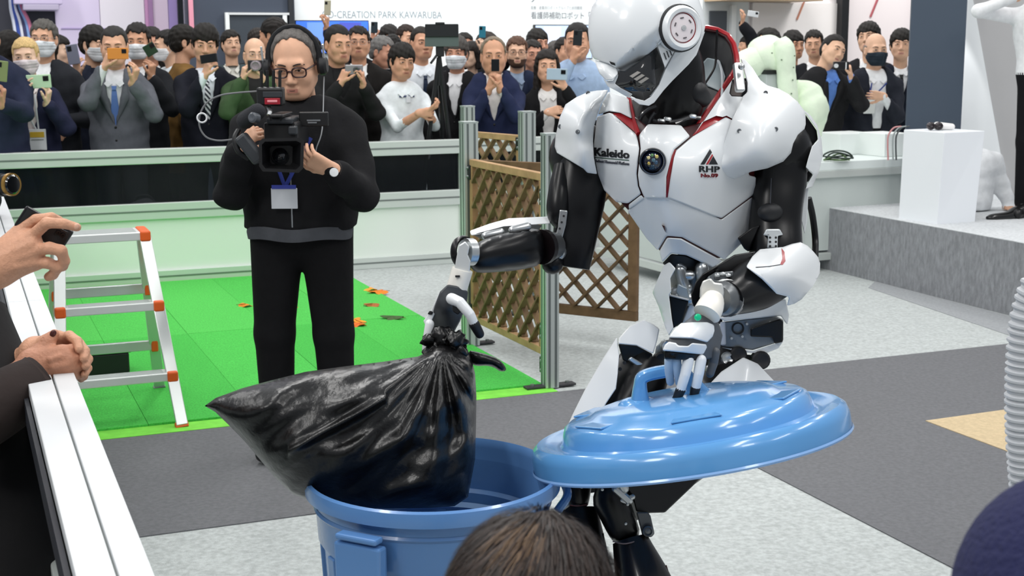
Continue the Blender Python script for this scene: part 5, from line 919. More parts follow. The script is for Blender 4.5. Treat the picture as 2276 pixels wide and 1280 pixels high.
# ================================================================== people: implicit bodies turned into meshes
def grid_axes(lo, hi, h): return [np.arange(lo[k], hi[k] + h, h, dtype=np.float32) for k in range(3)]
class Field:
    def __init__(s, lo, hi, h):
        s.ax = grid_axes(lo, hi, h); s.h = h; sh = tuple(len(a) for a in s.ax)
        s.f = np.full(sh, .3, np.float32); s.best = np.full(sh, .3, np.float32); s.reg = np.zeros(sh, np.int8)
    def _sl(s, lo, hi, pad):
        sl = []; 
        for k in range(3):
            a = s.ax[k]; i = int(np.searchsorted(a, lo[k] - pad)); j = int(np.searchsorted(a, hi[k] + pad))
            if j <= i: return None, None
            sl.append(slice(i, j))
        return tuple(sl), np.meshgrid(s.ax[0][sl[0]], s.ax[1][sl[1]], s.ax[2][sl[2]], indexing='ij', sparse=True)
    def _mix(s, sl, d, k, reg):
        f = s.f[sl]; 
        hh = np.maximum(k - np.abs(f - d), 0) / max(k, 1e-6); s.f[sl] = np.minimum(f, d) - hh * hh * k * .25
        b = s.best[sl]; m = d < b; s.reg[sl] = np.where(m, reg, s.reg[sl]); s.best[sl] = np.minimum(b, d)
    def cap(s, a, b, ra, rb=None, k=.02, reg=0, sc=(1, 1, 1)):
        rb = ra if rb is None else rb; a = np.asarray(a, float); b = np.asarray(b, float); sc = np.asarray(sc, float)
        r = max(ra, rb) / sc.min(); sl, g = s._sl(np.minimum(a, b), np.maximum(a, b), r + k + .02)
        if sl is None: return s
        A = a * sc; B = b * sc; BA = B - A; q = [(g[i] * np.float32(sc[i]) - np.float32(A[i])) for i in range(3)]
        t = np.clip((q[0] * BA[0] + q[1] * BA[1] + q[2] * BA[2]) / (BA @ BA + 1e-9), 0, 1).astype(np.float32)
        d = np.sqrt((q[0] - t * BA[0]) ** 2 + (q[1] - t * BA[1]) ** 2 + (q[2] - t * BA[2]) ** 2) - (ra + (rb - ra) * t)
        s._mix(sl, d.astype(np.float32), k, reg); return s
    def ell_d(s, g, c, r, R=None):
        q = [g[i] - np.float32(c[i]) for i in range(3)]
        if R is not None: q = [q[0] * R[0][j] + q[1] * R[1][j] + q[2] * R[2][j] for j in range(3)]
        k0 = np.sqrt(sum((q[i] / r[i]) ** 2 for i in range(3))); k1 = np.sqrt(sum((q[i] / r[i] ** 2) ** 2 for i in range(3))) + 1e-6
        return (k0 * (k0 - 1) / k1).astype(np.float32)
    def ell(s, c, r, k=.02, reg=0, R=None):
        c = np.asarray(c, float); m = np.asarray(r, float) if R is None else np.full(3, max(r))
        sl, g = s._sl(c - m, c + m, k + .02)
        if sl is not None: s._mix(sl, s.ell_d(g, c, r, R), k, reg)
        return s
    def cut(s, d, sl=None, k=.004):                         # keep where d > 0
        if sl is None: sl = tuple(slice(None) for _ in range(3))
        f = s.f[sl]; n = -d; hh = np.maximum(k - np.abs(f - n), 0) / k; s.f[sl] = np.maximum(f, n) + hh * hh * k * .25; return s
    def cut_ell(s, c, r, k=.006, R=None):
        c = np.asarray(c, float); m = np.asarray(r, float) if R is None else np.full(3, max(r)); sl, g = s._sl(c - m, c + m, k + .03)
        if sl is not None: s.cut(s.ell_d(g, c, r, R), sl, k)
        return s
    def grid(s): return np.meshgrid(*s.ax, indexing='ij', sparse=True)
    def mesh(s, relax=1):
        f = s.f; neg = f < 0; n0, n1, n2 = f.shape
        c8 = [neg[i:n0 - 1 + i, j:n1 - 1 + j, k:n2 - 1 + k] for i in (0, 1) for j in (0, 1) for k in (0, 1)]
        cnt = sum(c.astype(np.int8) for c in c8); act = (cnt > 0) & (cnt < 8); I = np.argwhere(act)
        if len(I) == 0: return np.zeros((0, 3)), np.zeros((0, 4), int), np.zeros(0, int)
        idx = -np.ones(act.shape, np.int64); idx[act] = np.arange(len(I)); acc = np.zeros((len(I), 3)); w = np.zeros(len(I))
        off = [(i, j, k) for i in (0, 1) for j in (0, 1) for k in (0, 1)]; fv = {o: f[I[:, 0] + o[0], I[:, 1] + o[1], I[:, 2] + o[2]] for o in off}
        for o in off:
            for ax in range(3):
                if o[ax] == 0:
                    p = list(o); p[ax] = 1; a, b = fv[o], fv[tuple(p)]; m = (a < 0) != (b < 0); t = np.where(m, a / np.where(m, a - b, 1), 0)
                    q = np.array(o, float)[None].repeat(len(I), 0); q[:, ax] += t; acc[m] += q[m]; w[m] += 1
        V = I + acc / w[:, None]; V = np.stack([s.ax[k][0] + V[:, k] * s.h for k in range(3)], -1)
        R = s.reg[I[:, 0] + (acc[:, 0] / w > .5), I[:, 1] + (acc[:, 1] / w > .5), I[:, 2] + (acc[:, 2] / w > .5)]
        Q = []
        for ax in range(3):
            a1, a2 = [(1, 2), (2, 0), (0, 1)][ax]; sA = [slice(None)] * 3; sB = [slice(None)] * 3; sA[ax] = slice(0, -1); sB[ax] = slice(1, None)
            ch = neg[tuple(sA)] != neg[tuple(sB)]; E = np.argwhere(ch); E = E[(E[:, a1] > 0) & (E[:, a2] > 0) & (E[:, a1] < f.shape[a1] - 1) & (E[:, a2] < f.shape[a2] - 1)]
            if not len(E): continue
            def ci(d1, d2):
                e = E.copy(); e[:, a1] -= d1; e[:, a2] -= d2; return idx[e[:, 0], e[:, 1], e[:, 2]]
            q = np.stack([ci(1, 1), ci(0, 1), ci(0, 0), ci(1, 0)], -1); st = neg[E[:, 0], E[:, 1], E[:, 2]]; q[~st] = q[~st][:, ::-1]; Q.append(q)
        Q = np.concatenate(Q)
        for _ in range(relax):
            S = np.zeros_like(V); c = np.zeros(len(V))
            for a, b in ((0, 1), (1, 2), (2, 3), (3, 0)):
                np.add.at(S, Q[:, a], V[Q[:, b]]); np.add.at(S, Q[:, b], V[Q[:, a]]); np.add.at(c, Q[:, a], 1); np.add.at(c, Q[:, b], 1)
            V = V * .5 + .5 * S / np.maximum(c, 1)[:, None]
        return V, Q, R
def face_prims(F, e, jaw):
    F.ell((0, .015, .032), (.073 + e, .092 + e, .084 + e), reg=0).ell((0, -.02, -.03), (.064 * jaw + e, .068 + e, .082 + e), k=.03).ell((0, -.050, -.085), (.036 * jaw + e, .034 + e, .030 + e), k=.03)
    for q in (-1, 1):
        F.ell((q * .038, -.052, -.032), (.028 + e, .028 + e, .032 + e), k=.02).cap((q * .055 * jaw, .0, -.055), (q * .03, -.05, -.09), .018 + e, .018 + e, k=.03)
def head_mesh(h, s, male=True, age=0, jaw=1.0, smile=0):
    """skull, face, ears and neck in the head's own axes (face towards -y, eye level z=0)"""
    F = Field((-.11, -.14, -.2), (.11, .13, .15), h / s)
    face_prims(F, 0, jaw)
    F.cap((-.036, -.078, .020), (.036, -.078, .020), .012, k=.018)
    for q in (-1, 1): F.cut_ell((q * .032, -.101, .001), (.019, .020, .012), k=.014)
    F.cap((0, -.086, .008), (0, -.104, -.034), .0075, .0115, k=.014)
    for q in (-1, 1): F.ell((q * .012, -.094, -.040), (.0085, .011, .008), k=.008)
    F.cap((-.017, -.086, -.0645 + .004 * smile), (.017, -.086, -.0645 + .004 * smile), .0065, k=.008, reg=1); F.cap((-.015, -.084, -.0755), (.015, -.084, -.0755), .0072, k=.008, reg=1)
    for q in (-1, 1):
        F.cap((q * .031 - .008, -.078, -.001), (q * .031 + .008, -.078, -.001), .0112, k=.004)
        F.ell((q * .077, .012, -.012), (.009, .020, .032), k=.008); F.cut_ell((q * .086, .004, -.010), (.007, .010, .017), k=.006)
    F.cap((0, .022, -.06), (0, .034, -.24), .053 if male else .046, .056 if male else .048, k=.03)
    V, Q, R = F.mesh(1); return V * s, Q, R
def hair_mesh(h, s, style, rng):
    t = dict(short=.012, crop=.006, bangs=.018, bob=.016, long=.016, fringe=.006, swept=.016, tied=.010, recede=.008)[style]
    F = Field((-.16, -.16, -.42 if style == 'long' else -.2), (.16, .16, .17), h / s)
    F.ell((0, .018, .034), (.074 + t, .091 + t, .082 + t)).ell((0, .045, -.015), (.070 + t, .062 + t, .07), k=.02)
    if style in ('bob', 'long'):
        zb = -.12 if style == 'bob' else -.30
        for q in (-1, 1): F.cap((q * .072, .01, .0), (q * .080, .015, zb), .026, .03, k=.02)
        F.cap((0, .06, 0), (0, .07, zb), .06, .06, k=.03)
    if style == 'tied': F.ell((0, .10, .01), (.035, .035, .035), k=.02)
    x, y, z = F.grid()
    # face opening
    fz = dict(short=.058, crop=.062, bangs=.026, bob=.040, long=.052, fringe=.4, swept=.048, tied=.058, recede=.098)[style]
    wv = (.002 if style in ('crop', 'fringe', 'tied', 'long', 'bob') else .0045) * np.sin(x * 170 + rng.uniform(0, 6)) + .005 * np.sin(x * 61 + rng.uniform(0, 6)) + (.35 * x if style == 'swept' else 0)
    wid = .058 + .25 * np.maximum(0, -.0 - z) * (0 if style in ('bob', 'long') else 1) + .0 * y
    opening = np.maximum(np.maximum(y + .035 - .25 * np.maximum(0, fz - z) * (1 if style not in ('bob', 'long', 'tied') else .4), z - (fz + wv)), np.abs(x) - (wid + .012))
    F.cut(opening.astype(np.float32) + 0 * F.f, k=.010)
    if style in ('short', 'crop', 'swept', 'bangs', 'fringe', 'recede', 'tied'):
        low = np.maximum(z - (-.010 - .9 * np.maximum(0, y)), -1)                   # trim below ear line, lower at nape
        F.cut((z + .012 + np.minimum(.055, np.maximum(0, (y - .01) * 1.2)) + (.03 if style == 'bangs' else 0)).astype(np.float32) + 0 * F.f, k=.008)
        for q in (-1, 1): F.cut_ell((q * .086, .010, -.012), (.016, .020, .032), k=.006)
    else:
        F.cut((z - (-.135 if style == 'bob' else -.33)).astype(np.float32) + 0 * F.f, k=.02)
    if style == 'fringe': F.cut((.030 - z).astype(np.float32) + 0 * F.f, k=.01)
    amp = .0009 if style in ('crop', 'fringe', 'recede', 'tied') else (.0011 if style in ('long', 'bob') else .0019)
    F.f += (amp * np.sin(x * 230 + 3 * np.sin(z * 40) + y * 60) + amp * .8 * np.sin(x * 90 - y * 130 + z * 70 + rng.uniform(0, 6)) + amp * .7 * np.sin(z * 160 + x * 80)).astype(np.float32)
    V, Q, _ = F.mesh(0); return V * s, Q
def hand_field(F, w, d, n, th, s, curl=.5, spread=.1, thumb=.5, reg=0, k=.006):
    """palm and five fingers: w wrist, d towards the knuckles, n out of the palm side, th = +1/-1 thumb side along d x n"""
    d = nrm(d); n = nrm(n - d * np.dot(n, d)); t = np.cross(d, n) * th
    L = .088 * s
    for q in (-.030, -.010, .010, .028): F.cap(w + t * q * .7 * s, w + d * L + t * q * s, .0145 * s, .0125 * s, k=.016 * s, reg=reg)
    cu = curl if hasattr(curl, '__len__') else [curl] * 4
    ln = [.072, .080, .075, .058]; tips = []
    for i, q in enumerate((.030, .010, -.010, -.029)):
        p = w + d * (L - .004 * abs(i - 1)) + t * q * s; a = 0; sp = spread * (1.5 - i) * .35; r = (.0092, .0096, .0092, .0080)[i] * s
        for j, fr in enumerate((.46, .31, .23)):
            a += cu[i] * (1.0, 1.25, .8)[j]; v = nrm((d + t * sp) * math.cos(a) + n * math.sin(a)); p2 = p + v * ln[i] * fr * s
            F.cap(p, p2, r * (1 - .07 * j), r * (1 - .07 * (j + 1)), k=.003 * s, reg=reg); p = p2
        tips.append(p)
    p = w + d * .022 * s + t * .026 * s
    for j, (l, a) in enumerate(((.044, .75), (.032, .45), (.027, .25))):
        v = nrm(t * (a * (1.3 - thumb)) + d * .75 + n * thumb * (.45 + .2 * j)); p2 = p + v * l * s; F.cap(p, p2, (.0145, .0112, .0100)[j] * s, (.0112, .0100, .0085)[j] * s, k=.008 * s, reg=reg); p = p2
    return tips
SKIN = ['d9a98c', 'cf9c7e', 'e0b497', 'c8937a', 'd4a184', 'e6c0a6']
def skin_mat(c): return mat(c, .5, spec=.35, noise=.06, nscale=30)
EYE = mat('1c1513', .25); EYEW = mat('d8cfc8', .3)
def cloth(c, rough=.88): return mat(c, rough, spec=.2, bump=.25, bscale=30, noise=.08, nscale=25)
def xf(V, R, t): return np.asarray(V) @ np.asarray(R).T + np.asarray(t)
def person(label, hx, top, chin, D, yaw=0, head=(0, 0, 0), hair=('short', '15120f'), skin=0, female=False, up=('suit', '1b1c20', 'f0f1f2', None), trousers='1d1e22',
           L=None, R=None, mask=None, glasses=None, beard=None, jaw=1.0, res=1.0, tie=None, lean=0, group='spectators behind the barrier', wide=1.0, lanyard=None, standz=0.0, brow='1a1512', stoop=0, ear_phones=False, smile=0, sitz=None, extra=None, name='person', hs=None, bulk=0.0, hem=None, zipper=False, legw=1.0, shd=.268, stance=1.0):
    rng = np.random.default_rng(abs(hash((hx, top))) % 9999 if False else int(hx * 7 + top * 13 + 99) % 9999)
    cy = (top + chin) / 2; mp = MPP(D, cy); hh = (chin - top) * mp; s = hs or hh / .244          # head scale
    hc = P(hx, cy, D); HZ = hc[2] - .004 * s                          # eye level
    gz = standz; K = (HZ + .118 * s - gz) / 1.73                      # body scale from height
    Ry = rot(yaw); base = np.array([hc[0], hc[1], 0.0]); 
    HR_ = rot(*head); hp_ = np.array([0, 0, HZ])                      # in axes of the picture, centred on base
    inv = Ry.T
    def loc(p): return (np.asarray(p, float) - base) @ Ry             # world -> body axes
    W = .205 * K * wide * (.9 if female else 1)
    lx = math.tan(math.radians(lean))                                 # sideways lean of the trunk, in body axes
    def T(x, y, z): return np.array([x * 1.0 + lx * (z - HZ), y + stoop * max(0, (HZ - z)) + .025 * s, z])
    dz = lambda f: gz + f * K
    shz = HZ - shd * s
    kind, jc, sc_, tc = up
    # ---- body
    sh = {q: T(q * (W - .035 * K), 0, shz) for q in (-1, 1)}
    arms = {}
    for q, spec in ((-1, L), (1, R)):
        if spec is None: el = sh[q] + np.array([q * .05 * K, .02, -.30 * K]); wr = el + np.array([q * .01, -.07 * K, -.25 * K]); hd = nrm(wr - el); arms[q] = (el, wr, hd, None); continue
        (px, py, dd), opt = spec[:3], (spec[3] if len(spec) > 3 else {})
        tg_ = loc(P(px, py, D + dd)); l1, l2 = .30 * K, .26 * K
        hd = nrm(np.array(opt.get('dir', (0, -.25, 1.0)))); wr = tg_ - hd * .065 * s; v = wr - sh[q]; dist = np.linalg.norm(v)
        if dist > (l1 + l2) * .98: k_ = dist / (l1 + l2) * 1.03; l1 *= k_; l2 *= k_
        u = nrm(v); a = (l1 * l1 - l2 * l2 + dist * dist) / (2 * dist); hgt = math.sqrt(max(0, l1 * l1 - a * a)); pole = np.array(opt.get('pole', (q * .55, .15, -1.0))); pole = nrm(pole - u * np.dot(pole, u))
        arms[q] = (sh[q] + u * a + pole * hgt, wr, hd, opt)
    allp = np.array([p for q in arms for p in arms[q][:2]]); h = .0125 * res
    zlo = gz - .01 if sitz is None else sitz
    lo = np.minimum(allp.min(0) - .12, [-W - .12, -.24, zlo]); hi = np.maximum(allp.max(0) + .12, [W + .12, .30, HZ]); lo[2] = zlo; hi[2] = max(hi[2], shz + .12)
    lo[0] += min(0, lx * (gz - HZ)) if lx > 0 else 0; hi[0] += max(0, lx * (gz - HZ)) if lx < 0 else 0
    F = Field(lo, hi, h); fl_ = (1, 1.45, 1); SH, TR, SHOE, SKN = 0, 1, 2, 3
    def trunk(F, ex, top_only=False, reg=0):
        wf = .86 if female else 1
        F.cap(T(-.045 * K * wide, 0, dz(1.24)), T(.045 * K * wide, 0, dz(1.24)), .150 * K * (wide ** .7) * wf + ex, k=.05, reg=reg, sc=(1, 1.4, .8))
        F.cap(T(0, 0, dz(1.24)), T(0, 0, dz(.98)), .155 * K * wide * wf + ex, .160 * K * wide + ex, k=.06, reg=reg, sc=fl_)
        F.cap(sh[-1] * np.array([.9, 1, 1]) - np.array([0, 0, .004]), T(0, .015, shz + .03 * s), .050 * K + ex, .045 * K + ex * .6, k=.03, reg=reg).cap(sh[1] * np.array([.9, 1, 1]) - np.array([0, 0, .004]), T(0, .015, shz + .03 * s), .050 * K + ex, .045 * K + ex * .6, k=.03, reg=reg); F.cap(T(0, .018, shz - .02), T(0, .022, HZ - .185 * s), .060 * s + ex * .5, .047 * s + ex * .3, k=.035, reg=reg)
    trunk(F, bulk, reg=SH); tv, tq, _ = F.mesh(0); bt = BVHTree.FromPolygons([Vector(a) for a in tv], [tuple(a) for a in tq]); exj = .017
    if sitz is None:
        for q in (-1, 1):
            hip, kn, an = T(q * .088 * K * legw, 0, dz(.93)), T(q * .100 * K * stance * legw, -.01, dz(.50)), T(q * .105 * K * stance * legw, .02, dz(.09))
            F.cap(hip, kn, .098 * K * legw, .072 * K * legw, k=.03, reg=TR).cap(kn, an, .072 * K * legw, .058 * K * legw, k=.02, reg=TR).cap(T(q * .105 * K * stance * legw, .03, dz(.035)), T(q * .12 * K * stance * legw, -.17 * K, dz(.03)), .038 * K, .034 * K, k=.01, reg=SHOE)
    slv = SKN if kind == 'rolled' else SH; jac = kind in ('suit', 'coat', 'open')
    for q in (-1, 1):
        el, wr, hd, opt = arms[q]; F.cap(sh[q], el, .054 * K + bulk * .7, .044 * K + bulk * .6, k=.03, reg=SH); e2 = wr + (el - wr) * .02
        F.cap(el, wr, .043 * K + bulk * .6, .030 * K + bulk * .3, k=.02, reg=SH)
    V, Q, Rg = F.mesh(1); 
    near = np.abs(V[:, 0] - lx * (V[:, 2] - HZ)) < .185 * K * wide; wz = dz(.955); Rg = np.where((Rg == SH) & near & (V[:, 2] < wz), TR, Rg); Rg = np.where((Rg == TR) & (V[:, 2] >= wz), SH, Rg)
    if kind == 'rolled':
        for q in (-1, 1):
            el, wr = arms[q][:2]; u = nrm(wr - el); m = ((V - el) @ u > .10 * K) & (np.linalg.norm(V - el - np.outer((V - el) @ u, u), axis=1) < .07 * K) & ((V - el) @ u < np.linalg.norm(wr - el) + .08); Rg[m] = SKN
    mb = MB(); fmid = Rg[Q[:, 0]]; mb.V.append(xf(V, Ry, base)); mb.F += Q.tolist(); mb.M += fmid.tolist(); mb.n = len(V)
    # ---- hands
    for q in (-1, 1):
        el, wr, hd, opt = arms[q]; o_ = opt or {}
        if opt is None and res >= 1 and D > 8.0 and hidden_low(P, base, Ry, wr, D): continue
        nv = np.array(o_.get('palm', (-q, .35, 0.0))); hk = .0052 if res >= 1 else .0036
        FH = Field(np.minimum(wr - .22 * s, wr + hd * .22 - .1), wr + .22 * s, hk); FH.cap(wr - hd * .012, wr, .025 * s, .023 * s, reg=0)
        hand_field(FH, wr, hd, nv, o_.get('th', -q if o_.get('flip') else q) * -1 if False else o_.get('th', q), s * .84, curl=o_.get('curl', .45 if opt is not None else .25), spread=o_.get('spread', .15), thumb=o_.get('thumb', .5))
        v, f, _ = FH.mesh(0); mb.add((xf(v, Ry, base), f), 3)
    # ---- head
    hv, hq, hr = head_mesh(.0052 * res, s, not female, jaw=jaw, smile=smile); hw = lambda v: xf(xf(v, HR_, hp_), np.eye(3), base)
    n0 = mb.n; mb.V.append(hw(hv)); mb.F += (hq + n0).tolist(); cz = hv[hq].mean(1) / s; mb.M += [4 if (r == 1 and abs(p_[2] + .070) < .0072 and abs(p_[0]) < .019 and p_[1] < -.07) else 3 for r, p_ in zip(hr[hq[:, 0]], cz)]; mb.n += len(hv)
    for q in (-1, 1):
        mb.add((hw(ellipsoid(np.array([q * .031, -.0855, -.001]) * s, np.array([.0122, .0045, .0029]) * s, n=12, m=6)[0]), ellipsoid((0, 0, 0), (1, 1, 1), n=12, m=6)[1]), 6)
        mb.add((hw(ellipsoid(np.array([q * .031, -.0880, -.0008]) * s, np.array([.0055, .0036, .0031]) * s, n=10, m=6)[0]), ellipsoid((0, 0, 0), (1, 1, 1), n=10, m=6)[1]), 5)
        lid = spline(np.array([[q * .016, -.0865, -.0008], [q * .026, -.0905, .0036], [q * .037, -.0885, .0040], [q * .046, -.080, .0004]]) * s, 4); lv, lf = sweep(lid, .0013 * s, n=5); mb.add((hw(lv), lf), 5)
        br = spline(np.array([[q * .013, -.0905, .0175], [q * .026, -.0925, .0225], [q * .040, -.0865, .0225], [q * .050, -.076, .017]]) * s, 4); bv, bf = sweep(br, np.linspace(.0030, .0018, len(br)) * s, .0022 * s, n=6); mb.add((hw(bv), bf), 7)
    mv, mf = sweep(spline(np.array([[-.020, -.0855, -.0700 + .003 * smile], [-.008, -.0925, -.0700], [.008, -.0925, -.0700], [.020, -.0855, -.0700 + .003 * smile]]) * s, 4), .0010 * s, n=5); mb.add((hw(mv), mf), 5)
    sk = SKIN[skin]; lipc = {0: 'c18473', 1: 'b47766', 2: 'c98f80', 3: 'ac7160', 4: 'b97c69', 5: 'cf9890'}[skin]
    shirtc = sc_ if jac or kind in ('sweater', 'zip') else jc
    bodyc = cloth(shirtc if jac else jc)
    pr = mb.obj(name, [bodyc, cloth(trousers), mat('151416', .35), skin_mat(sk), mat(lipc, .45), EYE, EYEW, mat(brow, .8)], None, smooth=180, label=label, cat='person', group=group)
    # ---- hair
    if hair:
        v, f = hair_mesh(.0056 * res, s, hair[0], rng); 
        if len(v): obj('hair', hw(v), f, mat(hair[1], .62, spec=.35, noise=.3, nscale=120, bump=.3, bscale=300), pr, smooth=180)
    if beard:
        Fb = Field((-.1, -.13, -.14), (.1, .05, .0), .006 / s); face_prims(Fb, .003, jaw); x, y, z = Fb.grid(); Fb.cut((-.050 - z - .35 * np.maximum(0, -.07 - y) - .3 * (np.abs(x) > .03) * 0).astype(np.float32) + 0 * Fb.f); Fb.cut_ell((0, -.095, -.066), (.024, .03, .016))
        v, f, _ = Fb.mesh(0); obj('beard', hw(v * s), f, mat(beard, .85), pr, smooth=180)
    # ---- outer garment
    if jac:
        Fj = Field(lo, hi, h); ex = .017 + bulk; trunk(Fj, ex); z_h = dz(hem or (.80 if kind != 'coat' else .62)); Fj.cap(T(0, 0, dz(1.0)), T(0, .0, z_h - .1), .168 * K * wide + ex, .178 * K * wide + ex, k=.04, sc=(1, 1.38, 1))
        for q in (-1, 1):
            el, wr, hd, opt = arms[q]; Fj.cap(sh[q] * np.array([.97, 1, 1]), el, .062 * K + .008 + bulk * .7, .055 * K + .006 + bulk * .6, k=.03).cap(el, el + (wr - el) * .86, .054 * K + .006 + bulk * .6, .043 * K + .006 + bulk * .3, k=.02)
            u = nrm(wr - el); c = el + (wr - el) * .93
        x, y, z = Fj.grid(); Fj.cut((z - z_h).astype(np.float32) + 0 * Fj.f)
        vb = dz(1.06) if kind == 'suit' else (dz(.8) if kind == 'open' else dz(1.2)); vw = .048 if kind != 'open' else .05; w = np.clip((z - vb) / (shz - vb), -.2, 1.15) * vw * K + (.018 if kind == 'open' else 0)
        xx = x - lx * (z - HZ)
        0 if zipper else Fj.cut(np.maximum(np.abs(xx) - w, y - (-.02 + .025 * s)).astype(np.float32)); Fj.cut(np.maximum(np.sqrt(xx ** 2 + (y - .03) ** 2) - .070 * s, (HZ - .235 * s) - z - .03).astype(np.float32))
        wave = .0055 * np.sin(z * 42 + x * 23 + rng.uniform(0, 6)) * np.sin(x * 31 - z * 17 + y * 20); Fj.f += wave.astype(np.float32)
        v, f, _ = Fj.mesh(1); jk = obj('jacket' if kind != 'coat' else 'coat', xf(v, Ry, base), f, cloth(jc), pr, smooth=180)
        def on_front(poly, lift, off=.0):
            out = []
            for (a, b) in poly:
                r = bt.ray_cast(Vector((a + lx * (b - HZ), -1.0, b)), Vector((0, 1, 0))); yy = (r[0].y if r[0] is not None else -.09) - exj - .004
                out.append((a + lx * (b - HZ), yy - lift, b))
            return np.array(out)
        for q in (-1, 1) if kind == 'suit' else ():
            m = 7; zz = np.linspace(vb + .01, shz + .035, m); wi = np.clip((zz - vb) / (shz - vb), 0, 1.1) * vw * K; lw = np.interp(np.linspace(0, 1, m), [0, .62, .72, .8, 1], [.006, .058, .066, .05, .035]) * K
            a = on_front([(q * (w_ + .004), z_) for w_, z_ in zip(wi, zz)], .004); b = on_front([(q * (w_ + l_), z_) for w_, l_, z_ in zip(wi, lw, zz)], .006)
            lv = np.concatenate([a, b, a + [0, .006, 0], b + [0, .006, 0]]); lf = []
            for i in range(m - 1): lf += [[i, i + 1, m + i + 1, m + i], [2 * m + i, 3 * m + i, 3 * m + i + 1, 2 * m + i + 1], [m + i, m + i + 1, 3 * m + i + 1, 3 * m + i], [i, 2 * m + i, 2 * m + i + 1, i + 1]]
            obj('lapel', xf(lv, Ry, base), lf, cloth(jc), pr, smooth=180)
        if kind == 'suit':
            for zb in (dz(1.04), dz(.95)): 
                p = on_front([(.0, zb)], .004)[0]; obj('button', xf(ellipsoid(p, (.009, .005, .009), n=8, m=5)[0], Ry, base), ellipsoid(p, (1, 1, 1), n=8, m=5)[1], mat('0d0d0f', .4), pr)
    def front(x_, z_, lift=.004, tr=None, under=False):
        r = bt.ray_cast(Vector((x_ + lx * (z_ - HZ), -1.0, z_)), Vector((0, 1, 0))); yy = r[0].y if r[0] is not None else -.08
        if jac and not under:
            yy -= exj + .004
        return np.array([x_ + lx * (z_ - HZ), yy - lift, z_])
    if (jac and kind != 'coat' and sc_) or kind in ('shirt', 'rolled'):
        for q in (-1, 1):                                              # shirt collar wings
            zc = HZ - .20 * s; a = [(q * .058 * s, .012, zc + .020), (q * .040 * s, -.045 * s, zc - .002), (q * .010, -.062 * s, zc - .026), (q * .034 * s, -.075 * s, zc - .050), (q * .058 * s, -.035 * s, zc - .026), (q * .074 * s, .02, zc - .022)]
            a = np.array([[p[0] + lx * (p[2] - HZ), min(p[1] + .012, front(p[0], p[2], .010, None, True)[1]) if i_ in (1, 2, 3, 4) else p[1] + .012, p[2]] for i_, p in enumerate(a)]); VV, FF = prism(a, nrm([q * .3, -1, .25]), .006); obj('collar', xf(VV, Ry, base), FF, cloth(sc_ if jac else jc), pr, smooth=0)
    if tie or tc:
        zt_ = HZ - .235 * s; z6 = np.array([zt_, zt_ - .025, zt_ - .035, zt_ - .2 * K, zt_ - .36 * K, zt_ - .40 * K]); zz = np.concatenate([z6[:3], np.linspace(z6[2], z6[4], 12)[1:], z6[5:]]); ww = np.interp(-zz, -z6, np.array([.016, .011, .014, .026, .032, .004]) * s)
        a = np.array([front(-w_, z_, .006, None, True) for w_, z_ in zip(ww, zz)]); b = np.array([front(w_, z_, .006, None, True) for w_, z_ in zip(ww, zz)]); yv = np.minimum(a[:, 1], b[:, 1]); yv = np.minimum(yv, np.interp(zz, zz[::-1], yv[::-1])) - np.where(np.arange(len(zz)) < 2, .010, .004); a[:, 1] = yv; b[:, 1] = yv
        lv = np.concatenate([a, b, a + [0, .006, 0], b + [0, .006, 0]]); m = len(zz); lf = []
        for i in range(m - 1): lf += [[i, i + 1, m + i + 1, m + i], [2 * m + i, 3 * m + i, 3 * m + i + 1, 2 * m + i + 1], [m + i, m + i + 1, 3 * m + i + 1, 3 * m + i], [i, 2 * m + i, 2 * m + i + 1, i + 1]]
        tm = tc or tie
        if isinstance(tm, tuple): tmm = stripe_mat(*tm)
        else: tmm = mat(tm, .5, spec=.4)
        obj('tie', xf(lv, Ry, base), lf, tmm, pr, smooth=0)
    if kind == 'zip' or zipper:
        a = [front(0, z_, .003) for z_ in np.linspace(dz((hem or .84) + .02), HZ - .25 * s, 22)]; obj('zipper', xf(sweep(np.array(a), .005, .003, n=6)[0], Ry, base), sweep(np.array(a), .005, .003, n=6)[1], mat('b9bcc0', .3, metal=.8), pr)
    if mask:
        Fm = Field((-.1, -.15, -.14), (.1, .06, .03), .0055 * res / s); face_prims(Fm, .005, jaw); Fm.cap((0, -.088, -.012), (0, -.106, -.036), .011, .017, k=.035).cap((0, -.106, -.036), (0, -.092, -.085), .017, .016, k=.03)
        x, y, z = Fm.grid(); Fm.cut((z + .116 - 0 * x).astype(np.float32) + 0 * Fm.f); Fm.cut((-.012 - .12 * np.abs(x) - z + .0 * y).astype(np.float32) + 0 * Fm.f); Fm.cut((-.004 - .45 * np.abs(z + .055) - y).astype(np.float32) + 0 * Fm.f)
        Fm.f += (.0012 * np.sin(z * 330)).astype(np.float32) * (np.abs(z + .055) < .03)
        v, f, _ = Fm.mesh(0); mk = obj('face_mask', hw(v * s), f, cloth(mask, .8), pr, smooth=180)
        for q in (-1, 1):
            for zz in (-.02, -.085):
                c = spline(np.array([[q * .064 * jaw, -.022, zz], [q * .072, -.004, zz * .7 - .005], [q * .082, .016, -.006 if zz > -.05 else -.035]]) * s, 4); v, f = sweep(c, .0013 * s, n=5); obj('ear_loop', hw(v), f, cloth(mask), mk)
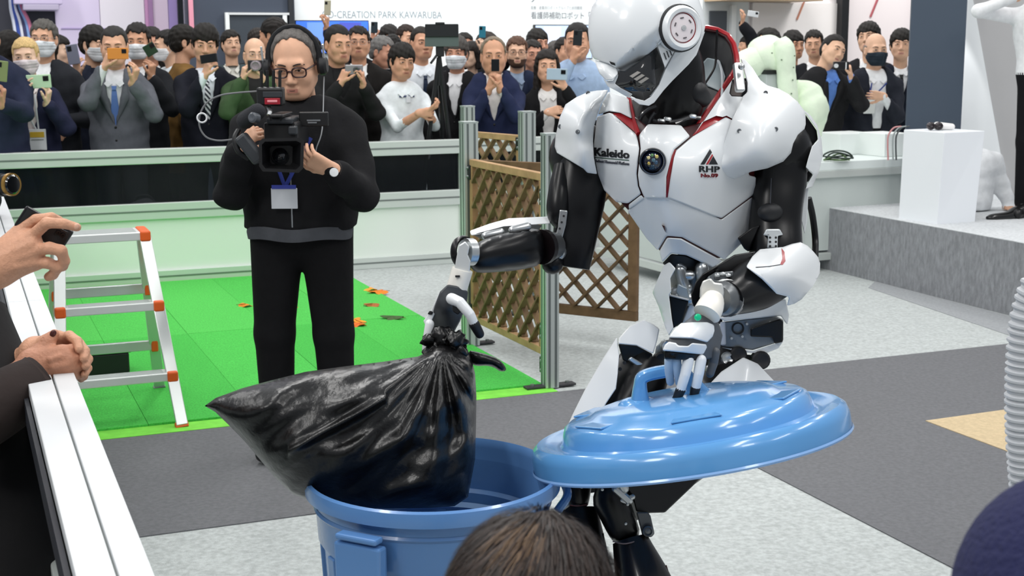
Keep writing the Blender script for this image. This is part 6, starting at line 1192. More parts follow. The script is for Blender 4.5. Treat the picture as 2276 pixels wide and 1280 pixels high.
    if glasses:
        gm_ = mat(glasses[0], .3, metal=glasses[1]); gb = MB(); r_ = glasses[2] * s
        for q in (-1, 1):
            a = np.linspace(0, 2 * math.pi, 20); ca, sa = np.cos(a), np.sin(a); pts = np.stack([q * .033 * s + np.sign(ca) * np.abs(ca) ** .6 * .0245 * s, np.full(20, -.1005 * s) + .10 * np.abs(np.sign(ca) * np.abs(ca) ** .6 * .0245 * s + .033 * s - .02 * s) * .5, -.004 * s + np.sign(sa) * np.abs(sa) ** .7 * .0165 * s], -1)
            v, f = sweep(pts, r_, n=6, cap=False); gb.add((hw(v), f)); v, f = sweep(np.array([[q * .057, -.096, .004], [q * .079, -.03, .004], [q * .081, .015, -.002]]) * s, r_, n=6); gb.add((hw(v), f))
        v, f = sweep(np.array([[-.009, -.100, -.001], [0, -.104, .002], [.009, -.100, -.001]]) * s, r_, n=6); gb.add((hw(v), f)); gb.obj('glasses', gm_, pr)
    if lanyard:
        lc, bc, (bx, by), (bw, bh_), extra_ = lanyard; bz = loc(P(bx, by, D - .18)); zb = bz[2]; xb = bz[0]
        for q in (-1, 1):
            zz = np.linspace(0, 1, 22); a = np.array([front((q * .055 * s) * (1 - t) + xb * t + q * .008 * t, (HZ - .24 * s) * (1 - t) + (zb + bh_ * mp * .5) * t, .006) for t in zz]); a[:, 1] -= .004; obj('lanyard', xf(sweep(a, .006, .002, up=Y, n=6)[0], Ry, base), sweep(a, .006, .002, up=Y, n=6)[1], mat(lc, .6), pr)
        fy = min(front(xb + dx, zb + dz_, .008)[1] for dx in (-.03, 0, .03) for dz_ in (-.04, 0, .04)); c = np.array([xb, fy - .004, zb]); v, f = box(c, X, Y, Z, bw * mp, .006, bh_ * mp)
        bd = obj('name_badge', xf(v, Ry, base), f, mat(bc, .35), pr, smooth=0, bevel=.002)
        if extra_: v, f = box(c + [0, -.004, bh_ * mp * .24], X, Y, Z, bw * mp * .8, .003, bh_ * mp * .26); obj('badge_band', xf(v, Ry, base), f, mat(extra_, .4), bd, smooth=0); v, f = box(c + [0, -.004, -bh_ * mp * .0], X, Y, Z, bw * mp * .7, .003, bh_ * mp * .04); obj('badge_line', xf(v, Ry, base), f, mat('8a8f8a', .4), bd, smooth=0)
    return dict(o=pr, hw=hw, s=s, base=base, Ry=Ry, arms={q: (xf(a[0], Ry, base), xf(a[1], Ry, base)) for q, a in arms.items()}, HZ=HZ, K=K, T=lambda p: xf(p, Ry, base), front=lambda x_, z_, l=.004: xf(front(x_, z_, l), Ry, base), dz=dz, shz=shz)
def hidden_low(P, base, Ry, wr, D): return wr[2] < .86
def stripe_mat(a, b):
    k = ('stripe', a, b)
    if k in _M: return _M[k]
    m = bpy.data.materials.new('m_striped_silk'); m.use_nodes = True; nt = m.node_tree; bs = nt.nodes['Principled BSDF']; bs.inputs['Roughness'].default_value = .5
    tc = nt.nodes.new('ShaderNodeTexCoord'); w = nt.nodes.new('ShaderNodeTexWave'); w.bands_direction = 'DIAGONAL'; w.inputs['Scale'].default_value = 16; r = nt.nodes.new('ShaderNodeValToRGB'); r.color_ramp.interpolation = 'CONSTANT'
    r.color_ramp.elements[0].color = lin(a); r.color_ramp.elements[1].color = lin(b); r.color_ramp.elements[1].position = .55
    nt.links.new(tc.outputs['Object'], w.inputs[0]); nt.links.new(w.outputs[0], r.inputs[0]); nt.links.new(r.outputs[0], bs.inputs['Base Color']); _M[k] = m; return m
def phone(px, py, D, w, h, roll, col, label, lens=True, yaw=0, tilt=0, group=None, side='lens', t=.009):
    """a phone seen from its back (or front), w x h pixels as it stands upright, rolled in the picture plane"""
    mp = MPP(D, py); c = P(px, py, D); R = rot(yaw, tilt, 0); r = math.radians(roll)
    ux = R @ np.array([math.cos(r), 0, -math.sin(r)]); uz = R @ np.array([math.sin(r), 0, math.cos(r)]); n = np.cross(uz, ux)
    w_, h_ = w * mp, h * mp; th = obj('smartphone', *box(c, ux, n, uz, w_, t, h_), mat(col, .3, spec=.5), smooth=0, bevel=.004, label=label, cat='phone', group=group)
    if n[1] > 0: n = -n
    if lens:
        k = obj('camera_bump', *box(c + n * (t / 2 + .001) + uz * h_ * .30 - ux * w_ * .2, ux, n, uz, w_ * .38, .003, w_ * .42), mat('1a1b1d', .2), th, smooth=0, bevel=.001)
        for i in range(2): obj('lens', *lathe([(.001, .002), (w_ * .09, .002), (w_ * .10, 0)], c + n * (t / 2 + .003) + uz * (h_ * .30 + (i - .5) * w_ * .2) - ux * w_ * .2, n, n=12), mat('0a0b0e', .1), k)
    else: obj('screen', *box(c + n * (t / 2 + .0004), ux, n, uz, w_ * .9, .001, h_ * .88), mat('101316', .12), th, smooth=0)
    return th
# ================================================================== the camera operator and the near figures
def py_of(x, y, z): 
    d = np.array([x, y, z]) - CAM; return IH / 2 - FPX * (d @ CU) / (d @ FWD)
CD = float(G(600, 1034)[1]) + .12
op = person('camera operator in black fleece, glasses and headset, standing on the turf with a shoulder camera', 655, 62, 217, CD, yaw=-4, head=(-3, 15, -2), hair=('recede', '5c5855'), brow='2a2220', skin=0, up=('coat', '1a1a1c', '1a1a1c', None), trousers='121214', res=.62, wide=1.16, bulk=.010, hem=.94, zipper=True, legw=1.14, shd=.232, stance=1.08, jaw=1.0,
  glasses=('2c1012', .1, .0030), group=None, hs=None, standz=.016, L=(560, 300, -.30, dict(dir=(.55, -.2, .55), curl=.8, palm=(.6, .6, -.3), pole=(-.35, .35, -1))), R=(700, 358, -.36, dict(dir=(-.75, -.3, .45), curl=.45, palm=(-.5, .2, .6), pole=(.45, .5, -1))))
oo = op['o']; hw = op['hw']; s = op['s']
# fleece collar, shirt hem, pockets, zip
zc = op['HZ'] - .20 * s
nv = []
for i, (r_, z_) in enumerate(((.066, .01), (.078, -.012), (.088, -.045), (.080, -.05), (.068, -.02), (.060, .0))): nv.append((r_ * s, z_))
V, F = lathe(nv, (0, 0, 0), Z, n=36); V = V * np.array([1, 1, 1]); V[:, 2] += np.where(V[:, 1] < 0, V[:, 1] * .55, V[:, 1] * .2); obj('collar', op['T'](V + np.array([0, .022, zc])), F, cloth('202022'), oo, smooth=180)
for z0, z1, c, ex, nm in ((op['dz'](.955), op['dz'](.905), '4b4d52', .016, 'shirt_hem'),):
    a = np.linspace(0, 2 * math.pi, 48, endpoint=False); rx, ry = (.160 * op['K'] * 1.22 + ex), (.160 * op['K'] * 1.22 / 1.45 + ex * .8); ring = lambda k, z_: np.stack([np.cos(a) * rx * k, np.sin(a) * ry * k, np.full(48, z_) + .004 * np.sin(a * 5)], -1)
    V = np.concatenate([ring(1, z0), ring(1.02, (z0 + z1) / 2), ring(1.0, z1), ring(.93, z1), ring(.93, z0)]); F = [[i * 48 + j, i * 48 + (j + 1) % 48, ((i + 1) % 5) * 48 + (j + 1) % 48, ((i + 1) % 5) * 48 + j] for i in range(5) for j in range(48)]
    obj(nm, op['T'](V), F, cloth(c), oo, smooth=60)
for q in (-1, 1): 
    v, f = box((q * .135 * op['K'], .02, op['dz'](.62)), X, Y, Z, .05, .13, .17); obj('trouser_pocket', op['T'](v), f, cloth('101012'), oo, smooth=60, bevel=.012)
zb = op['dz'](1.08)
nb = op['front'](-.02, op['dz'](1.10), .014); u_ = X; v, f = box(nb + np.array([0, -.02, -.02]), X, Y, Z, .095, .006, .075)
bd = obj('name_badge', v, f, mat('c9ccd2', .2, spec=.6), oo, smooth=0, bevel=.002); v, f = box(nb + np.array([0, -.024, .022]), X, Y, Z, .088, .003, .014); obj('badge_band', v, f, mat('35419a', .4), bd, smooth=0)
for q in (-1, 1):
    a = [op['front'](q * .075 * s * (1 - t) - .02 * t, (op['HZ'] - .25 * s) * (1 - t) + (op['dz'](1.12)) * t, .010) for t in np.linspace(0, 1, 20)]; obj('lanyard', *sweep(np.array(a), .007, .0025, up=Y, n=6), mat('2a3a8c', .6), oo)
# wristwatch
el, wr = op['arms'][1]; d = nrm(wr - el); w0 = wr - d * .012; obj('watch_strap', *lathe([(.036, -.012), (.038, 0), (.036, .012), (.030, .012), (.030, -.012)], w0, d, n=24, closed=True), mat('241a16', .5), oo)
obj('watch_face', *lathe([(.016, 0), (.015, .006), (.0004, .007)], w0 - Y * .036 + X * .005, nrm(np.array([.2, -1, .2])), n=18), mat('e6e8ea', .2), oo)
# headset
hs_ = thing('headset', op['base'] + Z * op['HZ'], 'black headset over the camera operator\'s head', 'headset')
arc = [np.array([math.cos(a) * .090, -.002 + .02 * math.sin(a), .020 + math.sin(a) * .107]) * s for a in np.linspace(math.radians(-6), math.radians(186), 18)]
V, F = sweep(np.array(arc), .011 * s, .005 * s, up=Y, n=10); obj('headband', hw(V), F, mat('16171a', .5), hs_)
for q in (-1, 1):
    V, F = lathe([(.0004, .020), (.026, .020), (.034, .012), (.036, -.004), (.030, -.014), (.0004, -.014)], np.array([q * .094, .006, -.010]) * s, X * q, n=24); e_ = obj('ear_cup', hw(V), F, mat('1c1d20', .5), hs_)
    V, F = box(np.array([q * .108, -.012, .045]) * s, X, Y, Z, .006, .010, .05); obj('slider', hw(V), F, mat('c6c9cc', .3, metal=.7), e_, smooth=0)
obj('headset_cable', *rod([hw(np.array([[.098, .0, -.05]]) * s)[0], op['front'](.12, op['HZ'] - .22 * s, .03), op['front'](.10, op['HZ'] - .30 * s, .03), op['front'](.14, op['dz'](1.2), .02)], .0022, n=6), mat('8e9194', .4), hs_)
# shoulder camera
K_ = CD - .40; VB = mat('141416', .42); VG = mat('33363a', .4)
vc = thing('video_camera', P(610, 330, K_), 'black video camera with hood and antennas in the operator\'s hands', 'video camera')
def cb(name, x0, y0, x1, y1, D_, t_, m, par, bev=.006, **k): mp = MPP(D_, (y0 + y1) / 2); return obj(name, *box(P((x0 + x1) / 2, (y0 + y1) / 2, D_) + Y * t_ / 2, X, Y, Z, (x1 - x0) * mp, t_, (y1 - y0) * mp), m, par, smooth=0, bevel=bev, **k)
hd2 = [(575, 316), (583, 308), (664, 306), (676, 312), (674, 374), (664, 384), (584, 381), (576, 370)]
mh = MB(); mp_ = MPP(K_ - .14)
o_ = [P(x, y, K_ - .16) for x, y in hd2]; i_ = [P(625 + (x - 625) * .86, 345 + (y - 345) * .82, K_ - .16) for x, y in hd2]; ib = [P(625 + (x - 625) * .5, 345 + (y - 345) * .55, K_ - .06) for x, y in hd2]; ob = [P(625 + (x - 625) * .7, 345 + (y - 345) * .75, K_ - .02) for x, y in hd2]
n8 = 8; V = np.concatenate([ob, o_, i_, ib]); F = [[k * 8 + j, k * 8 + (j + 1) % 8, (k + 1) * 8 + (j + 1) % 8, (k + 1) * 8 + j] for k in range(3) for j in range(8)] + [list(range(24, 32))]
lh = obj('lens_hood', V, F, VB, vc, smooth=30); 
for q in range(3): obj('lens_ring', *lathe([(.030 - .006 * q, 0), (.033 - .006 * q, -.004), (.028 - .006 * q, -.006)], P(622, 345, K_ - .062 - .004 * q), -FWD, n=28), VG, lh)
obj('lens_glass', *lathe([(.026, 0), (.015, .006), (.0004, .008)], P(622, 345, K_ - .064), -FWD, n=24), mat('0a0d14', .05, coat=1), lh)
obj('lens_barrel', *sweep([P(622, 344, K_ - .03), P(622, 342, K_ + .10)], [.045, .05], n=26), VB, vc)
cb('camera_body', 586, 272, 662, 330, K_ + .0, .26, VB, vc, .01); cb('top_deck', 592, 262, 650, 276, K_ - .02, .2, VG, vc)
cb('carry_handle', 598, 254, 628, 262, K_ - .06, .22, VB, vc, .004)
for x in (602, 624): cb('handle_post', x - 3, 256, x + 3, 270, K_ - .02, .02, VB, vc, .002)
tr = cb('transmitter', 570, 194, 628, 236, K_ + .02, .06, VB, vc, .008)
cb('transmitter_screen', 588, 218, 622, 232, K_ + .012, .006, mat('8c1f2c', .3, emit=.25), tr, .001, label='dark red display'); cb('transmitter_face', 584, 204, 626, 216, K_ + .014, .006, VG, tr, .001)
cb('screen_text', 594, 222, 616, 227, K_ + .0095, .003, mat('d98a90', .3, emit=.2), tr, 0)
for i, x in enumerate((581, 594, 608, 622)): obj('antenna', *cyl(P(x, 196, K_ + .05), P(x, 157, K_ + .05), .0055, .0055, n=10), mat('0e0e10', .5), tr)
obj('tilt_arm', *rod([P(596, 236, K_ + .05), P(600, 246, K_ + .03), P(598, 256, K_ + .02)], .008, n=8), RMET, vc)
mi = obj('microphone', *capsule(P(545, 268, K_ + .02), P(572, 248, K_ - .06), .030, .028, n=16), mat('2a2b30', .95, bump=.5, bscale=300), vc)
obj('focus_knob', *lathe([(.018, -.01), (.018, .012), (.012, .016), (.0004, .014)], P(566, 262, K_ - .09), nrm(np.array([-.5, -1, .2])), n=18), mat('4c5056', .3), vc)
obj('side_grip', *box(P(556, 330, K_ - .06), nrm(np.array([.6, 0, -.8])), Y, nrm(np.array([.8, 0, .6])), .11, .05, .045), VG, vc, smooth=0, bevel=.01)
obj('grip_strap', *rod([P(530, 290, K_ - .02), P(522, 310, K_ - .05), P(530, 336, K_ - .06), P(552, 352, K_ - .04)], .010, n=8), VB, vc)
cb('monitor', 664, 249, 729, 281, K_ + .10, .02, VB, vc, .004); cb('monitor_label', 682, 266, 712, 269, K_ + .097, .003, mat('75787c', .4), vc, 0); cb('monitor_label', 684, 271, 704, 274, K_ + .097, .003, mat('75787c', .4), vc, 0)
obj('monitor_arm', *rod([P(664, 268, K_ + .12), P(655, 276, K_ + .12), P(650, 288, K_ + .12)], .008, n=8), VB, vc)
cb('eyepiece', 640, 280, 660, 300, K_ - .02, .03, VG, vc)
cbl = thing('looped_cable', P(500, 260, K_ + .05), 'thin grey cable looping out to the left of the operator\'s camera', 'cable')
obj('cable', *rod([P(x, y, K_ + .05) for x, y in ((572, 203), (530, 206), (490, 212), (460, 228), (445, 254), (444, 282), (458, 304), (482, 312), (508, 311), (530, 306))], .0032, n=7, k=8), mat('6e6f72', .5), cbl)
obj('cable_tie', *lathe([(.016, -.005), (.019, 0), (.016, .005), (.013, 0)], P(449, 262, K_ + .04), nrm(np.array([.3, -1, .2])), n=18, closed=True), mat('dfe1e3', .4), cbl)
# ---- presenter on the platform and the person sitting behind the pedestal
gp2 = G(2262, 484, PZ); PD = float(gp2[1]); hpx = 2342; hz_ = PZ + 1.70; xw = P(hpx, 300, PD)[0]
tp_, cn_ = py_of(xw, PD, hz_), py_of(xw, PD, hz_ - .244)
pr_ = person('presenter in a white shirt and black trousers at the right edge of the platform', hpx, tp_, cn_, PD, yaw=-25, head=(-30, 0, 0), hair=('short', '17130f'), skin=0, up=('shirt', 'e9eaec', None, None), trousers='141417', group=None, standz=PZ + .006, wide=1.25, L=(2274, -30, -.12, dict(dir=(.4, -.3, .9), curl=.6, pole=(-1, 0, -.35))))
# long shoe reaching out to the left
sx = G(2232, 486, PZ + .006); obj('shoe', *sweep(spline([P(2290, 470, PD) + Z * 0, np.array([*P(2262, 474, PD - .02)]), P(2240, 481, PD - .06), P(2206, 484, PD - .10), P(2194, 484, PD - .12)], 5), spline([[.045, 0, 0], [.05, 0, 0], [.045, 0, 0], [.034, 0, 0], [.012, 0, 0]], 5)[:, 0], spline([[.06, 0, 0], [.05, 0, 0], [.034, 0, 0], [.026, 0, 0], [.010, 0, 0]], 5)[:, 0], n=18, up=Z), mat('151516', .22, coat=.3), pr_['o'])
SD = Dm + .75
Fs = Field(P(2120, 480, SD) - np.array([.5, .45, .12]), P(2260, 300, SD) + np.array([.35, .45, .35]), .014)
q = lambda x, y, d=0: P(x, y, SD + d)
Fs.cap(q(2150, 440), q(2165, 375), .17, .15, k=.05, sc=(1, 1.2, 1)).cap(q(2165, 372), q(2205, 362), .10, .075, k=.05).cap(q(2205, 362), q(2226, 415), .066, .056, k=.03).cap(q(2226, 415), q(2244, 455, -.03), .054, .042, k=.02).ell(q(2242, 466, -.04), (.045, .05, .03), k=.02, reg=1)
Fs.cap(q(2140, 372), q(2122, 350), .055, .055, k=.03, reg=1).ell(q(2104, 352), (.085, .10, .12), k=.03, reg=1).cap(q(2150, 455), q(2060, 420, -.35) , .10, .07, k=.04, reg=2).cap(q(2060, 420, -.35), q(2040, 470, -.05), .07, .05, k=.03, reg=2)
x, y, z = Fs.grid(); Fs.f += (.006 * np.sin(z * 45 + x * 30) * np.sin(x * 38 - z * 22)).astype(np.float32); Fs.cut((z - PZ - .012).astype(np.float32) + 0 * Fs.f)
V, Fq, Rg = Fs.mesh(1); st = obj('person', V, Fq, [cloth('f0f2f4'), skin_mat(SKIN[0]), cloth('2a2a30')], None, fm=Rg[Fq[:, 0]], smooth=180, label='person in a white shirt sitting behind the pedestal, leaning on one arm', cat='person')
V, F = ellipsoid(q(2101, 347, .01), (.095, .108, .115), n=20, m=12); obj('hair', V, F, mat('17130f', .6), st)
# ---- near left: hand with a phone
PW = 2.5
SK2 = mat('c99679', .48, spec=.4, noise=.10, nscale=45, bump=.25, bscale=160)
pbase = P(-330, 400, PW + .25)
f1_ = person('person at the left edge lifting a black phone, only the hand in view', -640, 60, 60 + .244 / MPP(1.9, 100), 1.9, yaw=60, head=(70, 5, 0), hair=('short', '15120f'), skin=0, up=('coat', '17171a', '17171a', None), group=None, wide=1.0)
def chain(F, pts, D0, r0, r1, k=.003):
    for i in range(len(pts) - 1):
        t0, t1 = i / (len(pts) - 1), (i + 1) / (len(pts) - 1); F.cap(P(pts[i][0], pts[i][1], D0 + pts[i][2]), P(pts[i + 1][0], pts[i + 1][1], D0 + pts[i + 1][2]), r0 + (r1 - r0) * t0, r0 + (r1 - r0) * t1, k=k)
F = Field(P(-190, 720, PW) - np.array([.05, .2, .05]), P(200, 450, PW) + np.array([.05, .2, .05]), .0030)
F.cap(P(-190, 690, PW + .04), P(-70, 632, PW), .044, .037, k=.02).cap(P(-70, 632, PW), P(-8, 598, PW), .036, .034, k=.02)
for (x, y, d_, r) in ((42, 514, .012, .0135), (70, 528, -.006, .0155), (80, 556, -.010, .0155), (80, 584, -.006, .0145)): F.cap(P(-8, 590 + (y - 550) * .35, PW), P(x, y, PW + d_), .024, r, k=.022)
chain(F, [(42, 514, .012), (80, 488, .004), (114, 483, .012), (132, 490, .026)], PW, .0110, .0085); chain(F, [(70, 526, -.006), (104, 495, -.022), (142, 497, -.020), (171, 505, -.010)], PW, .0115, .0082)
chain(F, [(80, 556, -.010), (110, 551, -.026), (136, 557, -.022), (143, 580, -.008), (140, 592, .004)], PW, .0118, .0095); chain(F, [(80, 584, -.006), (106, 584, -.016), (128, 594, -.010), (118, 610, .002), (108, 615, .008)], PW, .0112, .0088)
chain(F, [(10, 600, .03), (50, 590, .05), (86, 560, .05)], PW, .015, .010)
for q_ in ([(5, 572), (40, 556), (72, 540)], [(10, 588), (45, 572), (76, 562)], [(0, 604), (40, 592), (78, 586)]):
    for u_, v_ in zip(q_[:-1], q_[1:]): F.cap(P(*u_, PW - .027), P(*v_, PW - .022), .0030, .0026, k=.012)
V, Fq, _ = F.mesh(1); h1 = obj('hand', V, Fq, SK2, f1_['o'], smooth=180)
for x, y, d_ in ((170, 503, -.018), (141, 590, -.006)): obj('fingernail', *ellipsoid(P(x, y, PW + d_), (.0052, .003, .0062), rot(0, 0, 40), n=10, m=6), mat('d9ab93', .3), h1)
ph = phone(98, 508, PW + .022, 56, 116, 124, '17181b', 'black phone in the hand at the left edge, its lens turned to the robot', yaw=14, tilt=12)
# ---- near left: clasped hands on the barrier
CD2 = 2.78
cw = P(118, 800, CD2); cw[2] = max(cw[2], HR + .035)
f2_ = person('person in a dark coat leaning clasped hands on the white barrier', -400, 96, 96 + .244 / MPP(2.62, 120), 2.62, yaw=50, head=(55, 10, 0), hair=('short', '1a1512'), skin=3, up=('coat', '1a191b', '1a191b', None), group=None, wide=1.0)
SK3 = mat('ba8469', .48, spec=.4, noise=.1, nscale=45, bump=.25, bscale=160); bx0, bx1 = P(-90, 960, CD2) - np.array([.05, .3, .06]), P(230, 700, CD2) + np.array([.05, .3, .05])
F = Field(bx0, bx1, .0032); F.cap(P(10, 858, CD2 - .10), P(70, 822, CD2 - .05), .036, .030, k=.02)
for (x, y, d_) in ((138, 780, -.040), (150, 798, -.045), (158, 816, -.040), (160, 832, -.030)): F.cap(P(74, 812 + (y - 805) * .4, CD2 - .045), P(x, y, CD2 + d_), .024, .0140, k=.02)
chain(F, [(138, 780, -.04), (160, 776, -.025), (178, 790, .0), (180, 806, .03)], CD2, .0118, .0090); chain(F, [(150, 798, -.045), (172, 795, -.030), (186, 806, .0), (184, 820, .03)], CD2, .0118, .0090)
chain(F, [(158, 816, -.04), (178, 812, -.028), (190, 820, .0), (186, 832, .03)], CD2, .0115, .0088); chain(F, [(160, 832, -.03), (176, 832, -.02), (186, 836, .0), (180, 842, .02)], CD2, .0105, .0082)
chain(F, [(84, 802, -.03), (92, 778, -.03), (108, 758, -.025), (121, 742, -.02)], CD2, .0165, .0100, k=.012)
for q_ in ([(86, 812), (112, 800), (134, 792)], [(86, 824), (116, 816), (146, 812)]):
    for u_, v_ in zip(q_[:-1], q_[1:]): F.cap(P(*u_, CD2 - .070), P(*v_, CD2 - .062), .0028, .0024, k=.012)
V, Fq, _ = F.mesh(1); hA = obj('hand', V, Fq, SK3, f2_['o'], smooth=180); obj('fingernail', *ellipsoid(P(118, 741, CD2 - .032), (.0062, .003, .0085), rot(0, 0, 40), n=10, m=6), mat('4a2422', .3), hA, label='dark thumbnail')
F = Field(bx0, bx1, .0032); F.cap(P(10, 826, CD2 + .10), P(74, 792, CD2 + .045), .036, .030, k=.02)
for (x, y, d_) in ((134, 756, .030), (150, 768, .036), (160, 784, .036), (164, 800, .030)): F.cap(P(80, 784 + (y - 776) * .4, CD2 + .045), P(x, y, CD2 + d_), .024, .0140, k=.02)
chain(F, [(134, 756, .03), (154, 746, .01), (172, 758, -.018), (176, 776, -.036)], CD2, .0118, .0090); chain(F, [(150, 768, .036), (176, 764, .012), (189, 780, -.018), (186, 797, -.040)], CD2, .0118, .0090)
chain(F, [(160, 784, .036), (184, 782, .012), (196, 798, -.016), (190, 814, -.038)], CD2, .0115, .0088); chain(F, [(164, 800, .03), (184, 804, .01), (195, 818, -.014), (188, 832, -.03)], CD2, .0105, .0082)
chain(F, [(90, 776, .03), (104, 760, .025), (118, 750, .02), (128, 744, .015)], CD2, .0155, .0095, k=.012)
V, Fq, _ = F.mesh(1); obj('hand', V, Fq, SK2, f2_['o'], smooth=180)
obj('ring', *lathe([(.0105, -.003), (.012, 0), (.0105, .003), (.0095, 0)], P(163, 796, CD2 - .036), nrm(np.array([.8, .2, -.1])), n=20, closed=True), mat('d9dcdf', .15, metal=1), f2_['o'])
obj('sleeve', *sweep(spline([P(-120, 960, CD2 - .22), P(-30, 915, CD2 - .16), P(50, 868, CD2 - .10), P(92, 842, CD2 - .07)], 6), spline([[.075, 0, 0], [.068, 0, 0], [.060, 0, 0], [.052, 0, 0]], 6)[:, 0], n=22), mat('2e2523', .9, bump=.3, bscale=25, noise=.15, nscale=12), f2_['o'])
obj('cuff', *sweep([P(84, 848, CD2 - .075), P(96, 838, CD2 - .068)], [.055, .054], n=24), mat('3d3330', .9), f2_['o'])
obj('coat_front', *sweep(spline([P(-95, 690, 2.90), P(-80, 850, 2.84), P(-55, 1050, 2.74), P(-30, 1300, 2.62), P(-10, 1600, 2.5)], 6), spline([[.10, 0, 0], [.14, 0, 0], [.145, 0, 0], [.15, 0, 0], [.16, 0, 0]], 6)[:, 0], n=26), mat('121113', .9, bump=.3, bscale=14), f2_['o'])
obj('toggle', *rod([P(112, 1150, 2.54), P(119, 1138, 2.53), P(122, 1150, 2.53), P(119, 1168, 2.54)], .003, n=6), mat('a5a7aa', .3, metal=.6), f2_['o'])
# ---- far left: someone with a long lens
f3_ = person('person at the left edge pointing a gold-ringed lens over the barrier', -175, 60, 60 + .244 / MPP(5.2, 100), 5.2, yaw=60, head=(60, 0, 0), hair=('short', '17130f'), skin=2, up=('coat', '15151a', '15151a', None), group=None, R=(-20, 440, .0, dict(dir=(1, .1, .1), curl=.8)))
ll = thing('camera_lens', P(10, 412, 5.0), 'camera lens with a gold ring poking in at the left edge', 'lens')
obj('barrel', *sweep([P(-40, 414, 5.05), P(24, 410, 4.98)], [.036, .04], n=24), mat('17181a', .4), ll); obj('gold_ring', *sweep([P(22, 410, 4.982), P(28, 410, 4.976)], [.042, .042], n=24), mat('b08a4a', .3, metal=.8), ll)
obj('front_glass', *sweep([P(28, 410, 4.976), P(30, 410, 4.974)], [.036, .03], n=24), mat('0c0d10', .08, coat=1), ll)
obj('focus_ring', *sweep([P(-6, 412, 5.01), P(10, 411, 4.995)], [.042, .042], n=24), mat('26272a', .6), ll)
# ---- nearest: backs of two heads
def near_head(label, hx, top, D, hairc, c, z_wide=1.0, hat=None, ysc=1.0):
    ch = top + .244 / MPP(D, top + 200)
    return person(label, hx, top, ch, D, yaw=180, head=(176, 8, 4), hair=('short', hairc), skin=3, up=('coat', c, c, None), group=None, wide=1.3, res=.8)
f4_ = near_head('person with thinning brown hair seen from behind at the bottom centre', 1192, 1134, 1.28, '241a15', '2a2622')
rg = np.random.default_rng(5); mbh = MB(); s4 = f4_['s']
for i in range(4200):
    a = rg.uniform(-math.pi, math.pi); e = math.acos(rg.uniform(.02, 1)); dirv = np.array([math.sin(e) * math.cos(a), math.sin(e) * math.sin(a), math.cos(e)])
    c = np.array([0, .018, .034]); r = np.array([.087, .105, .096]) * rg.uniform(.985, 1.02)
    tang = nrm(np.cross(dirv, np.array([.35, -.5, .8]))) * .55 + nrm(np.array([dirv[0], dirv[1] * .3, -.45])) * .7; L = rg.uniform(.025, .05); pts = []
    for t in (0, .5, 1): q_ = dirv + tang * t * L / .09; q_ = q_ / np.linalg.norm(q_); pts.append((c + q_ * r * (1 + .05 * t * rg.uniform(.2, 1.3))) * s4)
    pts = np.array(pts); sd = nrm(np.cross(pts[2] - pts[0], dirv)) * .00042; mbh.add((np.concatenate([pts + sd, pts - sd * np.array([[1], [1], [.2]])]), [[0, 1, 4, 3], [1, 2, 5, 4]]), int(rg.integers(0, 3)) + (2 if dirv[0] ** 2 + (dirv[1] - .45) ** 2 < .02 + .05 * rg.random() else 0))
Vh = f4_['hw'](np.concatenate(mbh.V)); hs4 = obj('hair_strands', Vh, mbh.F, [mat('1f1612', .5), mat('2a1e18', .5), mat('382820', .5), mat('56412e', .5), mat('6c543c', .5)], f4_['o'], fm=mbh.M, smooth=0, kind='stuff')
f5_ = near_head('person in a dark navy knitted hat at the bottom right corner', 2420, 1075, .95, '15151c', '17181f')
V, F = ellipsoid(np.array([0, .015, .035]) * f5_['s'], np.array([.098, .115, .105]) * f5_['s'], n=40, m=24); kh = obj('knitted_hat', f5_['hw'](V), F, mat('1e2148', .95, bump=.6, bscale=160), f5_['o'], smooth=180)
V, F = sweep(np.array([[math.cos(a) * .098, .015 + math.sin(a) * .115, .0] for a in np.linspace(0, 2 * math.pi, 40)]) * f5_['s'], .016 * f5_['s'], n=10); obj('hat_brim', f5_['hw'](V), F, mat('14151f', .95, bump=.6, bscale=160), kh, smooth=180)
# ---- the crowd
def WD(px): 
    r = ray(px, 400)[:2]; n = np.array([BX[1], -BX[0]]); s = np.dot(WB0[:2] - CAM[:2], n) / np.dot(r, n); return float(r[1] * s)
def row(px, extra): return WD(px) + extra
UPH = dict(dir=(0, -.15, 1), curl=.55)
GR = dict(curl=.75)
A = person
c = {}
c['gray'] = A('man in a grey suit and blue tie raising an orange phone to his eye', 254, 56, 146, row(254, .50), yaw=6, head=(10, 6, 0), hair=('crop', '2a2826'), skin=0, up=('suit', '5d6067', 'dfe1e6', '5878b8'), trousers='4a4d53', wide=1.08,
  L=(240, 128, -.26, dict(dir=(.45, -.2, .9), curl=.7, palm=(1, .5, 0))), R=(302, 160, -.28, dict(dir=(.35, -.2, .9), curl=.55, palm=(-1, .3, .1))))
phone(262, 119, row(254, .20), 25, 47, 90, 'd98a3c', 'orange phone held sideways by the man in the grey suit', yaw=0)
c['mask2'] = A('masked man in a dark jacket behind the grey suit, holding up a dark green phone', 306, 50, 131, row(306, 1.05), yaw=-4, head=(6, 2, 0), hair=('short', '221e1c'), skin=1, mask='e6eaee', up=('suit', '1e2024', 'e6e8ea', None), R=(338, 150, -.25, dict(dir=(.2, -.2, 1), curl=.6)))
phone(334, 110, row(306, .77), 26, 27, 60, '24402c', 'dark green phone beside the white mask of the man behind the grey suit')
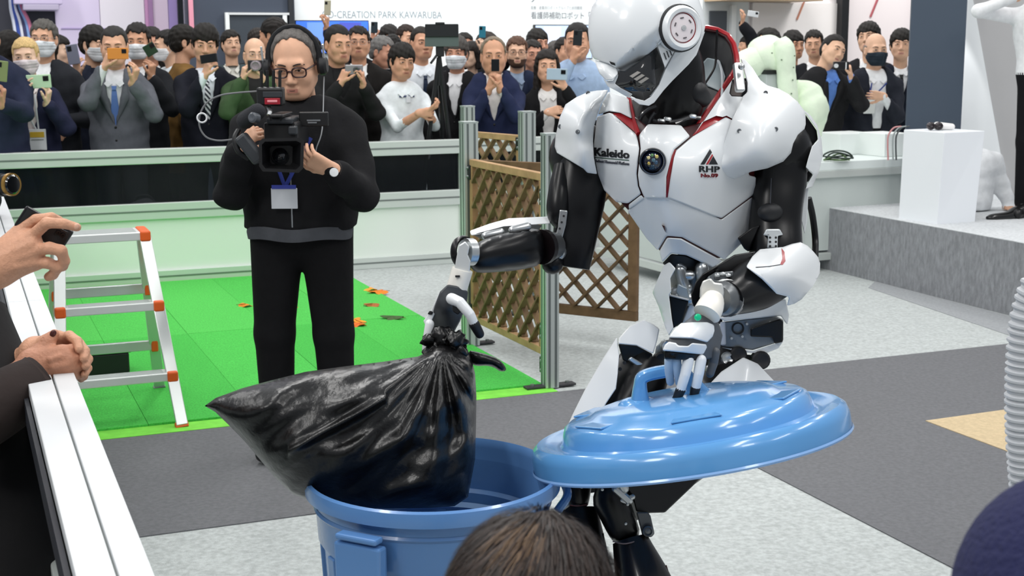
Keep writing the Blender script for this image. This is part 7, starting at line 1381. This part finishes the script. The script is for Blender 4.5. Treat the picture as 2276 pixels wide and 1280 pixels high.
c['blonde'] = A('blonde woman in a pink-white mask and navy blazer filming with a green phone', 57, 82, 166, row(57, .45), yaw=10, head=(10, 4, -3), hair=('tied', 'd2b27a'), brow='8a6a44', skin=5, female=True, mask='d9cfd2', up=('open', '25283f', 'eadfdc', None), trousers='1d1e26',
  L=(58, 186, -.30, dict(dir=(.25, -.2, 1), curl=.35, palm=(1, .2, 0))), R=(108, 208, -.28, dict(dir=(.25, -.3, .85), curl=.5, palm=(-1, .2, .2))), lanyard=('d8dadd', 'e9ecee', (79, 312), (38, 46), 'd9b43a'), wide=1.05)
phone(86, 181, row(57, .13), 30, 55, 88, 'b9d6b4', 'pale green phone held sideways by the blonde woman')
c['glm'] = A('man with grey hair, glasses and a white mask in a dark jacket, far left', 97, 42, 127, row(97, 1.0), yaw=-6, head=(2, 0, 0), hair=('short', '55524e'), skin=0, mask='dfe5ea', glasses=('8b8d90', .6, .0012), up=('suit', '26282d', 'eef0f2', None), wide=1.12, R=(136, 288, -.2, dict(dir=(.3, -.4, -.9), curl=.3)))
A('person with long dark hair half hidden by the man in glasses', 133, 78, 146, row(133, 1.7), yaw=70, head=(75, 0, 0), hair=('long', '17120f'), skin=5, female=True, up=('coat', '1d1d22', '1d1d22', None))
A('dark-haired person with the head turned away at the far left', 24, 68, 140, row(24, 1.3), yaw=160, head=(150, 0, 0), hair=('bob', '191512'), skin=0, female=True, up=('coat', '23283a', '23283a', None))
c['edge'] = A('person in a navy coat at the left edge, lifting an olive phone', -34, 30, 124, row(10, -.05) + .15, yaw=30, head=(45, 5, 0), hair=('short', '17130f'), skin=3, up=('coat', '262b40', '262b40', None), R=(8, 205, -.35, dict(dir=(.2, -.2, 1), curl=.7)), wide=1.25)
phone(4, 158, row(10, -.3), 26, 46, 8, '7d8a5a', 'olive phone at the left edge of the crowd')
c['pg'] = A('masked person with black hair peeking from behind the grey suit', 212, 57, 136, row(212, 1.6), yaw=40, head=(55, 5, 0), hair=('bangs', '16130f'), skin=2, mask='cfd3d6', up=('coat', '222736', '222736', None), L=(170, 145, -.2, dict(dir=(-.2, -.2, 1), curl=.6)))
phone(162, 121, row(212, 1.36), 27, 44, -8, '7b7f90', 'grey phone held upright between the man in glasses and the grey suit')
A('face with dark hair between two masked men', 338, 60, 128, row(338, 2.5), yaw=10, head=(20, 0, 0), hair=('long', '1a1411'), skin=3, female=True)
A('man in a white mask and pale jacket seen from the side', 370, 66, 134, row(370, 2.0), yaw=-55, head=(-62, 4, 0), hair=('short', '1c1917'), skin=2, mask='e8eaec', up=('coat', 'd5dce0', 'd5dce0', None))
A('person in an ochre-brown jacket facing away to the right', 412, 56, 128, row(412, 1.4), yaw=110, head=(105, 0, 0), hair=('bangs', '18140f'), skin=0, up=('coat', '77592f', '77592f', None), wide=1.1)
c['bang'] = A('young man with thick fringe, black suit and striped tie, phone at his chin', 456, 54, 137, row(456, .5), yaw=14, head=(14, 10, 3), hair=('bangs', '17130f'), skin=0, up=('suit', '191b24', 'e4eaf2', ('1d2233', 'e2e4ea')), L=(462, 148, -.27, dict(dir=(.35, -.2, .9), curl=.6, palm=(.9, .5, 0))))
phone(464, 130, row(456, .20), 19, 38, 82, '1e2022', 'dark phone under the chin of the young man with the fringe', lens=False)
A('man in a grey-green jacket and white shirt looking up to the right', 514, 66, 127, row(514, 1.0), yaw=18, head=(24, -8, 0), hair=('swept', '1d1a17'), skin=2, up=('suit', '3f4d52', 'e3e2da', None))
c['bald'] = A('bald man in a green jacket raising a round camera to his face', 567, 82, 158, row(567, .35), yaw=14, head=(18, 0, 0), hair=('fringe', '3a3530'), skin=2, glasses=('a9a9a9', .7, .001), up=('coat', '3d5236', '2b2b2b', None), wide=1.12,
  L=(543, 156, -.25, dict(dir=(.2, -.2, 1), curl=.5, palm=(1, .3, 0))), R=(584, 158, -.25, dict(dir=(-.1, -.2, 1), curl=.6)))
cm = P(571, 146, row(567, .08)); cmr = thing('compact_camera', cm - Z * .04, 'compact camera with a round lens held up by the bald man', 'camera')
obj('camera_body', *box(cm, X, Y, Z, .12, .04, .075), mat('1d1d20', .4), cmr, smooth=0, bevel=.006); obj('lens_ring', *lathe([(.026, -.02), (.034, -.02), (.036, .03), (.026, .034), (.02, .028), (.001, .026)], cm - Y * .02, -Y, n=24), mat('8e8088', .25), cmr)
A('dark-haired person behind the bald man, head turned', 606, 40, 112, row(606, 1.75), yaw=-120, head=(-110, 0, 0), hair=('bangs', '1a1512'), skin=1)
A('dark head low behind the bald man', 574, 62, 122, row(574, 2.2), yaw=170, head=(170, 0, 0), hair=('short', '241e1a'), skin=0)
c['arm1'] = A('person behind the camera operator stretching one arm up with a phone', 690, 78, 150, row(690, 1.3), yaw=10, head=(10, 0, 0), hair=('short', '17130f'), skin=1, up=('coat', '20293b', '20293b', None), R=(727, 44, -.1, dict(dir=(.1, -.1, 1), curl=.75, pole=(.4, .1, -1))))
phone(728, 17, row(690, 1.17), 15, 33, 3, 'b9b29a', 'pale phone raised high above the crowd behind the camera operator')
c['blk'] = A('short-haired man in a black jacket with a silver camera at his chest', 752, 53, 139, row(752, .45), yaw=22, head=(30, 6, 0), hair=('crop', '1b1817'), skin=4, jaw=.93, up=('coat', '1f1f20', '1f1f20', None), L=(766, 163, -.26, dict(dir=(.4, -.2, .9), curl=.6, palm=(1, .3, 0))), R=(806, 166, -.26, dict(dir=(-.1, -.2, 1), curl=.65)))
cm = P(787, 155, row(765, .17)); cmr = thing('compact_camera', cm - Z * .03, 'silver compact camera held at chest height by the short-haired man', 'camera')
obj('camera_body', *box(cm, X, Y, Z, .125, .03, .07), mat('9b999c', .3, metal=.5), cmr, smooth=0, bevel=.006); obj('lens_ring', *lathe([(.018, 0), (.024, 0), (.024, .022), (.016, .026), (.001, .02)], cm - Y * .015 + X * .02, -Y, n=20), mat('4a4a4e', .3), cmr)
A('man in glasses, black coat and white collar with a gold pin', 797, 57, 131, row(797, .9), yaw=8, head=(6, -4, 0), hair=('short', '1d1815'), skin=1, jaw=1.08, glasses=('8f8f90', .6, .0011), up=('suit', '1f1d1c', 'eef0f0', None), wide=1.15)
A('grey-haired man looking down to the right', 852, 80, 150, row(852, 1.3), yaw=50, head=(58, 10, 4), hair=('short', '6e6c6a'), skin=3, up=('suit', '232327', 'dedede', None))
A('dark-haired man at the back under the lettering', 866, 55, 116, row(866, 2.5), yaw=10, head=(20, 0, 0), hair=('bangs', '1a1614'), skin=3, R=None, L=(829, 74, -.1, dict(dir=(.1, -.1, 1), curl=.7)))
phone(832, 61, row(866, 2.36), 15, 25, 2, '23323c', 'dark phone lifted behind the man with the gold pin')
A('man at the back with his face turned up to the right', 904, 54, 116, row(904, 2.0), yaw=30, head=(38, 0, 8), hair=('short', '2a1d16'), skin=0)
A('black-haired head just above the man in the white shirt', 873, 76, 136, row(873, 1.6), yaw=170, head=(170, 0, 0), hair=('short', '14110f'), skin=0)
c['white'] = A('young man in a white rolled-sleeve shirt steadying a tripod', 894, 96, 174, row(894, .45), yaw=24, head=(26, 6, 4), hair=('bangs', '191512'), skin=4, jaw=1.02, up=('rolled', 'e9eff2', None, None), wide=1.08, L=(954, 250, -.30, dict(dir=(1, -.2, .05), curl=.7, palm=(0, 1, .2), pole=(-.3, .3, -1))), R=(968, 238, -.28, dict(dir=(.7, -.2, .3), curl=.7)), lanyard=('2e3a66', 'dfe3ea', (918, 222), (10, 14), None))
A('man in a white shirt and dark tie behind the tripod', 938, 57, 131, row(938, 1.35), yaw=18, head=(22, 0, 0), hair=('crop', '211c18'), skin=4, up=('shirt', 'e9eff5', None, '22304a'), wide=1.05)
c['rig'] = A('masked person in a black coat behind the tablet on the tripod', 1014, 80, 153, row(1014, .85), yaw=-8, head=(-8, 2, 0), hair=('bangs', '4a4643'), skin=3, mask='e4e9ee', up=('suit', '1b1b1d', 'e6e6e8', None), wide=1.1)
A('dark-haired head behind the tablet on the right', 1034, 72, 128, row(1034, 1.9), yaw=20, head=(30, 0, 0), hair=('short', '17130f'), skin=3)
A('person with dark bobbed hair partly behind the elderly man', 1046, 92, 150, row(1046, 1.4), yaw=-30, head=(-35, 0, 0), hair=('bob', '1e1815'), skin=5, female=True, up=('coat', '17171a', '17171a', None), R=(1073, 96, -.1, dict(dir=(.2, -.1, 1), curl=.7, pole=(.4, .1, -1))))
phone(1072, 71, row(1046, 1.27), 15, 26, 2, '2a7f96', 'teal phone raised behind the elderly man')
A('head of dark hair behind the elderly man\'s own', 1086, 70, 132, row(1086, 2.5), yaw=60, head=(60, 0, 0), hair=('short', '2a2420'), skin=0)
c['eld'] = A('elderly man in a navy coat filming with a black phone before his mouth', 1097, 80, 166, row(1097, .45), yaw=2, head=(2, 0, 0), hair=('recede', '7d705f'), brow='6b5d4f', skin=1, up=('suit', '262d4a', 'efe9e6', None), wide=1.12, L=(1092, 180, -.28, dict(dir=(.3, -.2, .95), curl=.6, palm=(1, .4, 0))), R=(1108, 174, -.30, dict(dir=(-.15, -.2, 1), curl=.7, palm=(-1, .4, 0))))
phone(1101, 145, row(1097, .13), 18, 27, 0, '15181b', 'black phone held upright before the elderly man\'s mouth', lens=False)
A('bearded man in glasses and a navy vest, smiling slightly', 1149, 80, 150, row(1149, .95), yaw=0, head=(2, 0, 0), hair=('short', '5a3f30'), brow='5a3f30', skin=2, jaw=.97, glasses=('5a4040', .2, .0016), beard='4a3428', up=('suit', '222a40', '8fa0b8', None), wide=1.1)
A('dark curly-haired head at the back, right of the bearded man', 1196, 64, 126, row(1196, 2.35), yaw=20, head=(30, 0, 0), hair=('bangs', '17130f'), skin=3)
A('face peering out between the bearded man and the long-haired woman', 1184, 88, 152, row(1184, 1.45), yaw=10, head=(14, 0, 0), hair=('short', '1d1815'), skin=3)
c['wom'] = A('woman with long dark hair in a black blazer holding a pale blue phone', 1216, 110, 184, row(1216, .5), yaw=6, head=(4, -4, 0), hair=('long', '1b1512'), skin=0, female=True, up=('open', '19191b', 'eceae8', None), trousers='19191b', R=(1246, 178, -.28, dict(dir=(-.5, -.3, .8), curl=.6, palm=(-.6, .8, 0))), L=(1238, 245, -.26, dict(dir=(.8, -.3, .2), curl=.5)), wide=1.05)
phone(1238, 165, row(1216, .19), 25, 46, 92, 'a9bccb', 'pale blue phone held sideways by the long-haired woman')
A('face of a man between the long-haired woman and the blue shirt', 1256, 82, 142, row(1256, 1.85), yaw=20, head=(28, 0, 0), hair=('short', '1f1a17'), skin=4, up=('shirt', 'bcd2e6', None, None))
A('head with greying hair low behind the long-haired woman', 1236, 90, 146, row(1236, 2.6), yaw=150, head=(150, 0, 0), hair=('short', '4d4a48'), skin=0)
c['blue'] = A('man in a blue striped shirt covering his face with a dark phone', 1283, 48, 134, row(1283, .85), yaw=-6, head=(-8, 0, 0), hair=('crop', '1c1a1a'), skin=4, up=('shirt', 'a9c0de', None, None), wide=1.15, L=(1279, 112, -.26, dict(dir=(.25, -.2, 1), curl=.55, palm=(.8, .6, 0), pole=(-.5, .1, -1))))
phone(1284, 84, row(1283, .56), 20, 34, 4, '1d2226', 'dark phone in front of the face of the man in the blue shirt')
# right-hand side
A('dark-haired person at the far back, right of the robot\'s collar', 1658, 80, 120, 12.95, yaw=-70, head=(-75, 0, 0), hair=('bob', '16120f'), skin=0, group='spectators behind the counter')
c['r_arm'] = A('person behind the robot\'s head holding a white phone high', 1606, 70, 130, 11.6, yaw=0, head=(0, 0, 0), hair=('short', '17130f'), skin=0, up=('coat', '1c1d22', '1c1d22', None), group='spectators behind the counter', R=(1654, 36, -.15, dict(dir=(.25, -.1, 1), curl=.5, pole=(.8, .1, -1))))
phone(1674, 31, 11.42, 13, 25, 100, 'e3e6ea', 'white phone held high above the right-hand crowd')
A('tall dark-haired person bending behind the green-covered robot arm', 1704, 62, 128, 12.4, yaw=-100, head=(-100, 10, -18), hair=('short', '16130f'), skin=0, group='spectators behind the counter')
A('young man whose face is half hidden by the green cover', 1764, 68, 130, 12.1, yaw=10, head=(20, 0, 0), hair=('bangs', '15120f'), skin=1, group='spectators behind the counter')
A('young man grinning, left of the man taking a selfie', 1809, 66, 126, 11.7, yaw=-8, head=(-16, 4, -4), hair=('short', '17130f'), skin=0, smile=1, group='spectators behind the counter')
c['self'] = A('smiling man in a black jacket and blue shirt taking a picture with a small camera', 1852, 74, 146, 10.75, yaw=18, head=(24, 4, 22), hair=('crop', '1b1715'), skin=2, jaw=1.05, smile=2, up=('suit', '202022', '5f86cc', None), wide=1.15, lean=10, group='spectators behind the counter', R=(1889, 152, -.25, dict(dir=(-.3, -.2, .9), curl=.7, palm=(-.8, .5, 0))))
cm = P(1869, 146, 10.46); cmr = thing('compact_camera', cm - Z * .03, 'small black camera in the outstretched hand of the smiling man', 'camera')
obj('camera_body', *box(cm, X, Y, Z, .115, .04, .062), mat('1b1b1d', .35), cmr, smooth=0, bevel=.006); obj('lens_ring', *lathe([(.012, 0), (.016, 0), (.016, .014), (.001, .012)], cm - Y * .02 - X * .042, -Y, n=16), mat('d5d7d9', .3), cmr); obj('silver_band', *box(cm - Y * .0205 + X * .034, X, Y, Z, .008, .002, .05), mat('e8eaec', .3), cmr, smooth=0)
A('young man in a black vest looking left over the bald man', 1930, 48, 118, 11.6, yaw=-14, head=(-28, -8, -6), hair=('bangs', '1a1613'), skin=2, up=('suit', '222226', 'f0f2f4', None), group='spectators behind the counter')
c['nm'] = A('bald man in a black mask and navy suit with a white badge', 1947, 72, 146, 10.95, yaw=4, head=(4, 2, 0), hair=('fringe', '8a8078'), skin=2, mask='2a343e', up=('open', '272a33', 'eef0f2', None), wide=1.1, group='spectators behind the counter', R=(1946, 212, -.26, dict(dir=(-.9, -.3, .1), curl=.5, palm=(0, 1, 0))), lanyard=('35458a', 'eef1ef', (1937, 237), (26, 32), None))
A('young man in a black suit and tie beside the dark column', 2003, 64, 132, 11.3, yaw=-6, head=(-14, -2, 0), hair=('bangs', '191612'), skin=2, up=('suit', '1d2230', 'f2f4f6', '15161a'), group='spectators behind the counter')
# tripod with a tablet
td = row(975, .15); tpd = thing('camera_tripod', flat(P(972, 300, td)), 'black tripod carrying a wide tablet, steadied by the man in the white shirt', 'tripod')
BM = mat('1a1b1e', .4); apex = P(977, 122, td)
obj('centre_column', *cyl(P(976, 190, td), apex, .014), BM, tpd)
gx = P(976, 190, td)
for i, (fx, dd) in enumerate(((915, -.02), (1030, .05), (985, .32))):
    ft = flat(P(fx, 300, td + dd)); ft[0] = P(fx, 400, td)[0]; lg = obj('leg', *sweep([P(976, 128, td), P(976, 128, td) * .45 + ft * .55, P(976, 128, td) * .44 + ft * .56, ft + Z * .01], [.018, .015, .011, .010], n=10), BM, tpd); obj('rubber_foot', *capsule(ft + Z * .016, ft + Z * .03, .016, n=10), BM, lg)
obj('pan_head', *box(P(978, 112, td), X, Y, Z, .06, .07, .09), BM, tpd, smooth=0, bevel=.008); obj('pan_handle', *cyl(P(974, 118, td), P(958, 140, td - .1), .009), BM, tpd); obj('mount_arm', *cyl(P(980, 108, td), P(984, 78, td), .016), BM, tpd)
tb_ = thing('tablet', P(982, 104, td - .05), 'wide black tablet with a grey lower edge on top of the tripod', 'tablet'); mpt = MPP(td)
obj('tablet_body', *box(P(982, 68, td - .05), X, Y, Z, 72 * mpt, .02, 28 * mpt), mat('1b1d20', .35), tb_, smooth=0, bevel=.006); obj('tablet_shade', *box(P(982, 92, td - .045), X, Y, Z, 73 * mpt, .012, 22 * mpt), mat('55615f', .4), tb_, smooth=0, bevel=.003); obj('clamp_top', *box(P(978, 52, td - .05), X, Y, Z, 20 * mpt, .03, 5 * mpt), BM, tb_, smooth=0, bevel=.003)

# grey bag and a folding stool seen through the smoked pane
gbD = row(315, .28); gb = thing('grey_bag', flat(P(315, 470, gbD)), 'grey soft bag on the floor behind the smoked pane, left of the camera operator', 'bag')
gz_ = lambda px, z: np.array([P(px, 400, gbD)[0], gbD, z])
V, F = ellipsoid(gz_(318, .30), (.19, .13, .24), n=26, m=16); V[:, 2] = np.maximum(V[:, 2], .004 + .06 * 0); V = V + .008 * np.sin(V[:, :1] * 40 + V[:, 2:3] * 25)
V[:, 2] = np.maximum(V[:, 2], .004); obj('bag_body', V, F, mat('77787a', .9, bump=.3, bscale=20), gb, smooth=180); obj('bag_handle', *rod([gz_(292, .50), gz_(305, .555), gz_(330, .555), gz_(343, .50)], .010, n=8), mat('4a4b4e', .8), gb)
